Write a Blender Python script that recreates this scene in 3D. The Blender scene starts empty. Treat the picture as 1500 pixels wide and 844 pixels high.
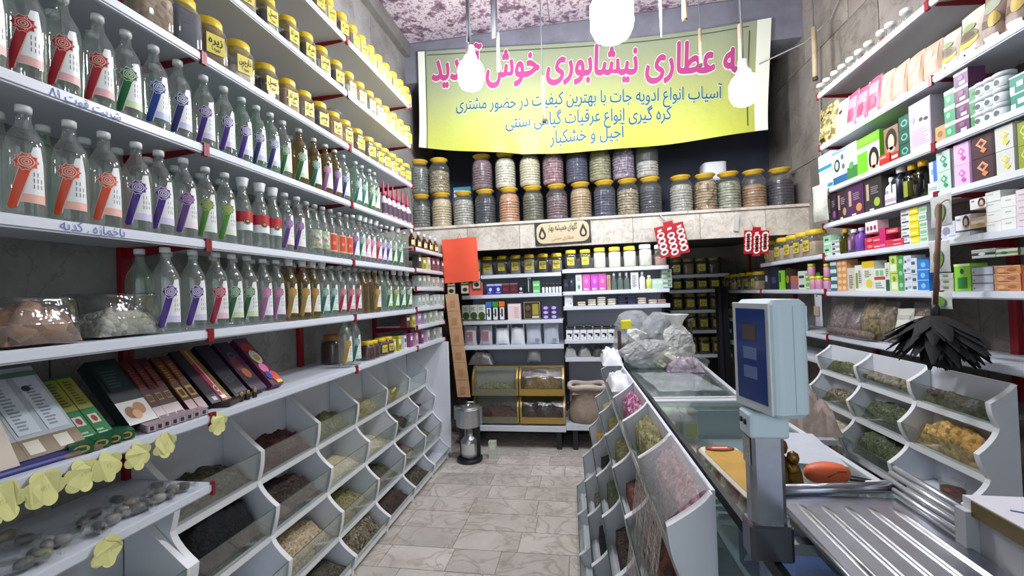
import bpy, bmesh, math, random
from mathutils import noise as mnoise
from mathutils import Vector, Matrix
PI = math.pi
R = random.Random(7)
SC = bpy.context.scene
COL = SC.collection

# ---------------------------------------------------------------- camera, world, exposure
F_PX, W_PX, H_PX = 640.0, 1500.0, 844.0
CAM_H = 1.6
_yv = Vector((106.0, 5.0, F_PX)).normalized()            # aisle direction seen by the lens (right, down, forward)
_n = _yv.cross(Vector((1, -.035, 0))).normalized()
if _n.y > 0: _n = -_n
_xr = _yv.cross(_n)
if _xr.x < 0: _xr = -_xr
AX = (_xr, _yv, _n)                                       # world X, Y, Z in lens axes
cam_d = bpy.data.cameras.new('camera')
cam_d.sensor_width = 36.0
cam_d.lens = 36.0 * F_PX / W_PX
cam_d.clip_start = .02
cam = bpy.data.objects.new('camera', cam_d)
COL.objects.link(cam)
rot = Matrix(((_xr.x, -_xr.y, -_xr.z), (_yv.x, -_yv.y, -_yv.z), (_n.x, -_n.y, -_n.z)))
cam.matrix_world = Matrix.Translation((0, 0, CAM_H)) @ rot.to_4x4()
SC.camera = cam

def ray(u, v):
    c = Vector((u - W_PX / 2, v - H_PX / 2, F_PX))
    return Vector((c.dot(AX[0]), c.dot(AX[1]), c.dot(AX[2])))
def onx(u, v, x):
    r = ray(u, v); return r * (x / r.x) + Vector((0, 0, CAM_H))
def ony(u, v, y):
    r = ray(u, v); return r * (y / r.y) + Vector((0, 0, CAM_H))
def onz(u, v, z):
    r = ray(u, v); return r * ((z - CAM_H) / r.z) + Vector((0, 0, CAM_H))

SC.view_settings.view_transform = 'Standard'
SC.view_settings.look = 'None'
SC.view_settings.gamma = 1.0
SC.view_settings.use_curve_mapping = False
SC.view_settings.exposure = 0.22
SC.cycles.transparent_max_bounces = 40
SC.cycles.max_bounces = 8
SC.cycles.glossy_bounces = 3
SC.cycles.diffuse_bounces = 4
SC.cycles.caustics_reflective = False
SC.cycles.caustics_refractive = False
WORLD_STRENGTH = 1.5
BULB_STRENGTH = 140.0
w = bpy.data.worlds.new('daylight'); SC.world = w; w.use_nodes = True
w.node_tree.nodes['Background'].inputs[0].default_value = (.80, .90, 1.0, 1)
w.node_tree.nodes['Background'].inputs[1].default_value = WORLD_STRENGTH

# ---------------------------------------------------------------- materials
MATS = {}
def lin(h):
    if isinstance(h, str):
        h = h.lstrip('#'); c = [int(h[i:i + 2], 16) / 255 for i in (0, 2, 4)]
    else: c = h
    return tuple(((x / 12.92) if x <= .04045 else ((x + .055) / 1.055) ** 2.4) for x in c) + (1,)
class N:
    """tiny node helper"""
    def __init__(s, name):
        s.m = bpy.data.materials.new(name); s.m.use_nodes = True
        s.t = s.m.node_tree; s.n = s.t.nodes; s.l = s.t.links
        s.p = s.n['Principled BSDF']; s.out = s.n['Material Output']
    def new(s, typ, **k):
        x = s.n.new(typ)
        for a, b in k.items(): setattr(x, a, b)
        return x
    def link(s, a, b): s.l.new(a, b)
    def ramp(s, fac, stops):
        r = s.new('ShaderNodeValToRGB'); e = r.color_ramp.elements
        while len(e) < len(stops): e.new(.5)
        for i, (p, c) in enumerate(stops): e[i].position = p; e[i].color = c if len(c) == 4 else lin(c)
        s.link(fac, r.inputs[0]); return r.outputs[0]
    def noise(s, scale, detail=4, coord='Object', rough=.6):
        tc = s.new('ShaderNodeTexCoord'); t = s.new('ShaderNodeTexNoise')
        t.inputs['Scale'].default_value = scale; t.inputs['Detail'].default_value = detail; t.inputs['Roughness'].default_value = rough
        s.link(tc.outputs[coord], t.inputs['Vector']); return t.outputs['Fac']
    def voro(s, scale, coord='Object', out='Color', feat='F1'):
        tc = s.new('ShaderNodeTexCoord'); t = s.new('ShaderNodeTexVoronoi', feature=feat)
        t.inputs['Scale'].default_value = scale
        s.link(tc.outputs[coord], t.inputs['Vector']); return t.outputs[out]
    def bump(s, fac, strength=.3, dist=.01):
        b = s.new('ShaderNodeBump'); b.inputs['Strength'].default_value = strength; b.inputs['Distance'].default_value = dist
        s.link(fac, b.inputs['Height']); s.link(b.outputs[0], s.p.inputs['Normal'])
def plain(name, col, rough=.5, metal=0., spec=None, var=0., scale=30., bump=0.):
    if name in MATS: return MATS[name]
    k = N(name); c = lin(col)
    k.p.inputs['Base Color'].default_value = c
    k.p.inputs['Roughness'].default_value = rough
    k.p.inputs['Metallic'].default_value = metal
    if spec is not None: k.p.inputs['Specular IOR Level'].default_value = spec
    if var or bump:
        f = k.noise(scale)
        if var:
            lo = tuple(max(0, x * (1 - var)) for x in c[:3]) + (1,); hi = tuple(min(1, x * (1 + var * .6)) for x in c[:3]) + (1,)
            k.link(k.ramp(f, [(.3, lo), (.7, hi)]), k.p.inputs['Base Color'])
        if bump: k.bump(f, bump, .004)
    MATS[name] = k.m; return k.m
def col(h, rough=.45):                                    # a printed / plastic colour
    return plain('paint_' + h.lstrip('#'), h, rough)
def clear(name, mid, edge, gloss=1.0, rough=.03, bump=0., bscale=30., haze=0., hc='#dfe5e1'):
    """thin clear plastic or glass: see-through, tinted, darker where looked along, with a shine"""
    if name in MATS: return MATS[name]
    k = N(name); k.n.remove(k.p)
    lw = k.new('ShaderNodeLayerWeight'); lw.inputs[0].default_value = .35
    tr = k.new('ShaderNodeBsdfTransparent')
    k.link(k.ramp(lw.outputs['Facing'], [(.0, lin(mid)), (.55, lin(mid)), (1., lin(edge))]), tr.inputs[0])
    gl = k.new('ShaderNodeBsdfGlossy'); gl.inputs['Roughness'].default_value = rough
    gl.inputs[0].default_value = (gloss, gloss, gloss, 1)
    l2 = k.new('ShaderNodeLayerWeight'); l2.inputs[0].default_value = .5
    pw = k.new('ShaderNodeMath', operation='POWER'); pw.inputs[1].default_value = 4.; k.link(l2.outputs['Facing'], pw.inputs[0])
    fr = k.new('ShaderNodeMapRange'); fr.inputs[3].default_value = .06; fr.inputs[4].default_value = .85; k.link(pw.outputs[0], fr.inputs[0])
    mx = k.new('ShaderNodeMixShader')
    if bump:
        f = k.noise(bscale, 3); b = k.new('ShaderNodeBump'); b.inputs['Strength'].default_value = bump; b.inputs['Distance'].default_value = .01
        k.link(f, b.inputs['Height']); k.link(b.outputs[0], gl.inputs['Normal']); k.link(b.outputs[0], l2.inputs['Normal'])
    k.link(fr.outputs[0], mx.inputs[0]); k.link(tr.outputs[0], mx.inputs[1]); k.link(gl.outputs[0], mx.inputs[2])
    k.link(mx.outputs[0], k.out.inputs[0])
    if haze:
        df = k.new('ShaderNodeBsdfDiffuse'); df.inputs[0].default_value = lin(hc)
        m2 = k.new('ShaderNodeMixShader'); m2.inputs[0].default_value = haze
        k.link(mx.outputs[0], m2.inputs[1]); k.link(df.outputs[0], m2.inputs[2]); k.link(m2.outputs[0], k.out.inputs[0])
    MATS[name] = k.m; return k.m
def milky(name, c, alpha, rough=.25, bump=.5, bscale=25.):
    """cloudy polythene: part see-through, part diffuse"""
    if name in MATS: return MATS[name]
    k = N(name)
    k.p.inputs['Base Color'].default_value = lin(c); k.p.inputs['Roughness'].default_value = rough
    k.p.inputs['Specular IOR Level'].default_value = .8
    f = k.noise(bscale, 4); k.bump(f, bump, .012)
    k.p.inputs['Alpha'].default_value = alpha
    MATS[name] = k.m; return k.m
def speckle(name, cols, scale=120., rough=.85, bump=.6, bs=None):
    """loose dry goods: every grain its own colour"""
    if name in MATS: return MATS[name]
    k = N(name)
    tc = k.new('ShaderNodeTexCoord'); t = k.new('ShaderNodeTexVoronoi'); t.inputs['Scale'].default_value = scale
    k.link(tc.outputs['Object'], t.inputs['Vector'])
    sp = k.new('ShaderNodeSeparateColor'); k.link(t.outputs['Color'], sp.inputs[0])
    n = len(cols)
    r = k.ramp(sp.outputs[0], [(i / max(1, n - 1) if n > 1 else 0, lin(c)) for i, c in enumerate(cols)])
    k.link(r, k.p.inputs['Base Color']); k.p.inputs['Roughness'].default_value = rough
    inv = k.new('ShaderNodeMath', operation='SUBTRACT'); inv.inputs[0].default_value = 1.
    k.link(t.outputs['Distance'], inv.inputs[1])
    k.bump(inv.outputs[0], bump, .008)
    MATS[name] = k.m; return k.m
def marble(name, cols, scale=3., vein='#6d655c', rough=.45, vs=5., vw=.03, vk=.38):
    if name in MATS: return MATS[name]
    k = N(name)
    oi = k.new('ShaderNodeObjectInfo'); tc = k.new('ShaderNodeTexCoord')
    geo = k.new('ShaderNodeNewGeometry')
    mp = k.new('ShaderNodeVectorMath', operation='ADD'); mul = k.new('ShaderNodeVectorMath', operation='SCALE')
    comb = k.new('ShaderNodeCombineXYZ'); k.link(oi.outputs['Random'], comb.inputs[0]); k.link(oi.outputs['Random'], comb.inputs[2])
    k.link(comb.outputs[0], mul.inputs[0]); mul.inputs['Scale'].default_value = 37.
    k.link(geo.outputs['Position'], mp.inputs[0]); k.link(mul.outputs[0], mp.inputs[1])
    a = k.new('ShaderNodeTexNoise'); a.inputs['Scale'].default_value = scale; a.inputs['Detail'].default_value = 8; a.inputs['Roughness'].default_value = .65
    k.link(mp.outputs[0], a.inputs['Vector'])
    b = k.new('ShaderNodeTexNoise'); b.inputs['Scale'].default_value = vs; b.inputs['Detail'].default_value = 6; b.inputs['Distortion'].default_value = 1.2
    k.link(mp.outputs[0], b.inputs['Vector'])
    base = k.ramp(a.outputs['Fac'], [(.3 + .4 * i / max(1, len(cols) - 1), lin(c)) for i, c in enumerate(cols)])
    v = k.ramp(b.outputs['Fac'], [(.5 - vw, (0, 0, 0, 1)), (.5, (vk, vk, vk, 1)), (.5 + vw, (0, 0, 0, 1))])
    mx = k.new('ShaderNodeMix', data_type='RGBA')
    k.link(v, mx.inputs['Factor']); k.link(base, mx.inputs['A']); mx.inputs['B'].default_value = lin(vein)
    hv = k.new('ShaderNodeHueSaturation'); k.link(mx.outputs['Result'], hv.inputs['Color'])
    mr = k.new('ShaderNodeMapRange'); mr.inputs[3].default_value = .86; mr.inputs[4].default_value = 1.12
    k.link(oi.outputs['Random'], mr.inputs[0]); k.link(mr.outputs[0], hv.inputs['Value'])
    k.link(hv.outputs[0], k.p.inputs['Base Color']); k.p.inputs['Roughness'].default_value = rough
    k.bump(a.outputs['Fac'], .15, .01)
    MATS[name] = k.m; return k.m
def glow(name, c, s):
    k = N(name); k.n.remove(k.p)
    e = k.new('ShaderNodeEmission'); e.inputs[0].default_value = lin(c); e.inputs[1].default_value = s
    k.link(e.outputs[0], k.out.inputs[0]); MATS[name] = k.m; return k.m

# ---------------------------------------------------------------- mesh builder
class MB:
    def __init__(s): s.v, s.f, s.mi, s.sm = [], [], [], []
    def add(s, vs, fs, m=0, smooth=False):
        b = len(s.v); s.v += [tuple(p) for p in vs]
        for f in fs: s.f.append(tuple(i + b for i in f)); s.mi.append(m); s.sm.append(smooth)
        return s
    def box(s, x0, x1, y0, y1, z0, z1, m=0, M=None):
        vs = [(x, y, z) for z in (z0, z1) for y in (y0, y1) for x in (x0, x1)]
        if M is not None: vs = [M @ Vector(p) for p in vs]
        return s.add(vs, [(0, 2, 3, 1), (4, 5, 7, 6), (0, 1, 5, 4), (2, 6, 7, 3), (0, 4, 6, 2), (1, 3, 7, 5)], m)
    def rbox(s, x0, x1, y0, y1, z0, z1, r, m=0, seg=2):
        """box with rounded upright edges and a small top/bottom chamfer"""
        r = min(r, (x1 - x0) / 2.01, (y1 - y0) / 2.01); c = min(r * .5, (z1 - z0) / 2.5)
        def ring(ins, z):
            out = []
            rr = max(r - ins, 1e-4)
            for cx, cy, a0 in ((x1 - r, y1 - r, 0), (x0 + r, y1 - r, 90), (x0 + r, y0 + r, 180), (x1 - r, y0 + r, 270)):
                for i in range(seg + 1):
                    a = math.radians(a0 + 90 * i / seg); out.append((cx + rr * math.cos(a), cy + rr * math.sin(a), z))
            return out
        rs = [ring(c, z0), ring(0, z0 + c), ring(0, z1 - c), ring(c, z1)]
        n = len(rs[0]); vs = [p for q in rs for p in q]; fs = []
        for k in range(3):
            for i in range(n): j = (i + 1) % n; fs.append((k * n + i, k * n + j, (k + 1) * n + j, (k + 1) * n + i))
        fs.append(tuple(range(n))[::-1]); fs.append(tuple(3 * n + i for i in range(n)))
        return s.add(vs, fs, m)
    def lathe(s, prof, n=16, c=(0, 0, 0), m=0, smooth=True, sq=0., cap=True, M=None):
        """turn a profile [(r, z)]; sq > 0 squares the section"""
        vs, fs = [], []
        for r, z in prof:
            for i in range(n):
                a = 2 * PI * (i + .5) / n; ca, sa = math.cos(a), math.sin(a)
                k = 1.
                if sq: k = 1 / (abs(ca) ** (2 + 6 * sq) + abs(sa) ** (2 + 6 * sq)) ** (1 / (2 + 6 * sq)); 
                vs.append((c[0] + r * k * ca, c[1] + r * k * sa, c[2] + z))
        for k in range(len(prof) - 1):
            for i in range(n):
                j = (i + 1) % n; fs.append((k * n + i, k * n + j, (k + 1) * n + j, (k + 1) * n + i))
        if cap:
            if prof[0][0] > 1e-4: fs.append(tuple(range(n))[::-1])
            if prof[-1][0] > 1e-4: fs.append(tuple((len(prof) - 1) * n + i for i in range(n)))
        if M is not None: vs = [M @ Vector(p) for p in vs]
        return s.add(vs, fs, m, smooth)
    def tube(s, pts, r, n=8, m=0, smooth=True):
        pts = [Vector(p) for p in pts]; vs, fs = [], []
        rs = r if isinstance(r, (list, tuple)) else [r] * len(pts)
        for i, p in enumerate(pts):
            d = (pts[min(i + 1, len(pts) - 1)] - pts[max(i - 1, 0)]).normalized()
            a = d.cross(Vector((0, 0, 1)) if abs(d.z) < .95 else Vector((1, 0, 0))).normalized(); b = d.cross(a)
            for k in range(n):
                t = 2 * PI * k / n; vs.append(p + a * rs[i] * math.cos(t) + b * rs[i] * math.sin(t))
        for i in range(len(pts) - 1):
            for k in range(n):
                j = (k + 1) % n; fs.append((i * n + k, i * n + j, (i + 1) * n + j, (i + 1) * n + k))
        fs.append(tuple(range(n))[::-1]); fs.append(tuple((len(pts) - 1) * n + k for k in range(n)))
        return s.add(vs, fs, m, smooth)
    def grid(s, fn, nu, nv, m=0, smooth=True, wrap=False):
        vs = [fn(i / nu, j / nv) for j in range(nv + 1) for i in range(nu + 1)]
        fs = [(j * (nu + 1) + i, j * (nu + 1) + i + 1, (j + 1) * (nu + 1) + i + 1, (j + 1) * (nu + 1) + i) for j in range(nv) for i in range(nu)]
        return s.add(vs, fs, m, smooth)
    def prism(s, poly, fn0, fn1, m=0, smooth=False):
        """extrude a 2-D polygon between two maps (a, b) -> 3-D"""
        n = len(poly); vs = [fn0(a, b) for a, b in poly] + [fn1(a, b) for a, b in poly]
        fs = [tuple(range(n))[::-1], tuple(range(n, 2 * n))] + [(i, (i + 1) % n, n + (i + 1) % n, n + i) for i in range(n)]
        return s.add(vs, fs, m, smooth)
    def mesh(s, name, *mats):
        me = bpy.data.meshes.new(name); me.from_pydata(s.v, [], s.f)
        for m in mats: me.materials.append(m)
        me.polygons.foreach_set('material_index', s.mi)
        me.polygons.foreach_set('use_smooth', s.sm)
        me.update(); return me
def fixn(me):
    bm = bmesh.new(); bm.from_mesh(me); bmesh.ops.recalc_face_normals(bm, faces=bm.faces); bm.to_mesh(me); bm.free(); return me

# ---------------------------------------------------------------- objects
USED = {}
def ob(name, me, parent=None, loc=(0, 0, 0), rot=(0, 0, 0), label=None, kind=None):
    o = bpy.data.objects.new(name, me); COL.objects.link(o)
    if parent is not None: o.parent = parent
    o.location = loc; o.rotation_euler = rot
    if label: o['label'] = label
    if kind: o['kind'] = kind
    return o
def tag(o, label, cat, group=None, kind=None):
    o['label'] = label
    if cat: o['category'] = cat
    if group: o['group'] = group
    if kind: o['kind'] = kind
    USED.setdefault(label, []).append(group); return o
def T(name, label, cat, loc=(0, 0, 0), rot=(0, 0, 0), group=None, parts=(), me=None, kind=None, scale=None):
    """a thing: its own mesh or an Empty, and its parts [(name, mesh, [(sub name, mesh), ...]), ...]"""
    o = ob(name, me, None, loc, rot if isinstance(rot, tuple) else (0, 0, rot))
    if scale: o.scale = scale if isinstance(scale, tuple) else (scale,) * 3
    tag(o, label, cat, group, kind)
    for p in parts:
        c = ob(p[0], p[1], o)
        for q in (p[2] if len(p) > 2 else ()): ob(q[0], q[1], c)
    return o
def S(name, me, parent=None, kind='structure', label=None):
    o = ob(name, me, parent)
    if parent is None: o['kind'] = kind
    if label: o['label'] = label
    return o
CACHE = {}
def cached(key, fn):
    if key not in CACHE: CACHE[key] = fn()
    return CACHE[key]
ORD = ['first', 'second', 'third', 'fourth', 'fifth', 'sixth', 'seventh', 'eighth', 'ninth', 'tenth', 'eleventh', 'twelfth', 'thirteenth',
       'fourteenth', 'fifteenth', 'sixteenth', 'seventeenth', 'eighteenth', 'nineteenth', 'twentieth'] + \
      ['twenty-' + x for x in ('first', 'second', 'third', 'fourth', 'fifth', 'sixth', 'seventh', 'eighth', 'ninth')] + ['thirtieth', 'thirty-first', 'thirty-second', 'thirty-third', 'thirty-fourth', 'thirty-fifth', 'thirty-sixth', 'thirty-seventh']
LFT, RGT = PI / 2, -PI / 2                                 # yaw of a thing facing the aisle from either long wall

# ---------------------------------------------------------------- Persian lettering (joined letter forms, one mesh per line)
_F = {'ا': (0xFE8D, 0xFE8E), 'آ': (0xFE81, 0xFE82), 'د': (0xFEA9, 0xFEAA), 'ذ': (0xFEAB, 0xFEAC), 'ر': (0xFEAD, 0xFEAE), 'ز': (0xFEAF, 0xFEB0), 'و': (0xFEED, 0xFEEE),
      'ب': (0xFE8F,), 'پ': (0xFB56,), 'ت': (0xFE95,), 'ج': (0xFE9D,), 'چ': (0xFB7A,), 'ح': (0xFEA1,), 'خ': (0xFEA5,), 'س': (0xFEB1,), 'ش': (0xFEB5,), 'ص': (0xFEB9,), 'ض': (0xFEBD,),
      'ط': (0xFEC1,), 'ع': (0xFEC9,), 'ف': (0xFED1,), 'ق': (0xFED5,), 'ک': (0xFB8E,), 'گ': (0xFB92,), 'ل': (0xFEDD,), 'م': (0xFEE1,), 'ن': (0xFEE5,), 'ه': (0xFEE9,), 'ی': (0xFBFC,)}
def shape_line(t):
    out = []
    for i, ch in enumerate(t):
        f = _F.get(ch)
        if not f: out.append(ch); continue
        pj = i > 0 and t[i - 1] in _F and len(_F[t[i - 1]]) == 1
        nj = i + 1 < len(t) and t[i + 1] in _F
        if len(f) == 2: out.append(chr(f[1] if pj else f[0]))
        else: out.append(chr(f[0] + (3 if pj and nj else 2 if nj else 1 if pj else 0)))
    return out[::-1]
_gl = {}
from mathutils.geometry import tessellate_polygon
def _text_obj(body):
    c = bpy.data.curves.new('lettering', 'FONT'); c.body = body; c.resolution_u = 2
    o = bpy.data.objects.new('lettering', c); COL.objects.link(o); bpy.context.view_layer.update(); return o
def _xmax(body):
    o = _text_obj(body); x = max(p[0] for p in o.bound_box); c = o.data
    bpy.data.objects.remove(o); bpy.data.curves.remove(c); return x
def _glyph(ch):
    """one letter form: every outer contour filled by itself, holes cut from the one around them"""
    if ch in _gl: return _gl[ch]
    if '|' not in _gl: _gl['|'] = _xmax('l')
    adv = _xmax(ch + 'l') - _gl['|']
    vs, fs = [], []
    if ch != ' ':
        o = _text_obj(ch); cu = o.to_curve(bpy.context.evaluated_depsgraph_get()); rings = []
        for sp in cu.splines:
            pts = sp.bezier_points; ring = []
            for k in range(len(pts)):
                a, b = pts[k], pts[(k + 1) % len(pts)]
                straight = (a.handle_right - a.co).length < 1e-5 and (b.handle_left - b.co).length < 1e-5
                for q in range(1 if straight else 4):
                    t = q / 4; u = 1 - t
                    ring.append((a.co * u ** 3 + a.handle_right * 3 * u * u * t + b.handle_left * 3 * u * t * t + b.co * t ** 3).to_2d())
            if len(ring) > 2: rings.append((sum(ring[i].x * ring[i - 1].y - ring[i - 1].x * ring[i].y for i in range(len(ring))) / -2, ring))
        o.to_curve_clear(); c = o.data; bpy.data.objects.remove(o); bpy.data.curves.remove(c)
        if rings:
            sg = max(rings, key=lambda r: abs(r[0]))[0]
            outer = sorted([r for r in rings if r[0] * sg > 0], key=lambda r: abs(r[0])); holes = {id(r[1]): [] for r in outer}
            def inside(p, ring):
                c = False
                for i in range(len(ring)):
                    a, b = ring[i], ring[i - 1]
                    if (a.y > p.y) != (b.y > p.y) and p.x < (b.x - a.x) * (p.y - a.y) / (b.y - a.y) + a.x: c = not c
                return c
            for ar, ring in rings:
                if ar * sg < 0:
                    for r in outer:
                        if inside(ring[0], r[1]): holes[id(r[1])].append(ring); break
            for ar, ring in outer:
                loops = [ring] + holes[id(ring)]; flat = [p for l in loops for p in l]; b = len(vs)
                vs += [(p.x, p.y) for p in flat]
                for t in tessellate_polygon([[Vector((p.x, p.y, 0)) for p in l] for l in loops]):
                    (x0, y0), (x1, y1), (x2, y2) = (vs[b + i] for i in t)
                    fs.append(tuple(b + i for i in (t if (x1 - x0) * (y2 - y0) - (x2 - x0) * (y1 - y0) > 0 else t[::-1])))
    _gl[ch] = (vs, fs, adv); return _gl[ch]
def lettering(text, size, mat, bold=0., width=None, shaped=True, name='lettering'):
    """flat mesh in the XZ plane facing -Y, centred, letters height ~ size"""
    b = MB(); x = 0.; chars = shape_line(text) if shaped else list(text)
    offs = [(0, 0)] + ([(bold * math.cos(2 * PI * i / 8), bold * math.sin(2 * PI * i / 8)) for i in range(8)] if bold else [])
    for k, ch in enumerate(chars):
        vs, fs, a = _glyph(ch)
        for n, (ox, oy) in enumerate(offs):
            b.add([(x + p[0] + ox, -((k % 3) * 9 + n) * .00004 / size, p[1] + oy) for p in vs], fs)
        x += a
    sx = (width / x) if width else size
    b.v = [((p[0] - x / 2) * sx, p[1] * size, p[2] * size) for p in b.v]
    return b.mesh(name, mat)

# ================================================================= LIGHTS (each bulb's light stays in its builder)
WHITE = lambda: plain('white_shelf_enamel', '#d6dbe2', .35)
def bulb(u, v, y, r, label, top, power=1.0):
    p = ony(u, v, y)
    t = T('light_bulb', label, 'lamp', tuple(p), group=None, parts=[
        ('globe', cached(('globe', r), lambda: MB().lathe([(r * .45, -r * 1.0), (r * .8, -r * .8), (r, -r * .35), (r, r * .6), (r * .8, r * 1.0), (r * .5, r * 1.25)], 14).mesh('globe', MATS.get('bulb_glow%.2f' % power) or glow('bulb_glow%.2f' % power, '#f2f6ff', BULB_STRENGTH * power)))),
        ('socket', cached(('sock', r), lambda: MB().lathe([(r * .52, r * 1.24), (r * .52, r * 1.5), (r * .36, r * 1.75), (r * .36, r * 2.3), (.008, r * 2.4)], 12).mesh('socket', plain('lamp_socket_white', '#d8d8d4', .4)))),
        ('cable', MB().tube([(0, 0, r * 2.3), (0, 0, top - p.z)], .006, 6).mesh('cable', plain('cable_grey', '#55565a', .6)))])
    return t
CEIL = 4.28
bulb(690, 112, 3.2, .098, 'glaring white bulb in front of the banner by the jar shelves', CEIL)
bulb(896, 28, 2.6, .125, 'glaring white bulb hanging high in the middle of the aisle', CEIL)
bulb(1090, 134, 3.2, .092, 'glaring white bulb under a wooden tube near the stone wall', CEIL, .5)
bulb(1075, -420, 1.5, .05, 'white bulb over the counter, hung from the ceiling just inside the shop front', CEIL, .8)
# tube lamp tucked behind the ledge: it lights the top back shelf
T('tube_lamp', 'white tube lamp under the slab, tucked behind the marble ledge face', 'lamp', (.30, 4.475, 2.112), parts=[('tube', MB().tube([(-.55, 0, 0), (.55, 0, 0)], .013, 10).mesh('tube', glow('tube_glow', '#f4f7ff', 45.0))), ('fitting', MB().box(-.58, .58, -.02, .02, .0135, .0385).mesh('fitting', plain('lamp_socket_white', '#d8d8d4', .4)))])
wood = plain('pale_wood', '#b9a684', .55, var=.2, scale=12)
for u, v0, v1, y, r, nm, lb in [
    (795, 112, 178, 3.3, .014, 'wooden_tube', 'pale wooden tube dangling in front of the third line of banner lettering'),
    (1002, -8, 30, 2.8, .016, 'wooden_tube', 'pale wooden tube with open lower end beside the middle bulb'),
    (1025, 42, 96, 3.6, .013, 'wooden_tube', 'slim wooden tube hanging before the large pink word of the banner'),
    (1084, 36, 103, 3.35, .018, 'wooden_tube', 'wooden tube sheathing the cable above the bulb near the stone wall'),
    (1192, 40, 116, 3.75, .018, 'wooden_tube', 'dark-tipped wooden tube against the stone wall above the remedy shelves'),
    (967, -8, 54, 2.9, .012, 'plastic_strip', 'white pointed plastic strip hanging beside the middle bulb'),
    (729, 48, 105, 3.5, .014, 'plastic_pipe', 'white plastic pipe hanging below a grey conduit'),
    (722, -20, 56, 3.52, .024, 'conduit_pipe', 'grey steel conduit dropping from the ceiling above the banner'),
    (684, -20, 62, 3.22, .016, 'conduit_pipe', 'dark conduit dropping to the bulb by the jar shelves')]:
    a, b = ony(u, v0, y), ony(u + (v1 - v0) * .03, v1, y)
    m = wood if nm == 'wooden_tube' else plain('white_pvc', '#e4e5e2', .4) if 'plastic' in nm else plain('conduit_grey', '#6f7176', .5)
    b = b - a
    mb = MB().tube([(0, 0, 0), tuple(b)], [r, r * (.3 if nm == 'plastic_strip' else 1)], 10)
    parts = [('tube', mb.mesh('tube', m)), ('wire', MB().tube([(0, 0, 0), (0, 0, CEIL - a.z)], .004, 6).mesh('wire', plain('cable_grey', '#55565a', .6)))]
    if nm == 'wooden_tube': parts.append(('end_cap', MB().tube([tuple(b * .96), tuple(b * 1.02)], r * 1.08, 10).mesh('end_cap', plain('dark_tip', '#4a4038', .6))))
    T(nm, lb, 'pipe', tuple(a), parts=parts)
p0, p1 = onx(1112, 92, 2.02), onx(1190, 57, 2.02)
T('wall_cable', 'thin grey cable sagging across the stone wall and down to the ledge', 'cable', (0, 0, 0), me=MB().tube([tuple(ony(1112, 94, 4.2)), (1.9, 4.0, 3.62), (2.03, 3.86, 3.72), (2.035, 3.5, 3.95)], .006, 6).tube([(2.035, 4.05, 3.6), (2.04, 4.1, 3.0), (2.035, 4.12, 2.4), (2.03, 4.1, 2.35)], .006, 6).mesh('wall_cable', plain('cable_pale', '#9a968e', .6)))

# ================================================================= SETTING
stone_l = marble('grey_stone_cladding', ['#6f6d6a', '#8f8c88', '#a5a29d'], 2.5, '#55514c', .5, 4., .02)
stone_r = marble('warm_stone_cladding', ['#6d665f', '#8d857c', '#a79e94'], 2.2, '#514a43', .55, 3., .02)
lint_m = marble('pale_marble', ['#b3aa9b', '#cfc7b9', '#ded8cc'], 6., '#8f8371', .45, 7., .04)
floor_m = marble('floor_marble', ['#b7afa4', '#d0c8be', '#ded7cd'], 3.2, '#8f8272', .38, 4.5, .045, .5)
grout = plain('grout', '#7d766c', .8)
YF, YB = -1.6, 6.4
fl = S('floor', MB().box(-1.9, 2.2, YF - 3, YB, -.15, -.006).mesh('floor', plain('floor_bed', '#8b8378', .6, var=.2, scale=6)))
y = 2.0; row = 0
while y < 4.95:
    x = -1.62 + R.uniform(-.2, 0)
    while x < .5:
        wd = R.choice([.3, .42, .42, .5]); x1 = min(x + wd, .55)
        if x1 - x > .06:
            ob('tile', MB().box(x + .002, x1 - .002, y + .002, y + .227, -.02, R.uniform(-.001, .0)).mesh('tile', floor_m), fl)
        x = x1
    y += .229; row += 1
def clad(name, x, side, y0, y1, z0, z1, mat, sy=.62, sz=.86):
    base = S(name, MB().box(min(x, x + .12 * side), max(x, x + .12 * side), y0, y1, z0, z1).mesh(name, grout))
    k = 0; z = z0
    while z < z1 - .02:
        yy = y0 + (sy * .0 if k % 2 == 0 else -sy * .5)
        zt = min(z + sz, z1)
        while yy < y1 - .02:
            a, b = max(yy, y0), min(yy + sy, y1)
            if b - a > .05:
                t = R.uniform(.010, .016); xx = x - side * t
                ob('stone_slab', MB().box(min(x + .01 * side, xx), max(x + .01 * side, xx), a + .003, b - .003, z + .003, zt - .003).mesh('stone_slab', mat), base)
            yy += sy
        z += sz; k += 1
    return base
clad('wall_left', -1.80, -1, YF, YB, 0, CEIL, stone_l, .8, .72)
clad('wall_right', 2.07, 1, YF, YB, 0, CEIL, stone_r, .66, .9)
S('wall_unseen_front', MB().box(-1.9, -.85, YF - .1, YF, 0, CEIL).box(-.85, 2.2, YF - .1, YF, 3.1, CEIL).mesh('wall_unseen_front', plain('front_plaster', '#8f8b86', .8, var=.1, scale=4)))  # unseen wall, added to hold back daylight from the near shelves
S('wall_back', MB().box(-1.9, 2.2, YB, YB + .1, 0, 2.3).mesh('wall_back', plain('back_plaster', '#77726c', .8, var=.2, scale=4)))  # grey-brown plaster, tone varied by noise
S('wall_mezzanine', MB().box(-1.9, 2.2, 5.2, 5.3, 2.3, CEIL).mesh('wall_mezzanine', plain('blue_grey_paint', '#3d4254', .7, var=.25, scale=3)))
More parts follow.
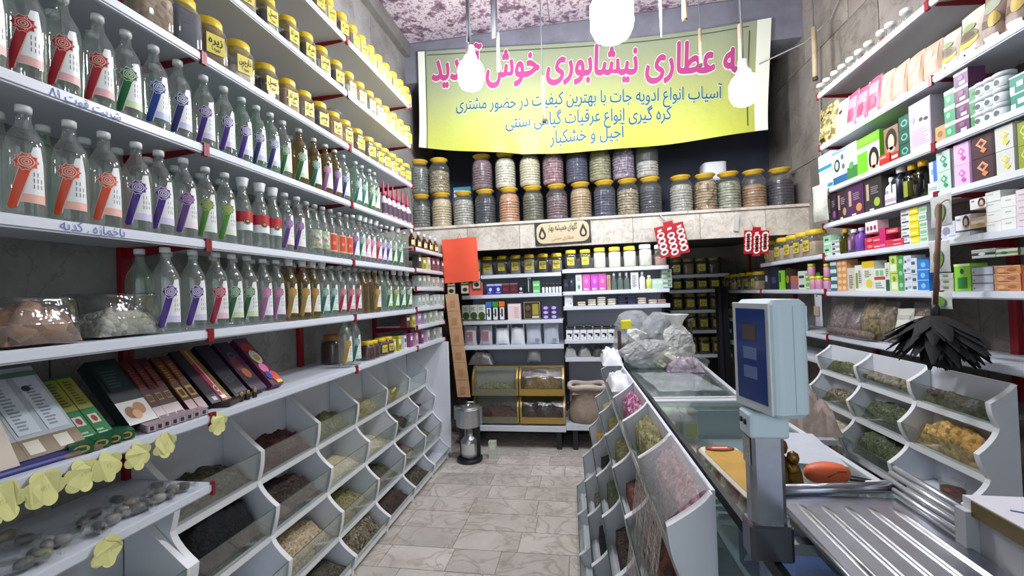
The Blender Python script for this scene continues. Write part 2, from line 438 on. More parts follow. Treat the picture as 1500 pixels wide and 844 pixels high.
# ceiling: papered panels with thin joints, and the beam the banner hangs from
paper = N('marbled_ceiling_paper')
f1 = paper.noise(9, 6); f2 = paper.noise(30, 4)
mixn = paper.new('ShaderNodeMath', operation='ADD'); paper.link(f1, mixn.inputs[0])
sc_ = paper.new('ShaderNodeMath', operation='MULTIPLY'); sc_.inputs[1].default_value = .6; paper.link(f2, sc_.inputs[0]); paper.link(sc_.outputs[0], mixn.inputs[1])
paper.link(paper.ramp(mixn.outputs[0], [(.62, lin('#5d4a55')), (.74, lin('#93788a')), (.80, lin('#c6b6be')), (.88, lin('#d5cacc')), (.96, lin('#8a6c7c'))]), paper.p.inputs['Base Color'])
paper.p.inputs['Roughness'].default_value = .5
ce = S('ceiling', MB().box(-1.95, 2.25, YF, 5.3, CEIL + .012, CEIL + .12).mesh('ceiling', plain('ceiling_joint', '#a9a3a6', .7)))
x = -1.8
for i in range(5):
    y = YF
    for j in range(5):
        ob('panel', MB().box(x + .004, x + .776, y + .004, y + 1.186, CEIL, CEIL + .02).mesh('panel', paper.m), ce)
        y += 1.19
    x += .78
S('trim_beam', MB().box(-1.8, 2.07, 4.36, 4.72, 3.86, CEIL).mesh('trim_beam', plain('beam_paint', '#80808a', .6, var=.2, scale=5)))
S('trim_cornice', MB().box(-1.8, -1.72, YF, 4.36, CEIL - .14, CEIL).mesh('trim_cornice', plain('cornice_paint', '#77746f', .6, var=.2, scale=8)))
# mezzanine slab with its marble-faced edge
LZ0, LZ1, LY = 2.06, 2.335, 4.40
led = S('trim_ledge', MB().box(-1.8, 2.07, LY + .02, YB, LZ0 + .09, LZ1 - .026).box(-1.8, 2.07, LY + .0255, LY + .045, LZ0 + .003, LZ0 + .0899).mesh('trim_ledge', plain('slab_underside', '#6c6862', .8, var=.15, scale=6)))
x = -1.8
for wd in (.62, .55, .62, .5, .62, .58, .38):
    ob('stone_slab', MB().box(x + .002, min(x + wd, 2.07) - .002, LY, LY + .025, LZ0, LZ1 - .025).mesh('stone_slab', lint_m), led); x += wd
for a, b in ((-1.8, -.1), (-.1, 1.0), (1.0, 2.07)):
    ob('ledge_top', MB().box(a + .002, b - .002, LY - .02, 5.18, LZ1 - .025, LZ1).mesh('ledge_top', lint_m), led)

# ================================================================= BANNER
BY = 4.30
def bann(a, b, off=0.):
    top = -.135 * a + 4.150 - .05 * math.sin(PI * a) + .10 * max(0, a - .85)
    bot = 3.155 * (1 - a) + 3.02 * a - .13 * math.sin(PI * a)
    x = -1.615 + 3.385 * a - .02 * (1 - b) * (1 - a) - .06 * (1 - b) * a
    z = bot + (top - bot) * b
    yy = BY + .018 * math.sin(7 * a + 3 * b) + .02 * math.sin(19 * a + 5 * b) * (1 - b) ** 2 + .03 * math.exp(-((a - .32 + .12 * b) / .03) ** 2) * (1 - b) - off
    return (x, yy, z)
bm_ = N('banner_gradient')
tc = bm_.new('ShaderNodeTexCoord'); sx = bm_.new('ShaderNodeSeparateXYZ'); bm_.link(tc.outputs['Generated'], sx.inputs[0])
bm_.link(bm_.ramp(sx.outputs[2], [(.0, lin('#b6bb44')), (.3, lin('#b0b75c')), (.62, lin('#9ea67a')), (1., lin('#909a84'))]), bm_.p.inputs['Base Color'])  # yellow-green at the foot, greyer towards the top
bm_.p.inputs['Roughness'].default_value = .42; bm_.bump(bm_.noise(9, 3), .25, .03)
bmat = bm_.m
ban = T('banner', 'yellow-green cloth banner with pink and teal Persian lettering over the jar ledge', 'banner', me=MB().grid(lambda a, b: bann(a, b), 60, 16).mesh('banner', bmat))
edge = plain('banner_white', '#e8ead8', .5)
ob('border', MB().grid(lambda a, b: bann(a * .022, b, .003), 1, 16).grid(lambda a, b: bann(.965 + a * .035, b, .003), 2, 16).mesh('border', edge), ban)
ob('border_line', MB().grid(lambda a, b: bann(.024 + a * .002, b, .004), 1, 16).grid(lambda a, b: bann(.945 + a * .003 , .06 + .86 * b, .004), 1, 16).grid(lambda a, b: bann(.03 + .915 * a, .955 + b * .008, .004), 60, 1).mesh('border_line', plain('banner_line', '#3c4530', .5)), ban)
pink = plain('banner_pink', '#b0417c', .5); teal = plain('banner_teal', '#1f5a66', .5)
def banner_line(text, p0, p1, size, mat, bold, outline, _n=0):
    a, b = ony(*p0, BY), ony(*p1, BY); c = (a + b) / 2; wd = (b - a).length; ang = math.atan2(b.z - a.z, b.x - a.x)
    for nm, mt, bo, off in (('lettering_outline', plain('banner_outline', '#eef0e4', .5), bold + outline, .005), ('lettering', mat, bold, .009)):
        me = lettering(text, size, mt, bo, wd)
        for v in me.vertices:                              # the print lies on the cloth, wave for wave
            x, z = c.x + v.co.x * math.cos(ang) - v.co.z * math.sin(ang), c.z + v.co.x * math.sin(ang) + v.co.z * math.cos(ang)
            aa = (x + 1.615) / 3.385; t, bt = bann(aa, 1), bann(aa, 0)
            v.co = (x, bann(aa, (z - bt[2]) / (t[2] - bt[2]))[1] - off + v.co.y * .5, z)
        o = ob(nm, me, ban)
        o['label'] = {'lettering': 'pink' if mat is pink else 'teal', 'lettering_outline': 'white outline of the'}[nm] + ' Persian letters'
banner_line('به عطاری نیشابوری خوش آمدید', (632, 117), (1090, 103), .40, pink, .035, .022)
banner_line('آسیاب انواع ادویه جات با بهترین کیفیت در حضور مشتری', (668, 161), (1057, 144), .172, teal, .016, .022)
banner_line('کره گیری انواع عرقیات گیاهی سنتی', (740, 186), (983, 175), .172, teal, .016, .022)
banner_line('آجیل و خشکبار', (806, 210), (914, 203), .172, teal, .016, .022)

# ================================================================= KINDS OF GOODS (local front faces -Y, base at z = 0)
PET = clear('clear_pet', '#f6f9f7', '#a9b4ae', 1.0, .04, haze=.075)
PETG = clear('green_tinted_pet', '#e9f4ec', '#9db5a5', 1.0, .05, haze=.10, hc='#cfe0d4')
PETB = clear('amber_liquid', '#dccda4', '#95815a', 1.0, .05, haze=.12, hc='#b39c68')
JARM = clear('clear_jar', '#f5f5f0', '#c0bdb6', 1.0, .06, haze=.05)
PANE = clear('glass_pane', '#f7fbf9', '#d3e0da', 1.0, .02, haze=.02)
FILM = clear('plastic_film', '#f6f6f4', '#cfcfcf', 1.0, .12, .8, 30., haze=.05)
RED = plain('oxide_red_steel', '#8a1220', .4)
WHT = WHITE()
YEL = plain('yellow_lid', '#d8b91e', .4)
LYEL = plain('yellow_label', '#dccb50', .5)
INK = plain('black_ink', '#1c1a18', .6)
CAPW = plain('white_cap', '#eef0ee', .4)

def wrap_quad(mb, r, l0, l1, r0, r1, nu=6, nv=4, m=0, off=0.):
    """patch on an upright cylinder; corners are (angle in degrees, z): l0 bottom of its one edge, l1 top, r0 / r1 of the other"""
    def fn(a, b):
        le = (l0[0] + (l1[0] - l0[0]) * b, l0[1] + (l1[1] - l0[1]) * b); ri = (r0[0] + (r1[0] - r0[0]) * b, r0[1] + (r1[1] - r0[1]) * b)
        g = math.radians(le[0] + (ri[0] - le[0]) * a); z = le[1] + (ri[1] - le[1]) * a
        return ((r + off) * math.sin(g), -(r + off) * math.cos(g), z)
    return mb.grid(fn, nu, nv, m)
def wrap_disc(mb, r, ang, z, rad, off, m=0, lobes=0, n=20, inner=0.):
    vs = [((r + off) * math.sin(math.radians(ang)), -(r + off) * math.cos(math.radians(ang)), z)]
    for i in range(n):
        t = 2 * PI * i / n; q = rad * (1 + (.13 * math.cos(lobes * t) if lobes else 0))
        g = math.radians(ang) + q * math.cos(t) / r; vs.append(((r + off) * math.sin(g), -(r + off) * math.cos(g), z + q * math.sin(t)))
    return mb.add(vs, [(0, i + 1, (i + 1) % n + 1) for i in range(n)], m)
def wrap_ring(mb, r, ang, z, r0, r1, off, m=0, n=16):
    def fn(a, b):
        t = 2 * PI * a; q = r0 + (r1 - r0) * b; g = math.radians(ang) + q * math.cos(t) / r
        return ((r + off) * math.sin(g), -(r + off) * math.cos(g), z + q * math.sin(t))
    return mb.grid(fn, n, 1, m)

RIB = {'red': ('#b3232e', '#e9b3ae', '#f0c4b4'), 'coral': ('#e2552f', '#f0b8a4', '#f2cfc0'), 'green': ('#1f6b3a', '#cfe3b4', '#e0eed2'), 'lime': ('#4f9a35', '#dfead3', '#d8c690'),
       'blue': ('#1d3f8f', '#b9c8ea', '#dfe5f4'), 'navy': ('#27306b', '#c3c9e2', '#e8eaf4'), 'purple': ('#4b2c86', '#d6cfe8', '#e9e2f2'), 'violet': ('#5b3a7d', '#efe0e4', '#c9a7c4'),
       'mauve': ('#a7679b', '#e9dcea', '#e6b6c4'), 'teal': ('#12705c', '#c2e6d2', '#d7ece0'), 'gold': ('#a3823f', '#e9e2c4', '#d9b36a'), 'crimson': ('#a3173a', '#efc6cc', '#e9b9bf'), 'pink': ('#c0567c', '#f0d9e0', '#f1cfd8')}
def bottle_kit(shape, rib, liquid, cap):
    """clear bottle with a slanted ribbon label: parts body, cap, label > ribbon, rosette"""
    r = {'dome': .0408, 'slim': .038, 'small': .033}[shape]; h = {'dome': .300, 'slim': .295, 'small': .25}[shape]; hb = h * .60
    body = cached(('bb', shape, liquid), lambda: MB().lathe([(r * .8, 0), (r * .97, .004), (r, .012), (r, hb * .35), (r * .985, hb * .38), (r, hb * .41), (r, hb), (r * .97, hb + .015), (r * .86, hb + .034), (r * .62, hb + .054), (r * .40, hb + .070), (.0145, hb + .086), (.0135, h * .93), (.0155, h * .935), (.0155, h * .95), (.0125, h * .955)], 18).mesh('body', {'clear': PET, 'green': PETG, 'amber': PETB}[liquid]))
    kits = [('body', body)]
    if cap == 'screw': kits.append(('cap', cached(('cap1', shape), lambda: MB().lathe([(.0165, h * .945), (.0165, h), (.0145, h + .002)], 14).mesh('cap', CAPW))))
    elif cap == 'clear': kits.append(('cap', cached(('cap3', shape), lambda: MB().lathe([(.0165, h * .945), (.0165, h), (.0145, h + .002)], 14).mesh('cap', plain('grey_cap', '#b9bdb9', .35)))))
    elif cap == 'cone': kits.append(('cap', cached(('cap2', shape), lambda: MB().lathe([(.017, h * .93), (.0175, h * .95), (.022, h * 1.045), (.021, h * 1.05)], 16).mesh('cap', CAPW))))
    if rib:
        c, tint, rose = RIB[rib]
        def lab():
            mb = MB(); b = hb
            wrap_quad(mb, r, (-40, b * .22), (-4, b * .74), (52, b * .20), (46, b * .80), 7, 4, 0, .0008)
            wrap_quad(mb, r, (-4, b * .74), (14, b * 1.03), (46, b * .80), (36, b * 1.05), 5, 2, 0, .0008)
            wrap_quad(mb, r, (-36, b * .225), (-30, b * .34), (51, b * .205), (51, b * .33), 7, 1, 1, .0011)
            for k in range(3):
                a0 = 14 + 11 * k
                for j in range(3 if k < 2 else 2): wrap_quad(mb, r, (a0, b * (.42 + .09 * j)), (a0, b * (.42 + .09 * j + .06)), (a0 + 2.2, b * (.42 + .09 * j)), (a0 + 2.2, b * (.42 + .09 * j + .06)), 1, 1, 2, .0012)
            return mb.mesh('label', plain('label_white', '#eceeea', .4), col(tint), plain('print_grey', '#5d606a', .5))
        label = cached(('lab', shape, rib), lab)
        def ribb():
            mb = MB(); b = hb
            wrap_quad(mb, r, (-58, b * .14), (-21, b * .74), (-25, b * .14), (11, b * .74), 4, 6, 1, .0016)
            wrap_quad(mb, r, (-55, b * .165), (-19, b * .74), (-28, b * .165), (9, b * .74), 3, 6, 0, .0021)
            wrap_disc(mb, r, -41.5, b * .165, .0098, .0020, 0)
            return mb.mesh('ribbon', col(c), col(rose))
        def rosm():
            mb = MB(); b = hb
            wrap_disc(mb, r, -4, b * .80, .0225, .0026, 1, 10, 30); wrap_disc(mb, r, -4, b * .80, .0205, .0029, 0, 10, 30)
            for q in (.003, .0075, .0125): wrap_ring(mb, r, -4, b * .80, q, q + .0022, .0034, 1)
            for q in range(5):
                t = 2 * PI * q / 5; wrap_ring(mb, r, -4 + math.degrees(.0155 * math.cos(t) / r), b * .80 + .0155 * math.sin(t), .002, .0034, .0037, 1, 8)
            return mb.mesh('rosette', col(c), col(rose))
        kits.append(('label', label, (('ribbon', cached(('ribm', shape, rib), ribb)), ('rosette', cached(('ros', shape, rib), rosm)))))
    return kits
def band_bottle_kit(kind):
    """other bottles: 'red' band with an oval seal, 'floral' paper band, 'orange' label, 'plain'"""
    r, h = .036, .285; hb = h * .62
    body = cached(('bb2',), lambda: MB().lathe([(r * .8, 0), (r, .008), (r, hb * .22), (r * .93, hb * .25), (r, hb * .28), (r * .93, hb * .32), (r, hb * .35), (r, hb * .86), (r * .9, hb * .93), (r * .94, hb), (r * .72, hb + .03), (r * .5, hb + .055), (.015, hb + .075), (.014, h * .95)], 18).mesh('body', PET))
    kits = [('body', body)]
    def lab():
        mb = MB()
        if kind == 'red':
            wrap_quad(mb, r, (-75, hb * .40), (-75, hb * .86), (75, hb * .40), (75, hb * .86), 10, 1, 0, .001)
            wrap_quad(mb, r, (-75, hb * .60), (-75, hb * .86), (75, hb * .60), (75, hb * .86), 10, 1, 1, .0014)
            wrap_disc(mb, r, 0, hb * .62, .015, .002, 2); wrap_ring(mb, r, 0, hb * .62, .011, .013, .0024, 3); wrap_disc(mb, r, 0, hb * .62, .006, .0026, 3)
            return mb.mesh('label', col('#eceff0'), col('#c22436'), col('#241512'), col('#c9a25a'))
        if kind == 'floral':
            wrap_quad(mb, r, (-80, hb * .25), (-80, hb * .82), (80, hb * .25), (80, hb * .82), 10, 1, 0, .001)
            return mb.mesh('label', speckle('floral_print', ['#c9cdb0', '#8ba06a', '#d8dcc8', '#b8776a', '#e3e0cc', '#6d8f8a'], 70, .5, .0))
        if kind == 'orange':
            wrap_quad(mb, r, (-70, hb * .22), (-70, hb * .82), (70, hb * .22), (70, hb * .82), 10, 1, 0, .001)
            wrap_quad(mb, r, (-22, hb * .26), (-22, hb * .78), (42, hb * .26), (42, hb * .78), 5, 1, 1, .0014)
            wrap_disc(mb, r, 8, hb * .5, .010, .002, 2)
            return mb.mesh('label', col('#e8b98a'), col('#cf4a3a'), col('#e88a5a'))
        return None
    if kind in ('red', 'floral', 'orange'): kits.append(('label', cached(('lab2', kind), lab)))
    kits.append(('cap', cached(('cap5', kind == 'red'), lambda: MB().lathe([(.019, h * .92), (.020, h * .94), (.026, h * 1.05), (.024, h * 1.06)] if kind == 'red' else [(.0165, h * .94), (.0165, h), (.0145, h + .002)], 16).mesh('cap', CAPW if kind == 'red' else plain('grey_cap', '#b9bdb9', .35)))))
    return kits
HONEY = ['عسل', 'عسل کنار', 'عسل گون', 'آویشن', 'عسل بهار', 'شیره', 'زیره', 'دارچین']
def jar_kit(w, h, fill_mat, fill=.8, text=0, lid=None, lid_key='yel', label=True, key=''):
    """squared clear jar: parts glass, lid, contents, label > lettering"""
    r = w / 2; hl = h * .17; hb = h - hl
    k = (round(w, 3), round(h, 3))
    glass = cached(('jg', k), lambda: MB().lathe([(r * .86, 0), (r * .97, .004), (r, .012), (r, hb * .80), (r * .97, hb * .86), (r * .86, hb * .95), (r * .82, hb)], 24, sq=.9, cap=False).mesh('glass', JARM))
    lidm = cached(('jl', k, lid_key), lambda: MB().lathe([(r * .90, hb * .975), (r * .93, hb), (r * .93, h * .97), (r * .86, h), (.001, h)], 22).mesh('lid', lid or YEL))
    cont = cached(('jc', k, fill_mat.name, fill), lambda: MB().lathe([(r * .84, .004), (r * .94, .012), (r * .945, hb * fill * .8), (r * .90, hb * fill * .93), (r * .5, hb * fill * .97), (.001, hb * fill)], 20, sq=.9).mesh('contents', fill_mat))
    kits = [('glass', glass), ('lid', lidm), ('contents', cont)]
    if label:
        lab = cached(('jlab', k), lambda: MB().box(-r * .62, r * .62, -r * 1.004 - .0016, -r * 1.004, hb * .24, hb * .74).mesh('label', LYEL))
        t = HONEY[text % len(HONEY)]
        def tx():
            a = lettering(t, hb * .26, INK, .015, r * 1.0, name='lettering'); b = lettering('نمره ' + '۱۲۳'[text % 3], hb * .16, INK, .015, r * .6, name='lettering')
            mb = MB(); mb.add([(v.co.x, v.co.y - r * 1.004 - .0026, v.co.z + hb * .50) for v in a.vertices], [tuple(p.vertices) for p in a.polygons]); mb.add([(v.co.x, v.co.y - r * 1.004 - .0026, v.co.z + hb * .32) for v in b.vertices], [tuple(p.vertices) for p in b.polygons])
            return mb.mesh('lettering', INK)
        kits.append(('label', lab, (('lettering', cached(('jtx', k, text % len(HONEY)), tx)),)))
    return kits
def big_jar_kit(fill_mat, fill=1., lid=True):
    """tall ribbed jar of about eight litres with a flared yellow lid"""
    r, h = .112, .375
    def gl():
        pr = [(r * .86, 0), (r, .012)]
        for i in range(8):
            z = .03 + i * .027; pr += [(r, z), (r * 1.0, z + .015), (r * .92, z + .0215)]
        pr += [(r, .255), (r * .97, .275), (r * .80, .312), (r * .62, .335), (r * .60, .35)]
        return MB().lathe(pr, 22, cap=False).mesh('glass', JARM)
    kits = [('glass', cached(('bjg',), gl))]
    kits.append(('contents', cached(('bjc', fill_mat.name, fill), lambda: MB().lathe([(r * .84, .004)] + [q for i in range(8) if .055 + .027 * i < .29 * fill for q in ((r * .955, .03 + i * .027), (r * .955, .043 + i * .027), (r * .865, .0515 + i * .027))] + [(r * .90, min(.262, .30 * fill)), (r * .74, min(.303, .31 * fill)), (r * .4, .315 * fill), (.001, .32 * fill)], 22, smooth=False).mesh('contents', fill_mat))))
    kits.append(('lid', cached(('bjl',), lambda: MB().lathe([(r * .63, .333), (r * .66, .338), (r * .70, .350), (r * .86, .362), (r * .86, .369), (r * .80, .375), (.001, .375)], 22).mesh('lid', plain('ochre_lid', '#cda52a', .4)))))
    return kits
def carton_kit(w, d, h, c, prints=(), side=None, key=None):
    """printed carton: body and printed_face; prints = [(shape, x, z, w, h, colour)] as fractions of the front, z from the foot"""
    kb = ('ct', round(w, 4), round(d, 4), round(h, 4), c)
    body = cached(kb, lambda: MB().box(-w / 2, w / 2, 0, d, 0, h).mesh('body', col(c)))
    kits = [('body', body)]
    if prints:
        def pf():
            mb = MB(); ms = []; off = .0005
            for n, (s, x, z, pw, ph, pc) in enumerate(prints):
                if pc not in ms: ms.append(pc)
                mi = ms.index(pc); y = -off * (n + 1)
                X = lambda a: (a - .5) * w
                if s == 'r': mb.add([(X(x), y, z * h), (X(x + pw), y, z * h), (X(x + pw), y, (z + ph) * h), (X(x), y, (z + ph) * h)], [(0, 1, 2, 3)], mi)
                elif s == 's':                              # the flank that faces the shop front
                    xx = -w / 2 - off * (n + 1); mb.add([(xx, d * (1 - x), z * h), (xx, d * (1 - x - pw), z * h), (xx, d * (1 - x - pw), (z + ph) * h), (xx, d * (1 - x), (z + ph) * h)], [(0, 1, 2, 3)], mi)
                elif s in 'ed':
                    q = 18 if s == 'e' else 4; cx, cz = X(x + pw / 2), (z + ph / 2) * h
                    mb.add([(cx + pw * w / 2 * math.cos(2 * PI * i / q), y, cz + ph * h / 2 * math.sin(2 * PI * i / q)) for i in range(q)], [tuple(range(q))], mi)
                elif s == 't':                              # lines of small print
                    nl = max(1, int(ph * h / .011))
                    for i in range(nl):
                        z0 = (z + ph * (i + .25) / nl) * h; z1 = (z + ph * (i + .75) / nl) * h; e = pw * R.uniform(.6, 1)
                        mb.add([(X(x), y, z0), (X(x + e), y, z0), (X(x + e), y, z1), (X(x), y, z1)], [(0, 1, 2, 3)], mi)
                elif s == 'f':                              # portrait: hair, then face
                    for (ex, ez, ew, eh, cc) in ((.5, .5, 1, 1, pc), (.5, .42, .55, .68, '#d9b49c'), (.5, .1, .7, .25, '#c99f88')):
                        if cc not in ms: ms.append(cc)
                        off2 = .0003 * (1 + (cc != pc))
                        mb.add([(X(x + pw * ex) + pw * w * ew / 2 * math.cos(2 * PI * i / 16), y - off2, (z + ph * ez) * h + ph * h * eh / 2 * math.sin(2 * PI * i / 16)) for i in range(16)], [tuple(range(16))], ms.index(cc))
            return mb.mesh('printed_face', *[col(m) for m in ms])
        kits.append(('printed_face', cached(kb + (key or tuple(prints),), pf)))
    return kits
def pouch_fn(w, h, t, seed):
    rr = random.Random(seed); ph = [rr.uniform(0, 6) for _ in range(6)]
    def fn(sgn):
        def g(a, b):
            e = max(0, 1 - (2 * a - 1) ** 4) * min(1, (b * 5)) ** .6 * min(1, (1 - b) * 2.2 + .02) ** .7
            y = -sgn * t / 2 * e * (1 + .18 * math.sin(5 * b + ph[0]) + .1 * math.sin(9 * a + ph[1]))
            x = (a - .5) * w * (1 - .06 * math.sin(PI * b)) * sgn + .01 * w * math.sin(6 * b + ph[2])
            return (x, y, b * h + .012 * h * math.sin(4 * (a if sgn > 0 else 1 - a) + ph[3]) * b)
        return g
    return fn
def pouch_mesh(w, h, t, mat, key=None, seed=0, name='pouch'):
    """pillow bag standing on its lower edge, slumped a little"""
    def f():
        fn = pouch_fn(w, h, t, seed)
        return MB().grid(fn(1), 8, 8).grid(fn(-1), 8, 8).mesh(name, mat)
    return cached((name, round(w, 3), round(h, 3), round(t, 3), mat.name, seed), f)
def pouch_print(w, h, t, seed, prints):
    """flat print that follows the front of a pouch; [(shape, x, z, w, h, colour)] as fractions"""
    g = pouch_fn(w, h, t, seed)(1); mb = MB(); ms = []
    for n, (s, px, pz, pw, ph_, pc) in enumerate(prints):
        if pc not in ms: ms.append(pc)
        off = .0015 + .0008 * n
        def at(a, b):
            p = g(min(max(a, 0), 1), min(max(b, 0), 1)); return (p[0], p[1] - off, p[2])
        if s == 'r': mb.grid(lambda a, b: at(px + pw * a, pz + ph_ * b), 4, 5, ms.index(pc), False)
        else: mb.grid(lambda a, b: at(px + pw / 2 + pw / 2 * b * math.cos(2 * PI * a), pz + ph_ / 2 + ph_ / 2 * b * math.sin(2 * PI * a)), 16, 3, ms.index(pc), False)
    return mb.mesh('print', *[col(m) for m in ms])
def heap_mesh(w, d, h, mat, seed, slump=.5, name='heap', rough=.12, nu=22, nv=16, fx=.5, fy=.45, full=False):
    """loose goods lying in a tray: a lumpy mound over a w x d footprint"""
    rr = random.Random(seed); ph = [rr.uniform(0, 6) for _ in range(8)]
    def fn(a, b):
        q = math.hypot((a - fx) / .75, (b - fy) / .85); e = max(0, 1 - (q / .78) ** 2)
        edge = min(1, 9 * min(a, 1 - a, b, 1 - b))
        z = h * (slump * .35 + (1 - slump * .35) * e ** .8) * edge ** .5
        if full: z = h * (.86 + .14 * e ** .8) * (.90 + .2 * b) * (1 if 0 < a < 1 and 0 < b < 1 else 0); edge = 1
        z *= 1 + rough * (math.sin(13 * a + ph[0]) * math.sin(11 * b + ph[1]) + .6 * math.sin(29 * a + ph[2]) * math.sin(27 * b + ph[3]))
        z += h * rough * .5 * rr.uniform(-1, 1) * edge
        return ((a - .5) * w, (b - .5) * d, max(z, 0))
    return MB().grid(fn, nu, nv).mesh(name, mat)

# ================================================================= BOTTLE WALL (aisle's long wall with honey jars above, bottles, incense, bins)
LX, LW = -1.40, -1.785                                      # shelf front edge, wall face
LZ = {'h1': 3.23, 'h2': 2.89, 'h3': 2.557, 'b1': 2.207, 'b2': 1.845, 'b3': 1.505, 'inc': 1.19}
BAY = [.30, 1.44, 2.495, 3.49, 4.235]
def shelf_bay(name, label, x_edge, x_wall, y0, y1, zs, z_low, z_top, side, lips=.036, stub=True, loc_y=None):
    """one bay of steel shelving: shelf boards with folded lips, red uprights, red end brackets"""
    parts = []; s = side                                    # side = +1: wall at smaller x (front looks to +x); -1 the other way
    for z in zs:
        zz, dx = (z if isinstance(z, tuple) else (z, 0))
        xe = x_edge + s * dx
        mb = MB().box(min(x_wall, xe), max(x_wall, xe), y0 + .004, y1 - .004, zz - .012, zz - .0008)
        lo, hi = sorted((xe, xe - s * .014)); mb.box(lo, hi, y0 + .004, y1 - .004, zz - lips, zz - .0121)
        sub = [('price_rail', MB().box(*sorted((xe + s * .001, xe + s * .005)), y0 + .012, y1 - .012, zz - lips + .006, zz - .006).mesh('price_rail', plain('rail_white', '#dce1e8', .3)))]
        parts.append(('shelf', mb.mesh('shelf', WHT), sub))
        for yy in (y0, y1):
            t = .003; a, b = (yy + .0005, yy + t) if yy == y0 else (yy - t, yy - .0005)
            poly = [(x_wall, zz - .058), (x_wall, zz - .0125), (xe - s * .016, zz - .0125), (xe - s * .016, zz - .026)]
            br = MB().prism(poly, lambda p, q, a=a: (p, a, q), lambda p, q, b=b: (p, b, q))
            br.box(*sorted((xe - s * .004, xe + s * .010)), *((yy + .0005, yy + .012) if yy == y0 else (yy - .012, yy - .0005)), zz - .045, zz + .004)
            parts.append(('bracket', fixn(br.mesh('bracket', RED))))
    for yy in (y0, y1):
        parts.append(('upright', MB().box(*sorted((x_wall, x_wall + s * .022)), yy - .021 if yy == y1 else yy + .0005, yy - .0005 if yy == y1 else yy + .021, z_low, z_top).mesh('upright', RED)))
    return T(name, label, 'shelving', parts=parts)
zmain = [LZ[k] for k in ('h1', 'h2', 'h3', 'b1', 'b2', 'b3', 'inc')]
shelf_bay('shelving_bay', 'white steel shelving bay with red brackets, first on the bottle wall from the shop front', LX, LW, BAY[0], BAY[1], zmain + [.935], .90, 3.5, 1)
shelf_bay('shelving_bay', 'white steel shelving bay with red brackets, second on the bottle wall from the shop front', LX, LW, BAY[1], BAY[2], zmain, 1.09, 3.5, 1)
shelf_bay('shelving_bay', 'white steel shelving bay with red brackets, third on the bottle wall from the shop front', LX, LW, BAY[2], BAY[3], zmain, 1.09, 3.5, 1)
shelf_bay('shelving_bay', 'short white shelving bay of close shelves between the bottles and the orange sheet', LX, LW, BAY[3], BAY[4], [2.03, 1.85, 1.69, 1.515, 1.36, 1.19], 1.09, 2.05, 1)

def yat(u, v, x): return onx(u, v, x).y
def row_y(us, z, x):
    out = []
    for u in us:                                            # column of the picture -> place along the shelf, at shelf height
        lo, hi = .2, 6.
        for _ in range(40):
            m = (lo + hi) / 2; d = Vector((x, m, z - CAM_H)); c = [d.dot(Vector((AX[0][i], AX[1][i], AX[2][i]))) for i in range(3)]
            uu = W_PX / 2 + F_PX * c[0] / c[2]
            if (uu < u) == (x < 0): lo = m
            else: hi = m
        out.append(m)
    return out
CNAME = {'lime': 'lime green', 'coral': 'coral red', 'violet': 'dark violet', 'mauve': 'mauve pink', 'gold': 'golden brown', 'crimson': 'crimson', 'teal': 'teal green'}
BOT = {'n': 0}
def bottle_row(zk, shelf, group, spec, xoff=.055, face=62):
    ys = row_y([s[0] for s in spec], LZ[zk] + .1, LX - xoff)
    for i, (s, y) in enumerate(zip(spec, ys)):
        u, kind, rib = s[:3]; liq = s[3] if len(s) > 3 else 'clear'; cap = s[4] if len(s) > 4 else 'screw'
        if kind in ('red', 'floral', 'orange', 'plain'):
            kit = band_bottle_kit(kind); d = {'red': 'red band and oval seal', 'floral': 'flowery paper band', 'orange': 'orange and red label', 'plain': 'no label'}[kind]
        else:
            kit = bottle_kit(kind, rib, liq, cap); d = (CNAME.get(rib, rib) + ' ribbon label') if rib else 'no label'
        lb = f"{ {'clear': 'clear', 'green': 'greenish', 'amber': 'amber'}[liq] } bottle with {d}, {ORD[i]} along the {shelf}"
        T('herbal_water_bottle', lb, 'bottle', (LX - xoff + R.uniform(-.004, .004), y, LZ[zk]), math.radians(face + R.uniform(-7, 7)), group, kit)
B = lambda u, k, r, *a: (u, k, r) + a
bottle_row('b1', 'top bottle shelf', 'labelled bottles on the top bottle shelf', [
    B(-24, 'dome', 'red'), B(36, 'dome', 'red'), B(93, 'dome', 'red'), B(146, 'dome', 'red'), B(187, 'dome', 'green'), B(226, 'dome', 'blue'), B(263, 'dome', 'navy'), B(299, 'slim', 'purple'), B(328, 'slim', 'purple'), B(356, 'slim', 'purple', 'green'),
    B(377, 'slim', 'navy', 'green'), B(396, 'slim', 'navy', 'green'), B(416, 'slim', 'green'), B(439, 'dome', 'green', 'amber'), B(461, 'slim', 'teal', 'amber'), B(477, 'slim', 'mauve', 'amber'), B(491, 'slim', 'violet', 'amber'), B(504, 'slim', 'navy', 'clear'),
    B(521, 'slim', 'teal', 'green'), B(531, 'slim', 'teal', 'green'), B(541, 'slim', 'green', 'green'), B(549, 'slim', 'green', 'green')])
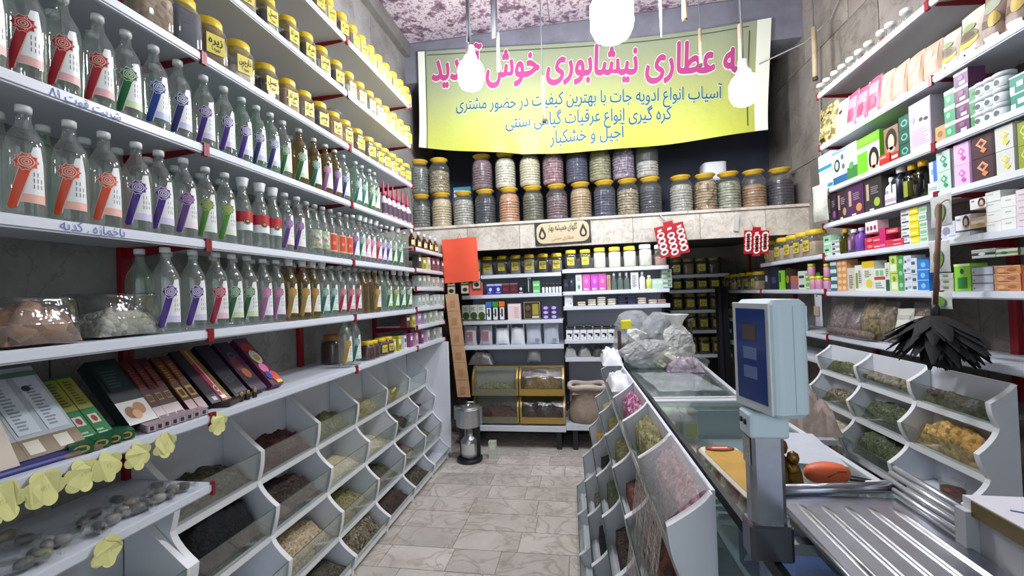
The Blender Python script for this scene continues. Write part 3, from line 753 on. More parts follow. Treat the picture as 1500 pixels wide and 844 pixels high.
bottle_row('b2', 'middle bottle shelf', 'labelled bottles on the middle bottle shelf', [
    B(38, 'dome', 'coral'), B(104, 'dome', 'coral'), B(154, 'dome', 'coral'), B(200, 'dome', 'purple'), B(235, 'dome', 'purple'), B(270, 'dome', 'violet'), B(303, 'slim', 'lime'), B(330, 'slim', 'lime'),
    B(357, 'red', None), B(381, 'red', None), B(401, 'red', None), B(419, 'slim', 'violet'), B(436, 'slim', 'violet'), B(449, 'plain', None), B(462, 'floral', None), B(473, 'floral', None), B(485, 'orange', None), B(498, 'orange', None), B(508, 'orange', None), B(517, 'slim', 'violet'),
    B(527, 'slim', 'teal', 'clear', 'cone'), B(535, 'slim', 'pink', 'clear', 'cone'), B(543, 'slim', 'pink', 'clear', 'cone'), B(551, 'slim', 'crimson', 'clear', 'cone'), B(559, 'slim', 'purple'), B(566, 'slim', 'purple'), B(574, 'slim', 'green', 'clear', 'cone'), B(583, 'slim', 'green', 'green', 'cone'), B(592, 'slim', None, 'green')])
bottle_row('b3', 'lowest bottle shelf', 'labelled bottles on the lowest bottle shelf', [
    B(243, 'dome', 'purple'), B(284, 'dome', 'purple'), B(317, 'dome', 'crimson'), B(341, 'dome', 'green'), B(364, 'dome', 'green'), B(387, 'slim', 'mauve'), B(406, 'slim', 'mauve'), B(425, 'slim', 'gold', 'amber', 'cone'), B(443, 'slim', 'gold', 'amber', 'cone'), B(459, 'slim', 'gold', 'amber', 'cone'),
    B(473, 'slim', 'teal', 'clear', 'cone'), B(486, 'slim', 'teal', 'clear', 'clear'), B(498, 'slim', 'crimson', 'clear', 'clear'), B(510, 'slim', 'crimson', 'clear', 'clear'), B(521, 'slim', 'crimson', 'clear', 'clear'), B(532, 'slim', None, 'amber', 'clear'), B(541, 'slim', None, 'amber', 'clear'), B(550, 'slim', 'gold', 'amber', 'clear'), B(559, 'slim', None, 'green', 'clear'),
    B(568, 'slim', 'green', 'green', 'clear'), B(578, 'slim', 'lime', 'green', 'cone'), B(588, 'slim', 'green', 'green', 'cone'), B(597, 'slim', 'green', 'green', 'cone')])
# the second rank of clear bottles, seen through and between the first
for zk, nm, y0, y1, st in (('b1', 'top', .75, 3.2, .108), ('b2', 'middle', .72, 3.4, .108), ('b3', 'lowest', 1.33, 3.4, .104)):
    y = y0; i = 0
    while y < y1:
        T('herbal_water_bottle', f'unlabelled clear bottle, {ORD[i]} in the back rank of the {nm} bottle shelf', 'bottle', (LX - .165, y + R.uniform(-.008, .008), LZ[zk]), 0, f'back rank of the {nm} bottle shelf', bottle_kit('dome', None, 'green' if i % 3 == 0 else 'clear', 'screw'))
        y += st; i += 1
# pump-nozzle bottles at the far end of the top bottle shelf
ys = row_y([562, 569, 576, 583, 590, 597], LZ['b1'] + .08, LX - .05)
for i, y in enumerate(ys):
    b = cached('nozz', lambda: MB().lathe([(.026, 0), (.032, .006), (.032, .11), (.026, .13), (.014, .15), (.012, .16)], 14).mesh('body', plain('rose_translucent', '#cbb4bd', .3)))
    nz = cached('nozz2', lambda: MB().lathe([(.016, .158), (.016, .175), (.010, .19), (.006, .26), (.003, .27)], 12).mesh('nozzle', plain('cherry_plastic', '#b3324c', .4)))
    lb = cached('nozz3', lambda: wrap_quad(MB(), .032, (-60, .025), (-60, .10), (60, .025), (60, .10), 6, 1, 0, .001).mesh('label', plain('label_dusk', '#4f3a48', .5)))
    T('dropper_bottle', f'pinkish bottle with a slim red nozzle, {ORD[i]} of the row at the shelf end', 'bottle', (LX - .05, y, LZ['b1']), math.radians(62), 'red-nozzled bottles at the end of the top bottle shelf', [('body', b), ('nozzle', nz), ('label', lb)])

# ---------------------------------------------------------------- honey and syrup jars
honey = {'brown': plain('dark_honey', '#5f4a3a', .4), 'amber': plain('amber_honey', '#7d5c42', .4), 'black': plain('black_syrup', '#26222c', .35), 'grey': plain('grey_powder', '#8d8884', .8, var=.15),
         'pale': plain('pale_powder', '#cfc9bf', .8, var=.12), 'white': plain('white_powder', '#e6e3da', .8, var=.1), 'beige': plain('beige_powder', '#c3a98f', .8, var=.15), 'navy': plain('indigo_goods', '#2c3550', .6, var=.5, scale=14),
         'crystal': speckle('white_crystals', ['#d9dcd6', '#b9c2ba', '#eceee9', '#cbb8b4'], 60), 'olive': plain('olive_paste', '#6e6038', .6), 'rose': plain('rose_powder', '#b98d86', .8)}
def jar_row(zk, shelf, spec, w=.098, h=.168, xoff=.065):
    ys = row_y([s[0] for s in spec], LZ[zk] + .06, LX - xoff)
    for i, (s, y) in enumerate(zip(spec, ys)):
        u, f, fl = s[:3]; sc = s[3] if len(s) > 3 else 1.
        T('honey_jar', f'yellow-lidded square jar of { {"brown": "brown honey", "amber": "amber honey", "black": "black syrup", "grey": "grey powder", "pale": "pale powder", "white": "white powder", "beige": "beige powder", "navy": "indigo goods", "crystal": "white crystals", "olive": "olive paste", "rose": "rosy powder"}[f] }, {ORD[i]} along the {shelf}', 'jar',
          (LX - xoff, y, LZ[zk]), math.radians(76 + R.uniform(-6, 6)), 'jars on the ' + shelf, jar_kit(w, h, honey[f], fl, i + len(zk) * 3 + (1 if zk == 'h2' else 0)), scale=sc)
jar_row('h3', 'lowest honey jar shelf', [(305, 'amber', .75, 1.12), (348, 'crystal', .45, 1.08), (388, 'black', .7), (419, 'beige', .85), (443, 'grey', .8), (466, 'black', .85), (486, 'rose', .8), (503, 'beige', .7), (521, 'brown', .5), (538, 'olive', .6), (550, 'grey', .8), (561, 'rose', .6), (572, 'pale', .8), (582, 'rose', .7), (592, 'grey', .5)])
jar_row('h2', 'middle honey jar shelf', [(352, 'grey', .8), (388, 'black', .7), (420, 'brown', .6), (446, 'black', .8), (468, 'pale', .6), (490, 'black', .75), (508, 'white', .6), (524, 'beige', .8), (538, 'grey', .6), (550, 'pale', .8), (562, 'white', .8), (573, 'white', .8), (583, 'white', .8), (593, 'white', .85)])
jar_row('h1', 'top honey jar shelf', [(438, 'grey', .8), (460, 'brown', .7), (477, 'white', .8), (497, 'black', .8), (513, 'grey', .8), (526, 'white', .8), (539, 'white', .7), (551, 'grey', .7), (562, 'white', .8), (573, 'grey', .5), (583, 'white', .7), (592, 'white', .6)])
ys = row_y([218, 262], LZ['h3'] + .06, LX - .07)
T('sweet_jar', 'stout clear jar of beige nuts beyond the edge of the lowest honey shelf', 'jar', (LX - .07, ys[0], LZ['h3']), 1.3, parts=jar_kit(.115, .2, speckle('beige_nuts', ['#a08a76', '#c2aa92', '#7d6a58'], 45), .8, label=False))
T('sweet_jar', 'stout clear jar of indigo goods next to the first honey jar', 'jar', (LX - .07, ys[1], LZ['h3']), 1.3, parts=jar_kit(.118, .2, honey['navy'], .93, label=False))
y = row_y([489], LZ['h3'] + .16, LX - .065)[0]
T('plastic_bag', 'crumpled clear plastic bag capping a honey jar lid', 'bag', (LX - .065, y, LZ['h3'] + .168), me=heap_mesh(.10, .10, .035, FILM, 4, name='plastic_bag'))

# ---------------------------------------------------------------- food boxes on the lowest bottle shelf
def clam_kit(w, d, h, fm, seed, fillh):
    def shell():
        mb = MB(); ch = .03
        prof = [(1., 0), (1.0, .35 * h), (1.06, .38 * h), (1.06, .42 * h), (1., .45 * h), (.93, .9 * h), (.88, h)]
        pts = []
        n = 28
        for k, z in prof:
            for i in range(n):
                a = 2 * PI * i / n; ca, sa = math.cos(a), math.sin(a); q = 1 / (abs(ca) ** 6 + abs(sa) ** 6) ** (1 / 6)
                pts.append((ca * q * w / 2 * k, sa * q * d / 2 * k, z))
        fs = [(k * n + i, k * n + (i + 1) % n, (k + 1) * n + (i + 1) % n, (k + 1) * n + i) for k in range(len(prof) - 1) for i in range(n)]
        fs.append(tuple((len(prof) - 1) * n + i for i in range(n))); fs.append(tuple(range(n))[::-1])
        return mb.add(pts, fs, 0, True).mesh('shell', clear('clamshell', '#e6e8e8', '#9ea3a4', 1.2, .08, .35, 18.))
    k = [('shell', shell()), ('contents', heap_mesh(w * .93, d * .92, fillh, fm, seed, .9, 'contents', .1, 30, 20))]
    return k
bz = LZ['b3']
p = onx(64, 520, LX); 
T('food_box', 'clear lidded box of brown dried peel at the front of the bottle shelf', 'food box', (LX - .085, onx(62, 500, LX - .03).y, bz + .007), (0, 0, LFT), parts=clam_kit(.185, .16, .125, speckle('dried_peel', ['#7d5c47', '#b08a6c', '#96705a', '#c9a98c', '#6a4a3a'], 26, .8, 1.), 3, .105))
T('food_box', 'clear lidded box of pale green flakes between the peel box and the bottles', 'food box', (LX - .13, onx(185, 480, LX - .08).y, bz + .007), (0, 0, LFT), parts=clam_kit(.225, .19, .135, speckle('green_flakes', ['#a8a88c', '#d2d0bc', '#8a8c70', '#e4e2d4', '#b8b49c'], 70), 5, .085))

# ---------------------------------------------------------------- incense packets on the shelf below
iz = LZ['inc']
def place_l(u, x, z): return row_y([u], z, x)[0]
def packet(name, label, u, v0, v1, w, t, length, c, prints, lean=62, x=LX - .05, group=None, roll=0):
    """flat packet leaning back on the rack: foot at the front, head towards the wall"""
    y = place_l(u, x, iz + .03)
    o = T(name, label, 'packet', (x, y, iz + .001 + t * math.sin(math.radians(lean * .72))), (math.radians(-lean * .72), math.radians(roll), LFT), group, carton_kit(w * .9, t, length, c, prints))
    o.rotation_mode = 'XYZ'
    return o
green_p = [('r', .0, .0, 1, .42, '#1f7a3d'), ('r', .06, .46, .88, .5, '#8c8a3a'), ('t', .25, .52, .5, .4, '#4f5a24'), ('r', .2, .22, .55, .14, '#d8d2c2'), ('e', .3, .24, .35, .1, '#9a3a2a'), ('t', .1, .04, .6, .1, '#9fd0a0')]
for i, u in enumerate((18, 66, 108)):
    packet('soap_packet', f'long pale blue packet with a brown foot, {ORD[i]} on the incense shelf', u, 0, 0, .075, .03, .30, '#aab4ba', [('r', 0, 0, 1, .2, '#7d6a4a'), ('r', .1, .03, .5, .14, '#c9c4b2'), ('r', .12, .24, .76, .7, '#c3ccd2'), ('t', .25, .28, .4, .5, '#7d8a96'), ('e', .15, .7, .3, .07, '#3a4456'), ('r', 0, .88, 1, .06, '#5a7a62')], 58, group='pale blue packets leaning on the incense shelf')
for i, u in enumerate((103, 124, 146)):
    packet('incense_packet', f'green and mustard incense packet, {ORD[i]} of the leaning three', u + 12, 0, 0, .05, .022, .25, '#1d6a38', green_p, 60, group='green and mustard packets leaning on the incense shelf', x=LX - .07)
packet('nut_box', 'black box with a white foot showing nuts, between green and wine-red packets', 212, 0, 0, .105, .04, .27, '#0f1a1c', [('r', 0, 0, 1, .34, '#c9c6c0'), ('e', .12, .08, .38, .18, '#8a5a3a'), ('e', .45, .12, .38, .18, '#a8744a'), ('e', .3, .06, .3, .14, '#c49a6a'), ('r', .12, .5, .76, .4, '#16282a'), ('t', .2, .55, .5, .28, '#2d4a48')], 56, x=LX - .06)
wine = [('r', 0, 0, 1, .22, '#b9a8a8'), ('r', .1, .03, .8, .05, '#5a3a3a'), ('r', .2, .3, .6, .12, '#8a6a2a'), ('r', .28, .32, .44, .08, '#3a1a14'), ('r', .1, .5, .8, .42, '#4f1c20'), ('t', .2, .55, .5, .3, '#7d3a34')]
for i, u in enumerate((243, 256, 268)):
    packet('incense_packet', f'slim wine-red incense packet with a pale foot, {ORD[i]} of three past the nut box', u, 0, 0, .036, .02, .27, '#3d1416', wine, 56, group='slim wine-red packets on the incense shelf')
for i, u in enumerate((287, 300)):
    packet('incense_packet', f'brown incense packet with an ochre square, {ORD[i]} of two', u, 0, 0, .038, .02, .27, '#4a2a1e', [('r', 0, 0, 1, .2, '#a8908a'), ('r', .12, .25, .76, .18, '#b08a2a'), ('r', .25, .28, .5, .11, '#3a2014'), ('r', .1, .5, .8, .4, '#6a3a24'), ('t', .2, .55, .5, .3, '#a8763a')], 58, group='brown packets with ochre squares on the incense shelf')
packet('incense_box', 'dark plum incense box with a small white mark beside the gold one', 318, 0, 0, .05, .03, .28, '#1c1020', [('r', .4, .04, .4, .07, '#b9b4b4'), ('r', .1, .2, .8, .3, '#2d1424')], 60)
packet('incense_box', 'gold and magenta incense box with a round white emblem', 333, 0, 0, .05, .03, .29, '#8a6a2e', [('r', 0, 0, .45, .7, '#a31f5c'), ('r', .4, 0, .12, .95, '#d9b878'), ('e', .12, .16, .36, .12, '#e8e0e0'), ('e', .17, .18, .26, .08, '#a31f5c'), ('t', .58, .3, .3, .4, '#5f4318'), ('r', .05, .03, .5, .06, '#f0ead8')], 62)
packet('picture_packet', 'dark glossy packet with faint loops beside the gold incense box', 356, 0, 0, .085, .03, .29, '#14121c', [('e', .2, .25, .5, .12, '#3d3a48'), ('e', .27, .27, .36, .08, '#14121c'), ('r', .05, .6, .9, .3, '#221a2a'), ('r', .1, .05, .8, .08, '#2e2a38')], 60)
packet('picture_packet', 'purple picture packet with orange bloom, second of the glossy ones', 381, 0, 0, .09, .03, .29, '#2a1430', [('e', .1, .4, .6, .3, '#6a2a3a'), ('e', .3, .25, .5, .2, '#a85a2a'), ('e', .25, .65, .5, .14, '#5a4a62'), ('e', .32, .68, .36, .08, '#2a1430'), ('r', 0, 0, 1, .1, '#3a1a3c')], 60)
packet('picture_packet', 'bright flowery packet in pink, white and yellow at the end of the leaning row', 408, 0, 0, .085, .03, .30, '#5a2448', [('e', .1, .7, .8, .2, '#b0302a'), ('e', .15, .45, .75, .28, '#d8dcc2'), ('e', .35, .5, .4, .14, '#d2b03a'), ('e', .1, .25, .6, .2, '#e27aa0'), ('e', .4, .05, .6, .22, '#e2564a'), ('r', .5, .02, .45, .06, '#f0c23a'), ('e', .1, .12, .4, .16, '#3a4aa8')], 60)
packet('cream_packet', 'cream paper packet with a small black bar at the very start of the incense shelf', -4, 0, 0, .10, .03, .16, '#b8a892', [('r', .3, .55, .5, .06, '#1c1a18'), ('t', .2, .15, .5, .25, '#9a8a76')], 40, x=LX - .03)
def flat(name, label, u, w, d, h, c, prints, lift=0., yaw=0., group=None, x=LX - .075):
    y = place_l(u, x, iz + .02)
    return T(name, label, 'packet', (x + d / 2, y, iz + lift + .002), LFT + yaw, group, carton_kit(w, d, h, c, prints))
for i, (u, w) in enumerate(((92, .09), (122, .08), (142, .07), (160, .07))):
    flat('incense_carton', f'dark green carton lying flat with a gold end badge, {ORD[i]} along the shelf edge', u, w * .55, .13, .026, '#1d5a3a', [('e', .15, .1, .7, .8, '#c2a45a'), ('r', .3, .3, .4, .4, '#1d5a3a')], yaw=-.5, group='green cartons lying at the incense shelf edge', lift=.001)
for i, u in enumerate((196, 208, 219, 231, 242, 253, 264, 275)):
    flat('incense_carton', f'pinkish grey carton lying flat, {ORD[i]} of eight along the shelf edge', u, .026, .14, .022, '#a8949a', [('r', .1, .1, .8, .8, '#c9bcc0'), ('r', .3, .2, .4, .6, '#4a3a40')], yaw=-.42, group='pinkish cartons lying at the incense shelf edge')
flat('paper_bag', 'flat brown paper packet under the cream packet at the shelf edge', 60, .2, .11, .012, '#8a7460', [('t', .1, .2, .8, .6, '#a8927c')], yaw=-.2)
flat('paper_bag', 'flat blue foil packet at the very front of the incense shelf', 14, .22, .10, .016, '#3d3d78', [('t', .05, .1, .9, .8, '#7a7aae')], yaw=-.1)
flat('incense_carton', 'long dark brown carton lying below the glossy packets', 345, .22, .08, .02, '#3a2c26', [('r', .05, .2, .6, .6, '#54423a')], yaw=.25)
for i, u in enumerate((353, 363, 373)):
    y = place_l(u, LX - .03, iz + .02)
    T('oil_vial', f'tiny gold-capped vial standing at the shelf edge, {ORD[i]} of three', 'vial', (LX - .03, y, iz), 0, 'gold-capped vials on the incense shelf', [('glass', cached('vg', lambda: MB().lathe([(.008, 0), (.010, .003), (.010, .02), (.006, .026)], 10).mesh('glass', plain('dark_vial', '#2e2620', .2)))), ('cap', cached('vc', lambda: MB().lathe([(.008, .024), (.008, .038), (.006, .040)], 10).mesh('cap', plain('gold_metal', '#c9a86a', .3, .8))))])
# far half of the same shelf: dark jar, one tall bottle, honey jars, small boxes
y = place_l(483, LX - .25, iz + .1)
T('honey_jar', 'large dark honey jar with an amber lid far back on the bare shelf', 'jar', (LX - .22, y, iz), 1.2, parts=jar_kit(.13, .19, plain('dark_honey2', '#3d1c14', .3), .95, label=False, lid=plain('amber_lid', '#8a5a1e', .4), lid_key='amb'))
ys = row_y([506, 519], iz + .1, LX - .05)
for i, y in enumerate(ys):
    T('herbal_water_bottle', ('lone clear bottle with golden ribbon under the shelf joint', 'lone clear bottle with teal ribbon under the shelf joint')[i], 'bottle', (LX - .05, y, iz), math.radians(58), None, bottle_kit('dome', ('gold', 'teal')[i], 'clear', 'clear'))
for i, u in enumerate((538, 545, 557, 567)):
    y = place_l(u, LX - .06, iz + .05)
    T('honey_jar', f'small jar of dark honey under a yellow lid, {ORD[i]} after the lone bottles', 'jar', (LX - .06, y, iz), 1.3, 'small dark honey jars on the incense shelf', jar_kit(.085, .125, plain('dark_honey3', '#4a1a14', .25), .95, i + 3, label=i > 1))
def small_box(name, label, u, x, z, w, d, h, c, pr, group=None, ang=LFT, cat='box'):
    y = row_y([u], z + h / 2, x)[0]
    return T(name, label, cat, (x, y, z), ang, group, carton_kit(w, d, h, c, pr))
for i, (u, w, h, c, nm) in enumerate(((578, .05, .1, '#c9bfae', 'cream'), (586, .05, .11, '#c3b52e', 'yellow'), (594, .04, .105, '#e4e6e0', 'white'), (603, .055, .11, '#9a4a86', 'magenta'), (611, .055, .105, '#d8a8c4', 'pink'), (619, .05, .10, '#8a3a70', 'plum'), (628, .06, .105, '#cbb8c4', 'grey-pink'), (637, .06, .10, '#9fa59a', 'grey'), (646, .06, .10, '#c9cfc4', 'pale'))):
    small_box('ointment_box', f'{nm} ointment box on the long shelf above the bins, {ORD[i]} past the honey', u, LX - .03, iz, w, .06, h, c, [('r', .15, .5, .7, .3, '#eceee8' if c != '#e4e6e0' else '#3a4456'), ('t', .15, .12, .7, .25, '#4a4450')], 'ointment boxes above the bins')
NS = [('top small shelf', 1.36, .11), ('second small shelf', 1.515, .115), ('third small shelf', 1.69, .12), ('fourth small shelf', 1.85, .13)]
pal = {0: ['#5a2a30', '#c9b83a', '#c49ac4', '#b8a0bc', '#b9c9ac', '#c6d2ba', '#d4dac8'], 1: ['#b9c4bc', '#c4cec6', '#d0d8d2', '#aebab4', '#c9d2cc', '#d8ded8', '#c2ccc4'], 2: ['#8f9690', '#a8aea6', '#b9bcb2', '#c9c2b2', '#d2cec0', '#b4b8b0'], 3: ['#3a3a34', '#b3a83a', '#d8d2a0', '#7a4a5a', '#8a5a66', '#6a5560']}
pname = ['lowest', 'second', 'third', 'topmost']
cw = {'#5a2a30': 'maroon', '#c9b83a': 'yellow', '#c49ac4': 'lilac', '#b8a0bc': 'lilac', '#3a3a34': 'black', '#b3a83a': 'mustard', '#d8d2a0': 'cream', '#7a4a5a': 'plum', '#8a5a66': 'plum', '#6a5560': 'plum'}
for k, (nm, z, h) in enumerate(NS):
    for i, c in enumerate(pal[k]):
        u = (594 if k == 0 else 612) + ((652 - 594 if k == 0 else 40) * (i + .5) / len(pal[k]))
        small_box('ointment_box', f'{cw.get(c, "pale green" if k == 0 else "pale grey")} remedy box, {ORD[i]} on the {pname[k]} of the close short shelves', u, LX - .025, z, .07 if k else .075, .06, h * R.uniform(.8, .98), c, [('r', .12, .55, .76, .25, '#f0f2ea'), ('t', .15, .12, .7, .3, '#5a6a5e')], f'remedy boxes on the {pname[k]} of the close short shelves')
for i in range(9):
    y = 3.54 + .075 * i
    T('rose_oil_bottle', f'little golden oil bottle with a white cap, {ORD[i]} along the top of the short shelving', 'bottle', (LX - .04 - .03 * (i % 2), y, 2.03), 1.2, 'golden oil bottles on the short shelving', [('glass', cached('rog', lambda: MB().lathe([(.022, 0), (.026, .005), (.026, .08), (.012, .105), (.011, .12)], 12).mesh('glass', clear('golden_oil', '#c9a53c', '#7d5f1c', 1., .05)))), ('cap', cached('roc', lambda: MB().lathe([(.013, .118), (.013, .145), (.009, .15)], 10).mesh('cap', CAPW))), ('label', cached('rol', lambda: wrap_quad(MB(), .026, (-50, .02), (-50, .06), (50, .02), (50, .06), 5, 1, 0, .001).mesh('label', plain('straw_label', '#d8cf9a', .5))))])

# ---------------------------------------------------------------- flower-shaped paper price tags on the shelf edges
def flower_tag(label, u, v, z_edge, size, ph, petals=6):
    p = onx(u, v, LX + .008)
    n = 72
    def fn(sgn):
        return [(sgn * .0012 + .004 * math.sin(3 * 2 * PI * i / n), 1.18 * size * (.74 + .30 * abs(math.cos(petals * PI * i / n + ph)) ** .55) * math.cos(2 * PI * i / n), 1.18 * size * (.74 + .30 * abs(math.cos(petals * PI * i / n + ph)) ** .55) * math.sin(2 * PI * i / n)) for i in range(n)]
    a, b = fn(1), fn(-1)
    mb = MB().add(a + b, [tuple(range(n)), tuple(range(n, 2 * n))[::-1]] + [(i, n + i, n + (i + 1) % n, (i + 1) % n) for i in range(n)])
    o = T('paper_flower_tag', label, 'price tag', (LX + .013, p.y, p.z), (0, math.radians(-4), 0), 'flower-shaped paper tags on the shelf edges', me=fixn(mb.mesh('paper_flower_tag', plain('yellow_paper', '#dcdb92', .8, var=.06, scale=20))))
    ob('pencil_note', lettering('۱۲۰', size * .5, plain('pencil', '#c9c682', .8), 0), o, (.003, 0, -size * .12), (0, 0, LFT))
for i, (u, v, s) in enumerate(((-2, 738, .042), (62, 716, .040), (118, 697, .038), (155, 684, .036), (200, 668, .035), (240, 652, .034), (318, 621, .034))):
    flower_tag(f'pale yellow paper flower tag, {ORD[i]} from the shop front on the incense shelf edge', u, v, 0, s, .4 * i)
flower_tag('pale yellow paper flower tag alone on the low candy shelf edge', 155, 808, 0, .036, .5, 5)

# ---------------------------------------------------------------- wrapped sweets on the low shelf
cz = .935; n = 0
for (u, v) in ((-20, 800), (8, 785), (35, 790), (52, 812), (38, 826), (68, 800), (92, 790), (95, 815), (120, 766), (138, 752), (150, 772), (165, 760), (178, 748), (190, 738), (205, 744), (214, 728), (225, 738), (236, 722), (248, 730), (255, 715), (262, 722), (272, 712), (172, 732), (230, 712)):
    p = onz(u, v, cz + .02)
    if p.x < -1.76 or p.y < .3: p = Vector((max(p.x, -1.7), max(p.y, .35), p.z))
    c = ['#a8a49a', '#a39d66', '#4a3e36', '#2c2622', '#3a322c', '#8f8a80'][n % 6]
    bd = cached(('sw', c), lambda: MB().lathe([(.004, -.022), (.012, -.019), (.016, -.006), (.016, .006), (.012, .019), (.004, .022)], 12, M=Matrix.Rotation(PI / 2, 4, 'Y')).mesh('sweet', plain('sweet' + c, c, .3)))
    wr = cached('swr', lambda: MB().lathe([(.017, -.05), (.011, -.042), (.005, -.03), (.018, -.016), (.0185, 0), (.018, .016), (.005, .03), (.011, .042), (.017, .05)], 12, M=Matrix.Rotation(PI / 2, 4, 'Y'), cap=False).mesh('wrapper', clear('sweet_wrap', '#eeeeee', '#b9b9b9', 1., .06, .9, 60., haze=.12)))
    T('wrapped_sweet', f'sweet in twisted clear wrap, {ORD[n]} in the low candy tray', 'sweet', (min(p.x, LX - .04), p.y, cz + .0187), (0, 0, R.uniform(0, 3)), 'wrapped sweets on the low shelf', scale=.85, parts=[('sweet', bd), ('wrapper', wr)])
    n += 1

# handwriting in blue ink on the shelf lips
blue = plain('blue_ink', '#5f78b4', .6)
def handwriting(text, u0, u1, v0, v1, size, owner):
    a, b = onx(u0, v0, LX + .007), onx(u1, v1, LX + .007); c = (a + b) / 2
    ob('handwriting', lettering(text, size, blue, .0, abs(b.y - a.y)), owner, (LX + .0065, c.y, c.z - size * .25), (0, 0, LFT))
bay0 = [o for o in COL.objects if o.name == 'shelving_bay'][0]
handwriting('باخمازه . کدیه', 88, 184, 330, 343, .04, bay0)
handwriting('شربت قوت ۱۸', 72, 178, 136, 172, .034, bay0)

# ================================================================= STEPPED BINS (S-edged dividers, sloping glass fronts)
LAM = plain('white_laminate', '#dfe3ea', .4, var=.04, scale=5)
EDGE = plain('pale_edge_strip', '#eef0f0', .35)
GEDGE = plain('glass_edge', '#3f5a50', .2)
def bin_profile(lips, notches, ztop, zbot):
    """front outline of a divider, (depth, z) from the top down: lips are the pane tops, notches the rails between tiers"""
    pts = [(lips[0][0] * .05, ztop)]
    d0 = lips[0]
    for i in range(1, 5): t = i / 5; pts.append((d0[0] * (.05 + .95 * t ** 1.3), ztop + (d0[1] - ztop) * t))
    for k, (d, z) in enumerate(lips):
        pts.append((d, z)); nd, nz = notches[k]
        for i in range(1, 6):
            t = i / 6; bul = .018 * math.sin(PI * t); pts.append((d + (nd - d) * t + bul * .4, z + (nz - z) * t))
        pts.append((nd, nz))
        if k + 1 < len(lips):
            d2, z2 = lips[k + 1]
            for i in range(1, 6):
                t = i / 6; pts.append((nd + (d2 - nd) * t ** 1.6, nz + (z2 - nz) * t))
    if notches[-1][1] > zbot + .01: pts.append((notches[-1][0], zbot))
    return pts + [(0, zbot)]
def bin_unit(name, label, origin, yaw, divs, lips, notches, ztop, zbot, end_solid=(), film=None):
    """local: depth d runs to -Y, divs along local X; back panel at y = 0"""
    prof = bin_profile(lips, notches, ztop, zbot); parts = []
    th = .018
    for n, x in enumerate(divs):
        mb = MB().prism(prof, lambda a, b: (x - th / 2, -a, b), lambda a, b: (x + th / 2, -a, b))
        em = MB(); fr = prof[:-1]
        for i in range(len(fr) - 1):
            (a, z), (a2, z2) = fr[i], fr[i + 1]
            em.add([(x - th * .72, -a - .0005, z), (x + th * .72, -a - .0005, z), (x + th * .72, -a2 - .0005, z2), (x - th * .72, -a2 - .0005, z2),
                    (x - th * .72, -a - .004, z), (x + th * .72, -a - .004, z), (x + th * .72, -a2 - .004, z2), (x - th * .72, -a2 - .004, z2)], [(4, 7, 6, 5), (0, 4, 5, 1), (0, 3, 7, 4), (1, 5, 6, 2)])
        parts.append(('divider', fixn(mb.mesh('divider', LAM)), [('edge_strip', em.mesh('edge_strip', EDGE))]))
    x0, x1 = divs[0] + th / 2, divs[-1] - th / 2
    parts.append(('back_panel', MB().box(x0, x1, -.006, .006, zbot, ztop).mesh('back_panel', LAM)))
    for k, (nd, nz) in enumerate(notches):
        bl = notches[k][0]
        parts.append(('tier_floor', MB().add([(x0, -.006, nz + .03), (x1, -.006, nz + .03), (x1, -nd + .012, nz), (x0, -nd + .012, nz), (x0, -.006, nz + .018), (x1, -.006, nz + .018), (x1, -nd + .012, nz - .012), (x0, -nd + .012, nz - .012)], [(0, 3, 2, 1), (4, 5, 6, 7), (3, 7, 6, 2)]).mesh('tier_floor', LAM)))
        for i in range(len(divs) - 1):
            a, b = divs[i] + th / 2, divs[i + 1] - th / 2
            parts.append(('rail', MB().box(a, b, -nd - .004, -nd + .012, nz - .024, nz + .006).mesh('rail', EDGE)))
            ld, lz = lips[k]
            mb = MB(); o = .0025
            P = lambda x, t, s: (x, -(nd + (ld - nd) * t) - s * o, nz + .006 + (lz - nz - .006) * t)
            mb.add([P(a, 0, 1), P(b, 0, 1), P(b, 1, 1), P(a, 1, 1), P(a, 0, -1), P(b, 0, -1), P(b, 1, -1), P(a, 1, -1)], [(0, 1, 2, 3), (7, 6, 5, 4), (0, 4, 5, 1), (1, 5, 6, 2), (0, 3, 7, 4)], 0)
            mb.add([P(a, 1, 1), P(b, 1, 1), P(b, 1.02, 0), P(a, 1.02, 0), P(a, 1, -1), P(b, 1, -1)], [(0, 1, 2, 3), (3, 2, 5, 4)], 1)
            parts.append(('glass_front', mb.mesh('glass_front', PANE, GEDGE)))
    parts.append(('plinth', MB().box(x0, x1, -notches[-1][0] + .02, -.01, max(zbot, .03), notches[-1][1] - .03).mesh('plinth', plain('plinth_grey', '#b9bdc2', .5))))
    for x in (x0 + .05, (x0 + x1) / 2, x1 - .05):
        parts.append(('foot', MB().lathe([(.022, 0), (.022, .05), (.03, .055), (.03, max(zbot, .03) + .002)], 10, (x, -notches[-1][0] + .06, 0)).mesh('foot', plain('black_rubber', '#1c1c1e', .7))))
    return T(name, label, 'display bins', origin, yaw, parts=parts)
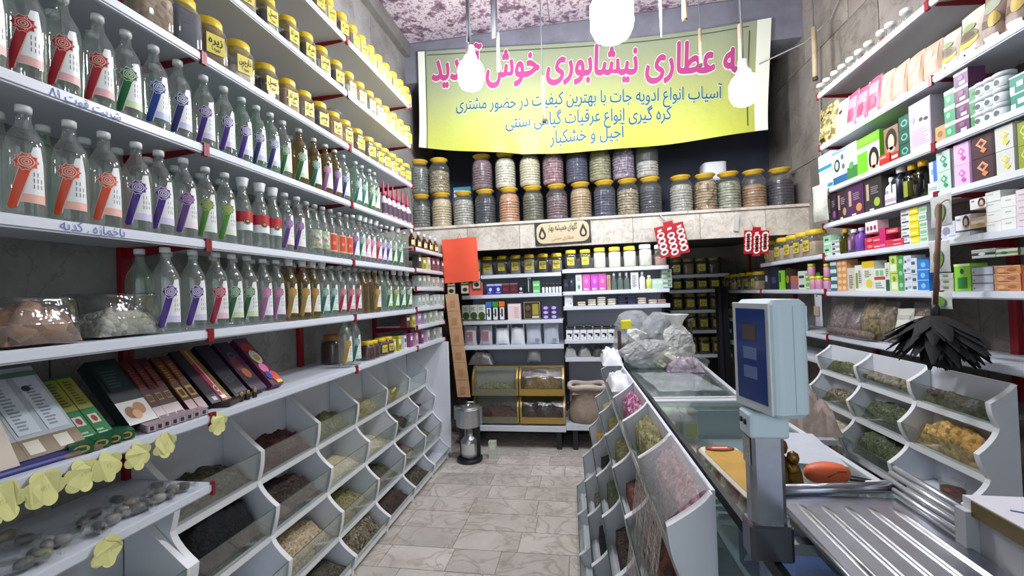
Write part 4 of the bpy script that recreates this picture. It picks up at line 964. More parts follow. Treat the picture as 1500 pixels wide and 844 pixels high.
def fill(unit_origin, yaw, divs, lips, notches, i, k, mat, h, label, cat, seed, name='dried_herbs', slump=.6, rough=.12, frac=1., kind='stuff', bag=None, kw_full=False):
    """a heap of loose goods in tier k between dividers i and i + 1"""
    a, b = divs[i] + .014, divs[i + 1] - .014
    nd, nz = notches[k]; ld, lz = lips[k]
    dep = nd - .032; full = kw_full; hp = lz - nz
    me = heap_mesh((b - a) * frac, dep, h, mat, seed, slump, name, rough * (.5 if full else 1), fy=.55, full=full, nu=26, nv=14)
    for v in me.vertices:                                  # goods lean against the sloping glass
        g = 1 + (ld / nd - 1) * min(1.1, max(0, v.co.z) / hp) * .72
        v.co.z += .03 * (v.co.y + dep / 2) / dep
        v.co.y = dep / 2 + (v.co.y - dep / 2) * g
    M = Matrix.Translation(unit_origin) @ Matrix.Rotation(yaw, 4, 'Z')
    p = M @ Vector(((a + b) / 2, -dep / 2 - .010, nz + .009))
    o = T(name, label, cat, tuple(p), (0, 0, yaw), me=me, kind=kind)
    o.rotation_mode = 'XYZ'
    return o
H = {'black': speckle('black_tea', ['#07080b', '#101218', '#040406', '#181b22'], 90), 'darkbrown': speckle('clove_brown', ['#2c211c', '#4a3a32', '#1f1714', '#5c4a40'], 90), 'redbrown': speckle('sumac', ['#3d1c1c', '#54282a', '#2a1414', '#6a3a34'], 80),
     'sand': speckle('coarse_seed', ['#b09a78', '#c9b696', '#8f7a5c', '#d8caac'], 110), 'green': speckle('dried_mint', ['#5c5f3c', '#7a7a50', '#454a2c', '#94905f'], 80), 'olive': speckle('thyme', ['#8a8558', '#6b6840', '#a39d6c', '#504f30'], 95),
     'cream': speckle('pale_petals', ['#d9d0ae', '#c9bd94', '#e6dfc4', '#b3a67c'], 70), 'yellow': speckle('chamomile', ['#cdbb7a', '#b59e58', '#e0d4a0', '#9a854a'], 90), 'mixed': speckle('mixed_seed', ['#3a3428', '#6e634c', '#8f8468', '#2a2620', '#a39a80'], 85), 'dark': speckle('dark_leaf', ['#3a3a30', '#55523f', '#2a2a24', '#6a6650'], 80),
     'rose': speckle('rose_petals', ['#7d3a5c', '#a0527a', '#5a2844', '#c07a9a', '#d8a8bc'], 65), 'pinkish': speckle('hibiscus_shreds', ['#b07a8c', '#c79aa6', '#9c6a6a', '#d8b8b8', '#a88a70'], 60), 'nuts': speckle('brown_nuts', ['#4a241c', '#6b3426', '#8a4a34', '#331812'], 42, .6, 1.), 'orange': speckle('orange_peel', ['#b0864a', '#c99a4a', '#8f6a34', '#d8b870', '#6e5a34'], 60), 'deepgreen': speckle('nettle', ['#3c4634', '#55603f', '#2c3526', '#6c7354'], 90), 'roots': speckle('root_pieces', ['#c9bfa4', '#b3a684', '#e0d8c4', '#8f825f'], 40)}
# ---- bins under the bottle wall
LB_O, LB_YAW = (-1.785, 0, 0), LFT
LB_D = [.55, 1.0, 1.45, 1.90, 2.36, 2.81, 3.26, 3.71, 4.152]
LB_L = [(.215, .880), (.285, .620), (.345, .365), (.420, .100)]
LB_N = [(.175, .770), (.245, .500), (.305, .245), (.400, .045)]
LB_N = [(.190, .735), (.255, .475), (.320, .220), (.400, .052)]
LB_L = [(.215, .880), (.290, .620), (.350, .365), (.425, .115)]
bin_unit('stepped_bins', 'white stepped bins with glass fronts in a line under the bottle wall shelves', LB_O, LB_YAW, LB_D[2:], LB_L, LB_N, 1.08, .0)
bin_unit('stepped_bins', 'lower white stepped bins tucked under the low candy shelf', LB_O, LB_YAW, [.55, 1.0, 1.425], LB_L[1:], LB_N[1:], .885, .0)
T('end_board', 'tall white board closing the end of the bins and shelves by the grinder', 'board', (0, 0, 0), parts=[('board', MB().box(-1.785, -1.36, 4.172, 4.19, .06, 1.15).mesh('board', LAM)), ('edge_strip', MB().box(-1.36, -1.352, 4.170, 4.192, .06, 1.15).mesh('edge_strip', EDGE))])
def lfill(i, k, m, h, what, seed, **kw):
    fill(Vector(LB_O), LB_YAW, LB_D, LB_L, LB_N, i, k, H[m], h, f'{what} in the {["top", "second", "third", "bottom"][k]} tier, {ORD[i]} column of bins under the bottles', 'herbs', seed, **kw)
for a in [(2, 1, 'black', .22, 'black curly tea heaped', 11), (2, 0, 'dark', .10, 'dark twiggy herb', 12), (3, 0, 'redbrown', .12, 'wine-brown sumac', 13), (3, 1, 'darkbrown', .13, 'dark brown cloves', 14), (3, 2, 'sand', .13, 'sandy coarse seed', 15),
          (4, 0, 'green', .10, 'crumbled green mint', 16), (4, 1, 'cream', .06, 'pale cream petals', 17), (4, 2, 'olive', .10, 'olive thyme', 18), (4, 3, 'mixed', .13, 'mixed grey seed', 19), (3, 3, 'dark', .08, 'dark leaf', 38), (5, 0, 'yellow', .08, 'straw yellow flowers', 20), (5, 1, 'cream', .05, 'pale flaky petals', 21), (5, 2, 'dark', .10, 'dark broken leaf', 22),
          (5, 3, 'darkbrown', .11, 'dark brown bark', 23), (6, 0, 'yellow', .07, 'dusty yellow flowers', 24), (6, 1, 'dark', .09, 'grey-green leaf', 25), (6, 2, 'mixed', .09, 'mottled seed', 26), (6, 3, 'dark', .09, 'dull green leaf', 27), (7, 1, 'redbrown', .08, 'reddish flakes', 28), (7, 2, 'green', .09, 'dusty green herb', 29), (1, 2, 'deepgreen', .09, 'dark green nettle', 30), (1, 1, 'green', .08, 'green leaf', 31)]:
    lfill(*a)
# ---- bins in front of the glass counter
CB_YAW = RGT + math.radians(2.0)
cb_dir = Vector((math.sin(math.radians(-2.0)) * -1, 1, 0))
CB_O = Vector((.302 + .0, 1.17, 0))
def cb_world(x, y, z): return Matrix.Translation(CB_O) @ Matrix.Rotation(CB_YAW, 4, 'Z') @ Vector((x, y, z))
CB_D = [-.45 * i for i in range(6)][::-1]
CB_L = [(.115, 1.000), (.170, .787), (.225, .560), (.280, .335), (.335, .115)]
CB_N = [(.085, .870), (.140, .655), (.195, .430), (.250, .205), (.305, .050)]
bin_unit('stepped_bins', 'white stepped bins with glass fronts standing before the glass counter', tuple(CB_O), CB_YAW, CB_D, CB_L, CB_N, 1.085, .0)
def cfill(i, k, m, h, what, seed, **kw):
    fill(CB_O, CB_YAW, CB_D, CB_L, CB_N, len(CB_D) - 2 - i, k, H[m], h, f'{what} in the {["top", "second", "third", "fourth", "bottom"][k]} tier, {ORD[i]} column of the counter bins from the scale', 'herbs', seed, kw_full=True, **kw)
for a in [(0, 0, 'pinkish', .145, 'pinkish shredded petals', 41), (0, 1, 'nuts', .12, 'red-brown nuts', 42), (1, 0, 'olive', .13, 'olive green herb', 43), (1, 1, 'nuts', .08, 'dull red dates', 44), (1, 2, 'darkbrown', .1, 'dark seed', 45), (2, 0, 'rose', .14, 'pink rosebuds', 46), (2, 1, 'green', .12, 'green-brown herb', 47), (2, 2, 'deepgreen', .12, 'dark green leaf', 48), (2, 3, 'black', .10, 'black tea', 49),
          (3, 1, 'olive', .11, 'pale olive herb', 50), (3, 2, 'black', .09, 'near-black petals', 51), (4, 1, 'cream', .09, 'cream flowers', 52), (3, 3, 'mixed', .08, 'speckled seed', 53), (4, 2, 'orange', .10, 'orange-brown spice', 54), (1, 3, 'deepgreen', .08, 'deep green leaf', 55), (3, 0, 'cream', .05, 'pale flowers', 56), (0, 2, 'nuts', .1, 'brown nuts', 57)]:
    cfill(*a)
# cling film stretched over the two nearest bins
fm = MB()
def filmfn(a, b):
    x = -.432 + .425 * a; pr = [(.0, 1.088), (.02, 1.082), (.117, 1.006), (.12, .985)]
    t = b * 3; k = min(2, int(t)); t -= k; d = pr[k][0] + (pr[k + 1][0] - pr[k][0]) * t; z = pr[k][1] + (pr[k + 1][1] - pr[k][1]) * t
    return (x, -d - .004, z + .003 * math.sin(30 * a + 9 * b))
def filmfn2(a, b): return (-.435 + .43 * a, -.124 - (.06) * b - .004 * math.sin(40 * a), .985 - .44 * b)
T('cling_film', 'clear cling film stretched over the pink bin beside the scale', 'film', tuple(CB_O), CB_YAW, me=MB().grid(filmfn, 24, 9).mesh('cling_film', clear('cling_film', '#e6e1e4', '#c3bec2', 1.0, .10, 1., 60., haze=.16)))
T('cling_film', 'pleated cling film hanging down over the lower nut bin', 'film', tuple(CB_O), CB_YAW, me=MB().grid(filmfn2, 30, 6).mesh('cling_film', clear('cling_film_pleats', '#d5d2d0', '#a09c9c', 1.3, .15, 1., 60.)))
# ---- bins below the remedy wall
RB_O, RB_YAW = Vector((1.725, 0, 0)), RGT
RB_D = [-3.45, -3.0, -2.55, -2.10]
RB_L = [(.100, 1.082), (.150, .872), (.205, .662), (.26, .45), (.315, .24)]
RB_N = [(.072, .980), (.112, .770), (.170, .560), (.225, .345), (.285, .12)]
bin_unit('stepped_bins', 'white stepped bins with glass fronts below the remedy wall shelves', tuple(RB_O), RB_YAW, RB_D, RB_L, RB_N, 1.158, .0)
def rfill(i, k, m, h, what, seed, **kw):
    fill(RB_O, RB_YAW, RB_D, RB_L, RB_N, i, k, H[m], h, f'{what} in the {["top", "second", "third", "fourth"][k]} tier, {["far", "middle", "near"][i]} column of bins below the remedies', 'herbs', seed, **kw)
for a in [(0, 0, 'green', .06, 'grey-green herb', 61), (0, 1, 'mixed', .08, 'speckled seed', 62), (0, 2, 'roots', .08, 'pale root pieces', 63), (1, 1, 'deepgreen', .11, 'dark green herb', 64), (1, 2, 'deepgreen', .15, 'heaped nettle leaf', 65), (2, 0, 'green', .05, 'sparse green stems', 66), (2, 1, 'orange', .12, 'golden dried flowers', 67), (1, 3, 'dark', .08, 'dark leaf', 68)]:
    rfill(*a)
lime = plain('dried_lime', '#7a6a44', .75, var=.4, scale=25, bump=.4); lime2 = plain('dried_lime_pale', '#a8946a', .75, var=.35, scale=25, bump=.4)
LMS = [cached(('lm', i), lambda: MB().lathe([(.001, -.019), (.012, -.015), (.019, -.002), (.017, .009), (.009, .017), (.001, .019)], 10).mesh('dried_lime', (lime, lime2)[i])) for i in (0, 1)]
for n in range(30):
    a = .03 + .39 * ((n % 10) + .5 * (n // 10 % 2)) / 10.5; d = .020 + .020 * (n // 10); z = .98 + .036 + .006 * R.random() + (.024 if n // 10 == 0 else .012 if n // 10 == 1 else .008)
    p = Matrix.Translation(RB_O) @ Matrix.Rotation(RB_YAW, 4, 'Z') @ Vector((-3.0 + a, -d, z))
    T('dried_lime', 'round brown dried lime in the top tier of the middle bins', 'dried lime', tuple(p), (R.uniform(0, 1), R.uniform(0, 1), R.uniform(0, 3)), 'dried limes in the top middle bin', me=LMS[n % 2], scale=R.uniform(.78, .9))
for n in range(9):
    p = Matrix.Translation(RB_O) @ Matrix.Rotation(RB_YAW, 4, 'Z') @ Vector((-2.50 + .024 * (n % 5) + .01 * (n // 5), -.022 - .026 * (n // 5), .98 + .055 + .010 * (n % 2)))
    T('dried_lime', 'brown dried fruit in the corner of the near top bin', 'dried fruit', tuple(p), (R.uniform(0, 1), R.uniform(0, 1), R.uniform(0, 3)), 'dried fruits in the near top bin', me=cached('dfr', lambda: MB().lathe([(.001, -.017), (.012, -.013), (.019, -.002), (.017, .009), (.009, .016), (.001, .018)], 10).mesh('dried_fruit', plain('dried_fruit', '#5f4334', .7, var=.4, scale=25, bump=.4))), scale=.72)
# jar of red paste and a black lid in the lowest near bin in view
p = Matrix.Translation(RB_O) @ Matrix.Rotation(RB_YAW, 4, 'Z') @ Vector((-2.34, -.075, .585))
T('spice_jar', 'round clear jar half full of red-brown paste inside the near lower bin', 'jar', tuple(p), parts=[('glass', MB().lathe([(.04, 0), (.046, .005), (.046, .07), (.043, .078)], 18, cap=False).mesh('glass', JARM)), ('contents', MB().lathe([(.04, .003), (.044, .006), (.044, .042), (.001, .044)], 18).mesh('contents', plain('chilli_paste', '#6b2318', .5)))])
p = Matrix.Translation(RB_O) @ Matrix.Rotation(RB_YAW, 4, 'Z') @ Vector((-2.21, -.115, .572))
T('jar_lid', 'black screw lid lying in the near lower bin', 'lid', tuple(p), (.15, 0, 0), me=MB().lathe([(.028, 0), (.030, .002), (.030, .012), (.028, .014), (.001, .014)], 18).mesh('jar_lid', plain('black_plastic', '#17181b', .4)))

# ================================================================= JARS ON THE LEDGE
G = {'grey': speckle('grey_herb', ['#5e6361', '#7f847f', '#484d4c', '#999b92'], 75), 'husk': speckle('seed_husks', ['#8f8064', '#b3a484', '#6d6048', '#c7baa0'], 60), 'cream': speckle('cream_seed', ['#c9b796', '#d8caac', '#b3a07c'], 90), 'silver': speckle('silver_grey', ['#a8a6a0', '#c2c0ba', '#8a8882'], 90), 'navy': speckle('blue_black', ['#26293a', '#1a1c28', '#3a3f54'], 90),
     'peach': speckle('peach_seed', ['#c08a66', '#d8a27c', '#a8745a'], 90), 'moss': speckle('mossy', ['#54523f', '#6d6a50', '#3f3d30'], 80), 'mauve': speckle('mauve_bits', ['#6e5560', '#8a6e78', '#544048'], 70), 'tan': speckle('tan_seed', ['#b0946e', '#c7ae86', '#957a56'], 110), 'indigo': speckle('indigo_bits', ['#2e3050', '#40426a', '#20223a'], 70), 'white': speckle('white_bits', ['#c9c6b8', '#dedbd0', '#aaa692'], 55), 'bone': speckle('bone_flakes', ['#d2cdb4', '#bfb898', '#e2dfcc'], 90), 'rose': speckle('rose_bits', ['#8a6070', '#a87c8a', '#6b4854', '#c0a0a0'], 45), 'lilac': speckle('lilac_bits', ['#7d6a8a', '#a894b0', '#5e4c6a', '#c2b4c4'], 45), 'olive': speckle('olive_bits', ['#8a8862', '#a8a67c', '#6b6a48'], 45), 'pods': speckle('pods', ['#a38a6a', '#c2aa88', '#86694c', '#6a5038'], 34, .8, 1.), 'pumpkin': speckle('pale_green_pods', ['#8f927c', '#aeb09a', '#70745e'], 36, .8, 1.), 'ginger': speckle('ginger_bits', ['#a37c5a', '#bf9670', '#876042'], 50), 'plum': speckle('plum_dark', ['#2c2234', '#40324a', '#1d1724'], 80)}
JW = {'grey': 'grey herb', 'husk': 'brown husks', 'cream': 'cream seed', 'silver': 'silver-grey seed', 'navy': 'blue-black goods', 'peach': 'peach-coloured seed', 'moss': 'mossy brown herb', 'mauve': 'mauve flakes', 'tan': 'tan seed', 'indigo': 'indigo flakes', 'white': 'white flakes', 'bone': 'bone-white flakes', 'rose': 'rosy petals', 'lilac': 'lilac petals', 'olive': 'olive buds', 'pods': 'brown pods', 'pumpkin': 'grey-green pods', 'ginger': 'ginger pieces', 'plum': 'plum-dark goods'}
def ledge_jar(u, z, y, m, fl, label, grp, sc=1.):
    p = ony(u, 300, y)
    T('ribbed_jar', label, 'jar', (p.x, y, z), R.uniform(-.3, .3), grp, big_jar_kit(G[m], fl), scale=sc)
for i, (u, m, fl) in enumerate(((617, 'grey', .8), (647, 'cream', 1), (679, 'silver', .9), (711, 'navy', .85), (746, 'peach', 1), (781, 'moss', .95), (816, 'mauve', .8), (851, 'tan', 1), (886, 'indigo', .9), (920, 'husk', .85), (953, 'navy', .85))):
    ledge_jar(u, LZ1, 4.53, m, fl, f'ribbed jar of {JW[m]}, {ORD[i]} in the lower line standing on the ledge', 'ribbed jars of the lower line on the ledge', .995)
for i, (u, m, fl) in enumerate(((616, 'grey', .95), (645, 'husk', .75), (708, 'mauve', 1), (742, 'white', 1), (778, 'bone', 1), (812, 'rose', 1), (847, 'indigo', .8), (881, 'olive', 1), (915, 'lilac', 1), (950, 'silver', .5))):
    ledge_jar(u, LZ1 + .3745, 4.53, m, fl, f'ribbed jar of {JW[m]}, {ORD[i]} in the upper line stacked on the lids', 'ribbed jars of the upper line on the ledge', .995)
for i, (u, m, fl, w_) in enumerate(((998, 'silver', .9, 'shiny grey goods'), (1034, 'pods', .95, 'brown pods'), (1068, 'pumpkin', .9, 'grey-green pods'), (1105, 'ginger', .75, 'ginger pieces'), (1144, 'plum', .85, 'plum-dark goods'))):
    ledge_jar(u, LZ1, 4.56, m, fl, f'ribbed jar of {w_} standing single-height, {ORD[i]} toward the stone wall', 'single-height ribbed jars on the ledge', 1.0)
p = ony(1048, 238, 4.75); 
T('plastic_tub', 'white ribbed tub standing behind the pod jars on the ledge', 'tub', (p.x, 4.86, LZ1 + .36), parts=[('tub', MB().lathe([(.11, 0)] + [(q, z) for i in range(6) for q, z in ((.118, .02 + .026 * i), (.112, .034 + .026 * i))] + [(.118, .18), (.11, .19)], 20, sq=.6).mesh('tub', plain('white_tub', '#e6e8ea', .4))), ('foot', MB().box(-.1, .1, -.1, .1, -.36, 0).mesh('foot', plain('dark_carton', '#3a3c44', .7)))])
p = ony(678, 262, 4.8)
T('blue_box', 'turquoise box with a white front between the second and third upper jars', 'box', (p.x, 4.74, LZ1 + .365), 0, parts=carton_kit(.2, .2, .12, '#3f8fb0', [('r', .05, .1, .6, .6, '#d8e6ea'), ('t', .1, .2, .45, .3, '#8ab0c0')]))
T('blue_box', 'dark crate under the turquoise box behind the lower jars', 'box', (p.x, 4.75, LZ1), 0, parts=carton_kit(.24, .25, .364, '#4a4640', [('r', .1, .6, .8, .3, '#5e584e')]))

# framed calligraphy plate on the ledge face
a, b = ony(784, 360, LY - .02), ony(865, 322, LY - .02); cx, cz_, wd, hg = (a.x + b.x) / 2, (a.z + b.z) / 2 + .006, b.x - a.x, .235
fr = T('calligraphy_sign', 'black-framed sign with a cream oval panel and Persian calligraphy on the ledge face', 'sign', (cx, LY - .004, cz_), (0, -.02, 0), parts=[
    ('backing', MB().box(-wd / 2, wd / 2, -.008, 0, -hg / 2, hg / 2).mesh('backing', plain('sign_black', '#2c2824', .4))),
    ('panel', MB().rbox(-wd * .47, wd * .47, -hg * .44, hg * .44, 0, .006, hg * .3, 0, 6).mesh('panel', plain('sign_cream', '#cdbf9a', .35)))])
pan = [c for c in fr.children if c.name.startswith('panel')][0]; pan.rotation_euler = (PI / 2, 0, 0); pan.location = (0, -.008, 0)
ink = plain('sign_ink', '#2e221a', .5)
ob('calligraphy', lettering('گلهای همیشه بهار', .085, ink, .01, wd * .52), fr, (0, -.0155, .025))
ob('calligraphy', lettering('عطاری سنتی', .05, plain('sign_red', '#9a4a30', .5), 0, wd * .4), fr, (0, -.0155, -.07))
for s in (-1, 1):
    drop = [(0, .07)] + [(.035 * math.sin(t) * (1 if t < PI else 1), -.02 - .035 * math.cos(PI - t) * -1) for t in [PI * .35 + i * (2 * PI - .7 * PI) / 10 for i in range(11)]]
    poly = [(0, .075), (.022, .03), (.036, -.005), (.036, -.03), (.024, -.052), (0, -.06), (-.024, -.052), (-.036, -.03), (-.036, -.005), (-.022, .03)]
    o = ob('drop_emblem', MB().add([(x, 0, z) for x, z in poly], [tuple(range(10))[::-1]]).mesh('drop_emblem', ink), fr, (s * wd * .365, -.0155, 0))
    ob('emblem_print', MB().add([(.5 * x, -.001, .5 * z - .01) for x, z in poly], [tuple(range(10))[::-1]]).mesh('emblem_print', plain('sign_cream', '#cdbf9a', .35)), o)

# ================================================================= BACK SHELVES UNDER THE LEDGE
BYF, BYW = 4.65, 5.06
GREY_BACK = plain('grey_back_panel', '#b9bdc9', .5)
def back_bay(label, x0, x1, shelves, z0, z1, yf=BYF, yw=BYW, base=None, back=GREY_BACK, yaw=0, loc=(0, 0, 0)):
    parts = [('back_panel', MB().box(x0, x1, yw, yw + .012, z0, z1).mesh('back_panel', back))]
    for z in shelves:
        mb = MB().box(x0 + .004, x1 - .004, yf, yw, z - .012, z - .0008); mb.box(x0 + .004, x1 - .004, yf, yf + .014, z - .042, z - .0121)
        parts.append(('shelf', mb.mesh('shelf', WHT), [('price_rail', MB().box(x0 + .012, x1 - .012, yf - .004, yf - .0005, z - .038, z - .004).mesh('price_rail', plain('rail_white', '#dce1e8', .3)))]))
    if base:
        yb, zb = base
        mb = MB().box(x0, x1, yb, yw, zb - .012, zb - .0008); mb.box(x0, x1, yb, yb + .016, zb - .05, zb - .0121)
        parts.append(('base_shelf', mb.mesh('base_shelf', WHT)))
        for xx in (x0 + .06, x1 - .1): parts.append(('foot', MB().box(xx, xx + .05, yb + .06, yw, 0, zb - .013).mesh('foot', plain('dark_steel', '#26262a', .5))))
    for xx in (x0, x1 - .022): parts.append(('upright', MB().box(xx, xx + .022, yw - .03, yw - .0005, z0 * .2, z1).mesh('upright', plain('dark_upright', '#2e2a30', .5))))
    return T('shelving_bay', label, 'shelving', loc, yaw, parts=parts)
X0, X1, X2 = -1.335, -.232, .86
back_bay('white shelving bay facing the shop front, behind the orange sheet', X0, X1, [1.815, 1.60, 1.318, 1.045], .22, 1.98, base=(4.42, .245))
back_bay('white shelving bay facing the shop front, behind the plastic bags', X1 + .004, X2, [1.84, 1.605, 1.448, 1.095, .905], .22, 1.98, base=(4.42, .265))
def bput(kit, name, label, cat, u, z, y=BYF + .03, group=None, rz=0., scale=None, xo=None):
    x = ony(u, 430, y).x if xo is None else xo
    return T(name, label, cat, (x, y, z), rz, group, kit, scale=scale)
jy = BYF + .075
for i, (u, m, f) in enumerate(((716, 'pale', .7), (737, 'black', .8), (757, 'grey', .85), (777, 'pale', .95), (797, 'black', .85), (817, 'grey', .8), (838, 'black', .8), (859, 'black', .85))):
    bput(jar_kit(.118, .205, honey[m], f, i), 'honey_jar', f'yellow-labelled jar of { {"pale": "pale", "black": "black", "grey": "grey"}[m] } goods, {ORD[i]} on the top back shelf', 'jar', u, 1.815 if u < 823 else 1.84, jy, 'labelled jars on the top back shelf')
for i, u in enumerate((880, 902, 924)):
    bput(jar_kit(.125, .215, honey['white'], .95, i, label=False), 'powder_jar', f'jar brimming with white powder under a yellow lid, {ORD[i]} of three', 'jar', u, 1.84, jy, 'white powder jars on the top back shelf')
bput(jar_kit(.125, .225, honey['white'], .97, 0, label=False, lid=CAPW, lid_key='w'), 'powder_jar', 'white-lidded jar of white powder next to the rosy one', 'jar', 947, 1.84, jy)
bput(jar_kit(.118, .215, honey['rose'], .55, 0, label=False, lid=CAPW, lid_key='w'), 'powder_jar', 'white-lidded jar half full of rosy powder at the end of the top back shelf', 'jar', 969, 1.84, jy)
P2 = 1.60
def bb(u0, u1, z, h, c, pr, name, label, cat='box', d=.07, y=BYF + .02, group=None):
    a, b = ony(u0, 430, y).x, ony(u1, 430, y).x
    if u0 > 823 and abs(z - P2) < .02: z += .005
    return T(name, label, cat, ((a + b) / 2, y, z), 0, group, carton_kit(round(b - a, 3), d, h, c, pr))
P2 = 1.60
for i, u in enumerate((713, 724.5)): bb(u, u + 11, P2, .115, '#2d3a9a', [('r', 0, .82, 1, .18, '#b8bfe0'), ('e', .3, .3, .4, .35, '#dfe4f4'), ('t', .2, .1, .6, .15, '#aab4e6')], 'hair_dye_box', f'royal blue box with a pale emblem, {("outer", "inner")[i]} of the pair beside the maroon boxes', group='royal blue boxes')
for i, u in enumerate((735, 747)): bb(u, u + 11.5, P2, .118, '#571a2a', [('r', 0, .85, 1, .15, '#8a5a64'), ('t', .2, .3, .6, .3, '#8a3a4a')], 'hair_dye_box', f'maroon box, {("touching the blue pair", "touching the black lattice box")[i]}', group='maroon boxes')
bb(759.5, 767, P2, .08, '#1f2024', [('d', .2, .4, .6, .5, '#d8d8da'), ('r', .1, .1, .8, .1, '#d8d8da')], 'soap_box', 'small black box with a white lattice print')
bb(772, 779.5, P2, .18, '#1c2a28', [('r', .15, .86, .7, .1, '#b8c4c0'), ('r', .3, .1, .12, .7, '#d8e0dc')], 'tall_box', 'tall narrow dark green box among the small ones')
for k in (0, 1): bb(781, 791, P2 + .066 * k, .064, '#6fc27a', [('r', .1, .2, .8, .3, '#b6e6ba')], 'soap_box', ('mint green carton at the foot of a pair', 'mint green carton on top of its twin')[k], group='mint green cartons')
for i in range(6):
    x = ony(796 + 5.0 * i, 430, BYF + .04).x
    T('nail_oil_vial', f'white vial with a black neck, {ORD[i]} of the six beside the mint cartons', 'vial', (x, BYF + .04, P2), 0, 'white vials with black necks', [('body', cached('vi1', lambda: MB().lathe([(.012, 0), (.014, .004), (.014, .06)], 10).mesh('body', plain('vial_white', '#e8eaee', .4)))), ('cap', cached('vi2', lambda: MB().lathe([(.009, .06), (.009, .078), (.013, .080), (.013, .10)], 10).mesh('cap', plain('vial_dark', '#2a2c34', .4))))])
bb(826, 834, P2, .13, '#191a26', [('t', .2, .4, .6, .3, '#5a5f80')], 'soap_box', 'midnight blue box first on the second back shelf of the bag side', group='midnight boxes')
bb(835, 843, P2, .135, '#171820', [('t', .2, .4, .6, .3, '#3f4460'), ('r', .2, .7, .3, .15, '#8a8fae')], 'soap_box', 'midnight blue box next to the white leafy one', group='midnight boxes')
bb(844, 853, P2, .175, '#d2dcd4', [('e', .3, .1, .4, .3, '#5a8a5a'), ('t', .2, .6, .6, .25, '#7d9a86')], 'tall_box', 'whitish box with a leafy print next to three magenta boxes')
for i, (u, c) in enumerate(((854, '#d85ab4'), (866, '#c24ac0'), (877.5, '#d454a8'))):
    bb(u, u + 11, P2, .175, c, [('d', .3, .42, .4, .3, '#f0d4ea'), ('d', .38, .48, .24, .18, c), ('r', .15, .06, .6, .1, '#e8c4e0')], 'tall_box', f'magenta box with a white diamond, {ORD[i]} of three', group='magenta boxes')
bb(889.5, 895, P2, .16, '#b08a6a', [('t', .2, .2, .6, .6, '#8a684a')], 'tall_box', 'narrow tan box between magenta boxes and clear bottles')
for i, u in enumerate((900, 909, 918.5)):
    bput([('glass', cached('cb1', lambda: MB().lathe([(.024, 0), (.028, .005), (.028, .10), (.012, .13), (.011, .14)], 12).mesh('glass', PETG))), ('cap', cached('cb2', lambda: MB().lathe([(.013, .138), (.013, .165), (.006, .185)], 10).mesh('cap', CAPW)))], 'spray_bottle', f'clear spray bottle with pointed white cap, {ORD[i]} of three', 'bottle', u, P2 + .005, BYF + .04, 'clear spray bottles')
bb(925, 936, P2, .175, '#e4e4e4', [('t', .15, .1, .7, .75, '#4a4a4e')], 'tall_box', 'white box covered in dark rings of print')
bput([('body', MB().lathe([(.028, 0), (.03, .006), (.03, .11), (.014, .13)], 12).mesh('body', plain('vial_white', '#e8eaee', .4))), ('cap', MB().lathe([(.014, .13), (.014, .175), (.01, .18)], 10).mesh('cap', CAPW))], 'lotion_bottle', 'white lotion bottle beside the ringed white box', 'bottle', 941.5, P2 + .005, BYF + .04)
bput([('body', MB().lathe([(.028, 0), (.031, .006), (.031, .09), (.016, .105)], 12).mesh('body', plain('yellow_green_plastic', '#c8d06a', .4))), ('cap', MB().lathe([(.016, .105), (.016, .135), (.012, .138)], 10).mesh('cap', CAPW))], 'lotion_bottle', 'yellow-green lotion bottle near the end of the shelf', 'bottle', 951.5, P2 + .005, BYF + .04)
for i, u in enumerate((960, 968)): bb(u - 4, u + 4, P2, .10, '#b8dcc4', [('r', .1, .5, .8, .3, '#e4f0e8')], 'soap_box', f'pale mint carton, {("before", "at")[i]} the very end of the second back shelf', group='pale mint cartons')
for k in range(4): T('folded_packet', f'green-white folded packet, {ORD[k]} up in the pile beside the jars on the shelf end', 'packet', (ony(977, 400, BYF + .03).x, BYF + .05, 1.61 + .048 * k), R.uniform(-.2, .2), 'pile of green-white packets', carton_kit(.10, .10, .044, '#bcd0bc', [('r', .05, .2, .5, .5, '#e6efe4'), ('r', .6, .3, .3, .4, '#6f9a70')]))
P3 = 1.318
for i in range(3): bb(676 + 11.6 * i, 687 + 11.6 * i, P3, .175, '#dfe6d8', [('r', 0, 0, 1, .12, '#55603a'), ('e', .05, .08, .9, .48, '#3f5a2a'), ('t', .15, .66, .7, .22, '#7d9a7a')], 'herbal_tea_box', f'white tea box with a dark green hill, {ORD[i]} of three', group='tea boxes with a green hill')
for i, (c, nm) in enumerate((('#3a76c0', 'blue'), ('#2f9a3a', 'green'), ('#e8742a', 'orange'))):
    bb(711 + 9.6 * i, 719.5 + 9.6 * i, P3, .205, '#10141a', [('r', .0, .72, 1, .28, c), ('r', .12, .04, .76, .64, '#e4e8ec'), ('r', .35, .2, .3, .42, '#2c3038'), ('r', .12, .3, .3, .08, c)], 'hair_oil_box', f'black and white box with a {nm} top', group='black and white boxes with bright tops')
bb(743, 762, P3, .175, '#ecd9d6', [('t', .5, .1, .42, .7, '#d2a8a4'), ('r', .05, .88, .9, .05, '#f6ecea')], 'large_box', 'large pale pink box with faint print')
bb(766, 791, P3, .195, '#2a2018', [('r', .03, .03, .94, .94, '#b9a27c'), ('r', .06, .06, .88, .88, '#2c221a'), ('r', .52, .25, .36, .6, '#a89a3a'), ('e', .12, .5, .3, .3, '#6a5440'), ('r', .1, .1, .34, .28, '#4a3a2e'), ('r', .5, .08, .4, .12, '#d8d2c4')], 'large_box', 'large dark box with a gold border and olive panel')
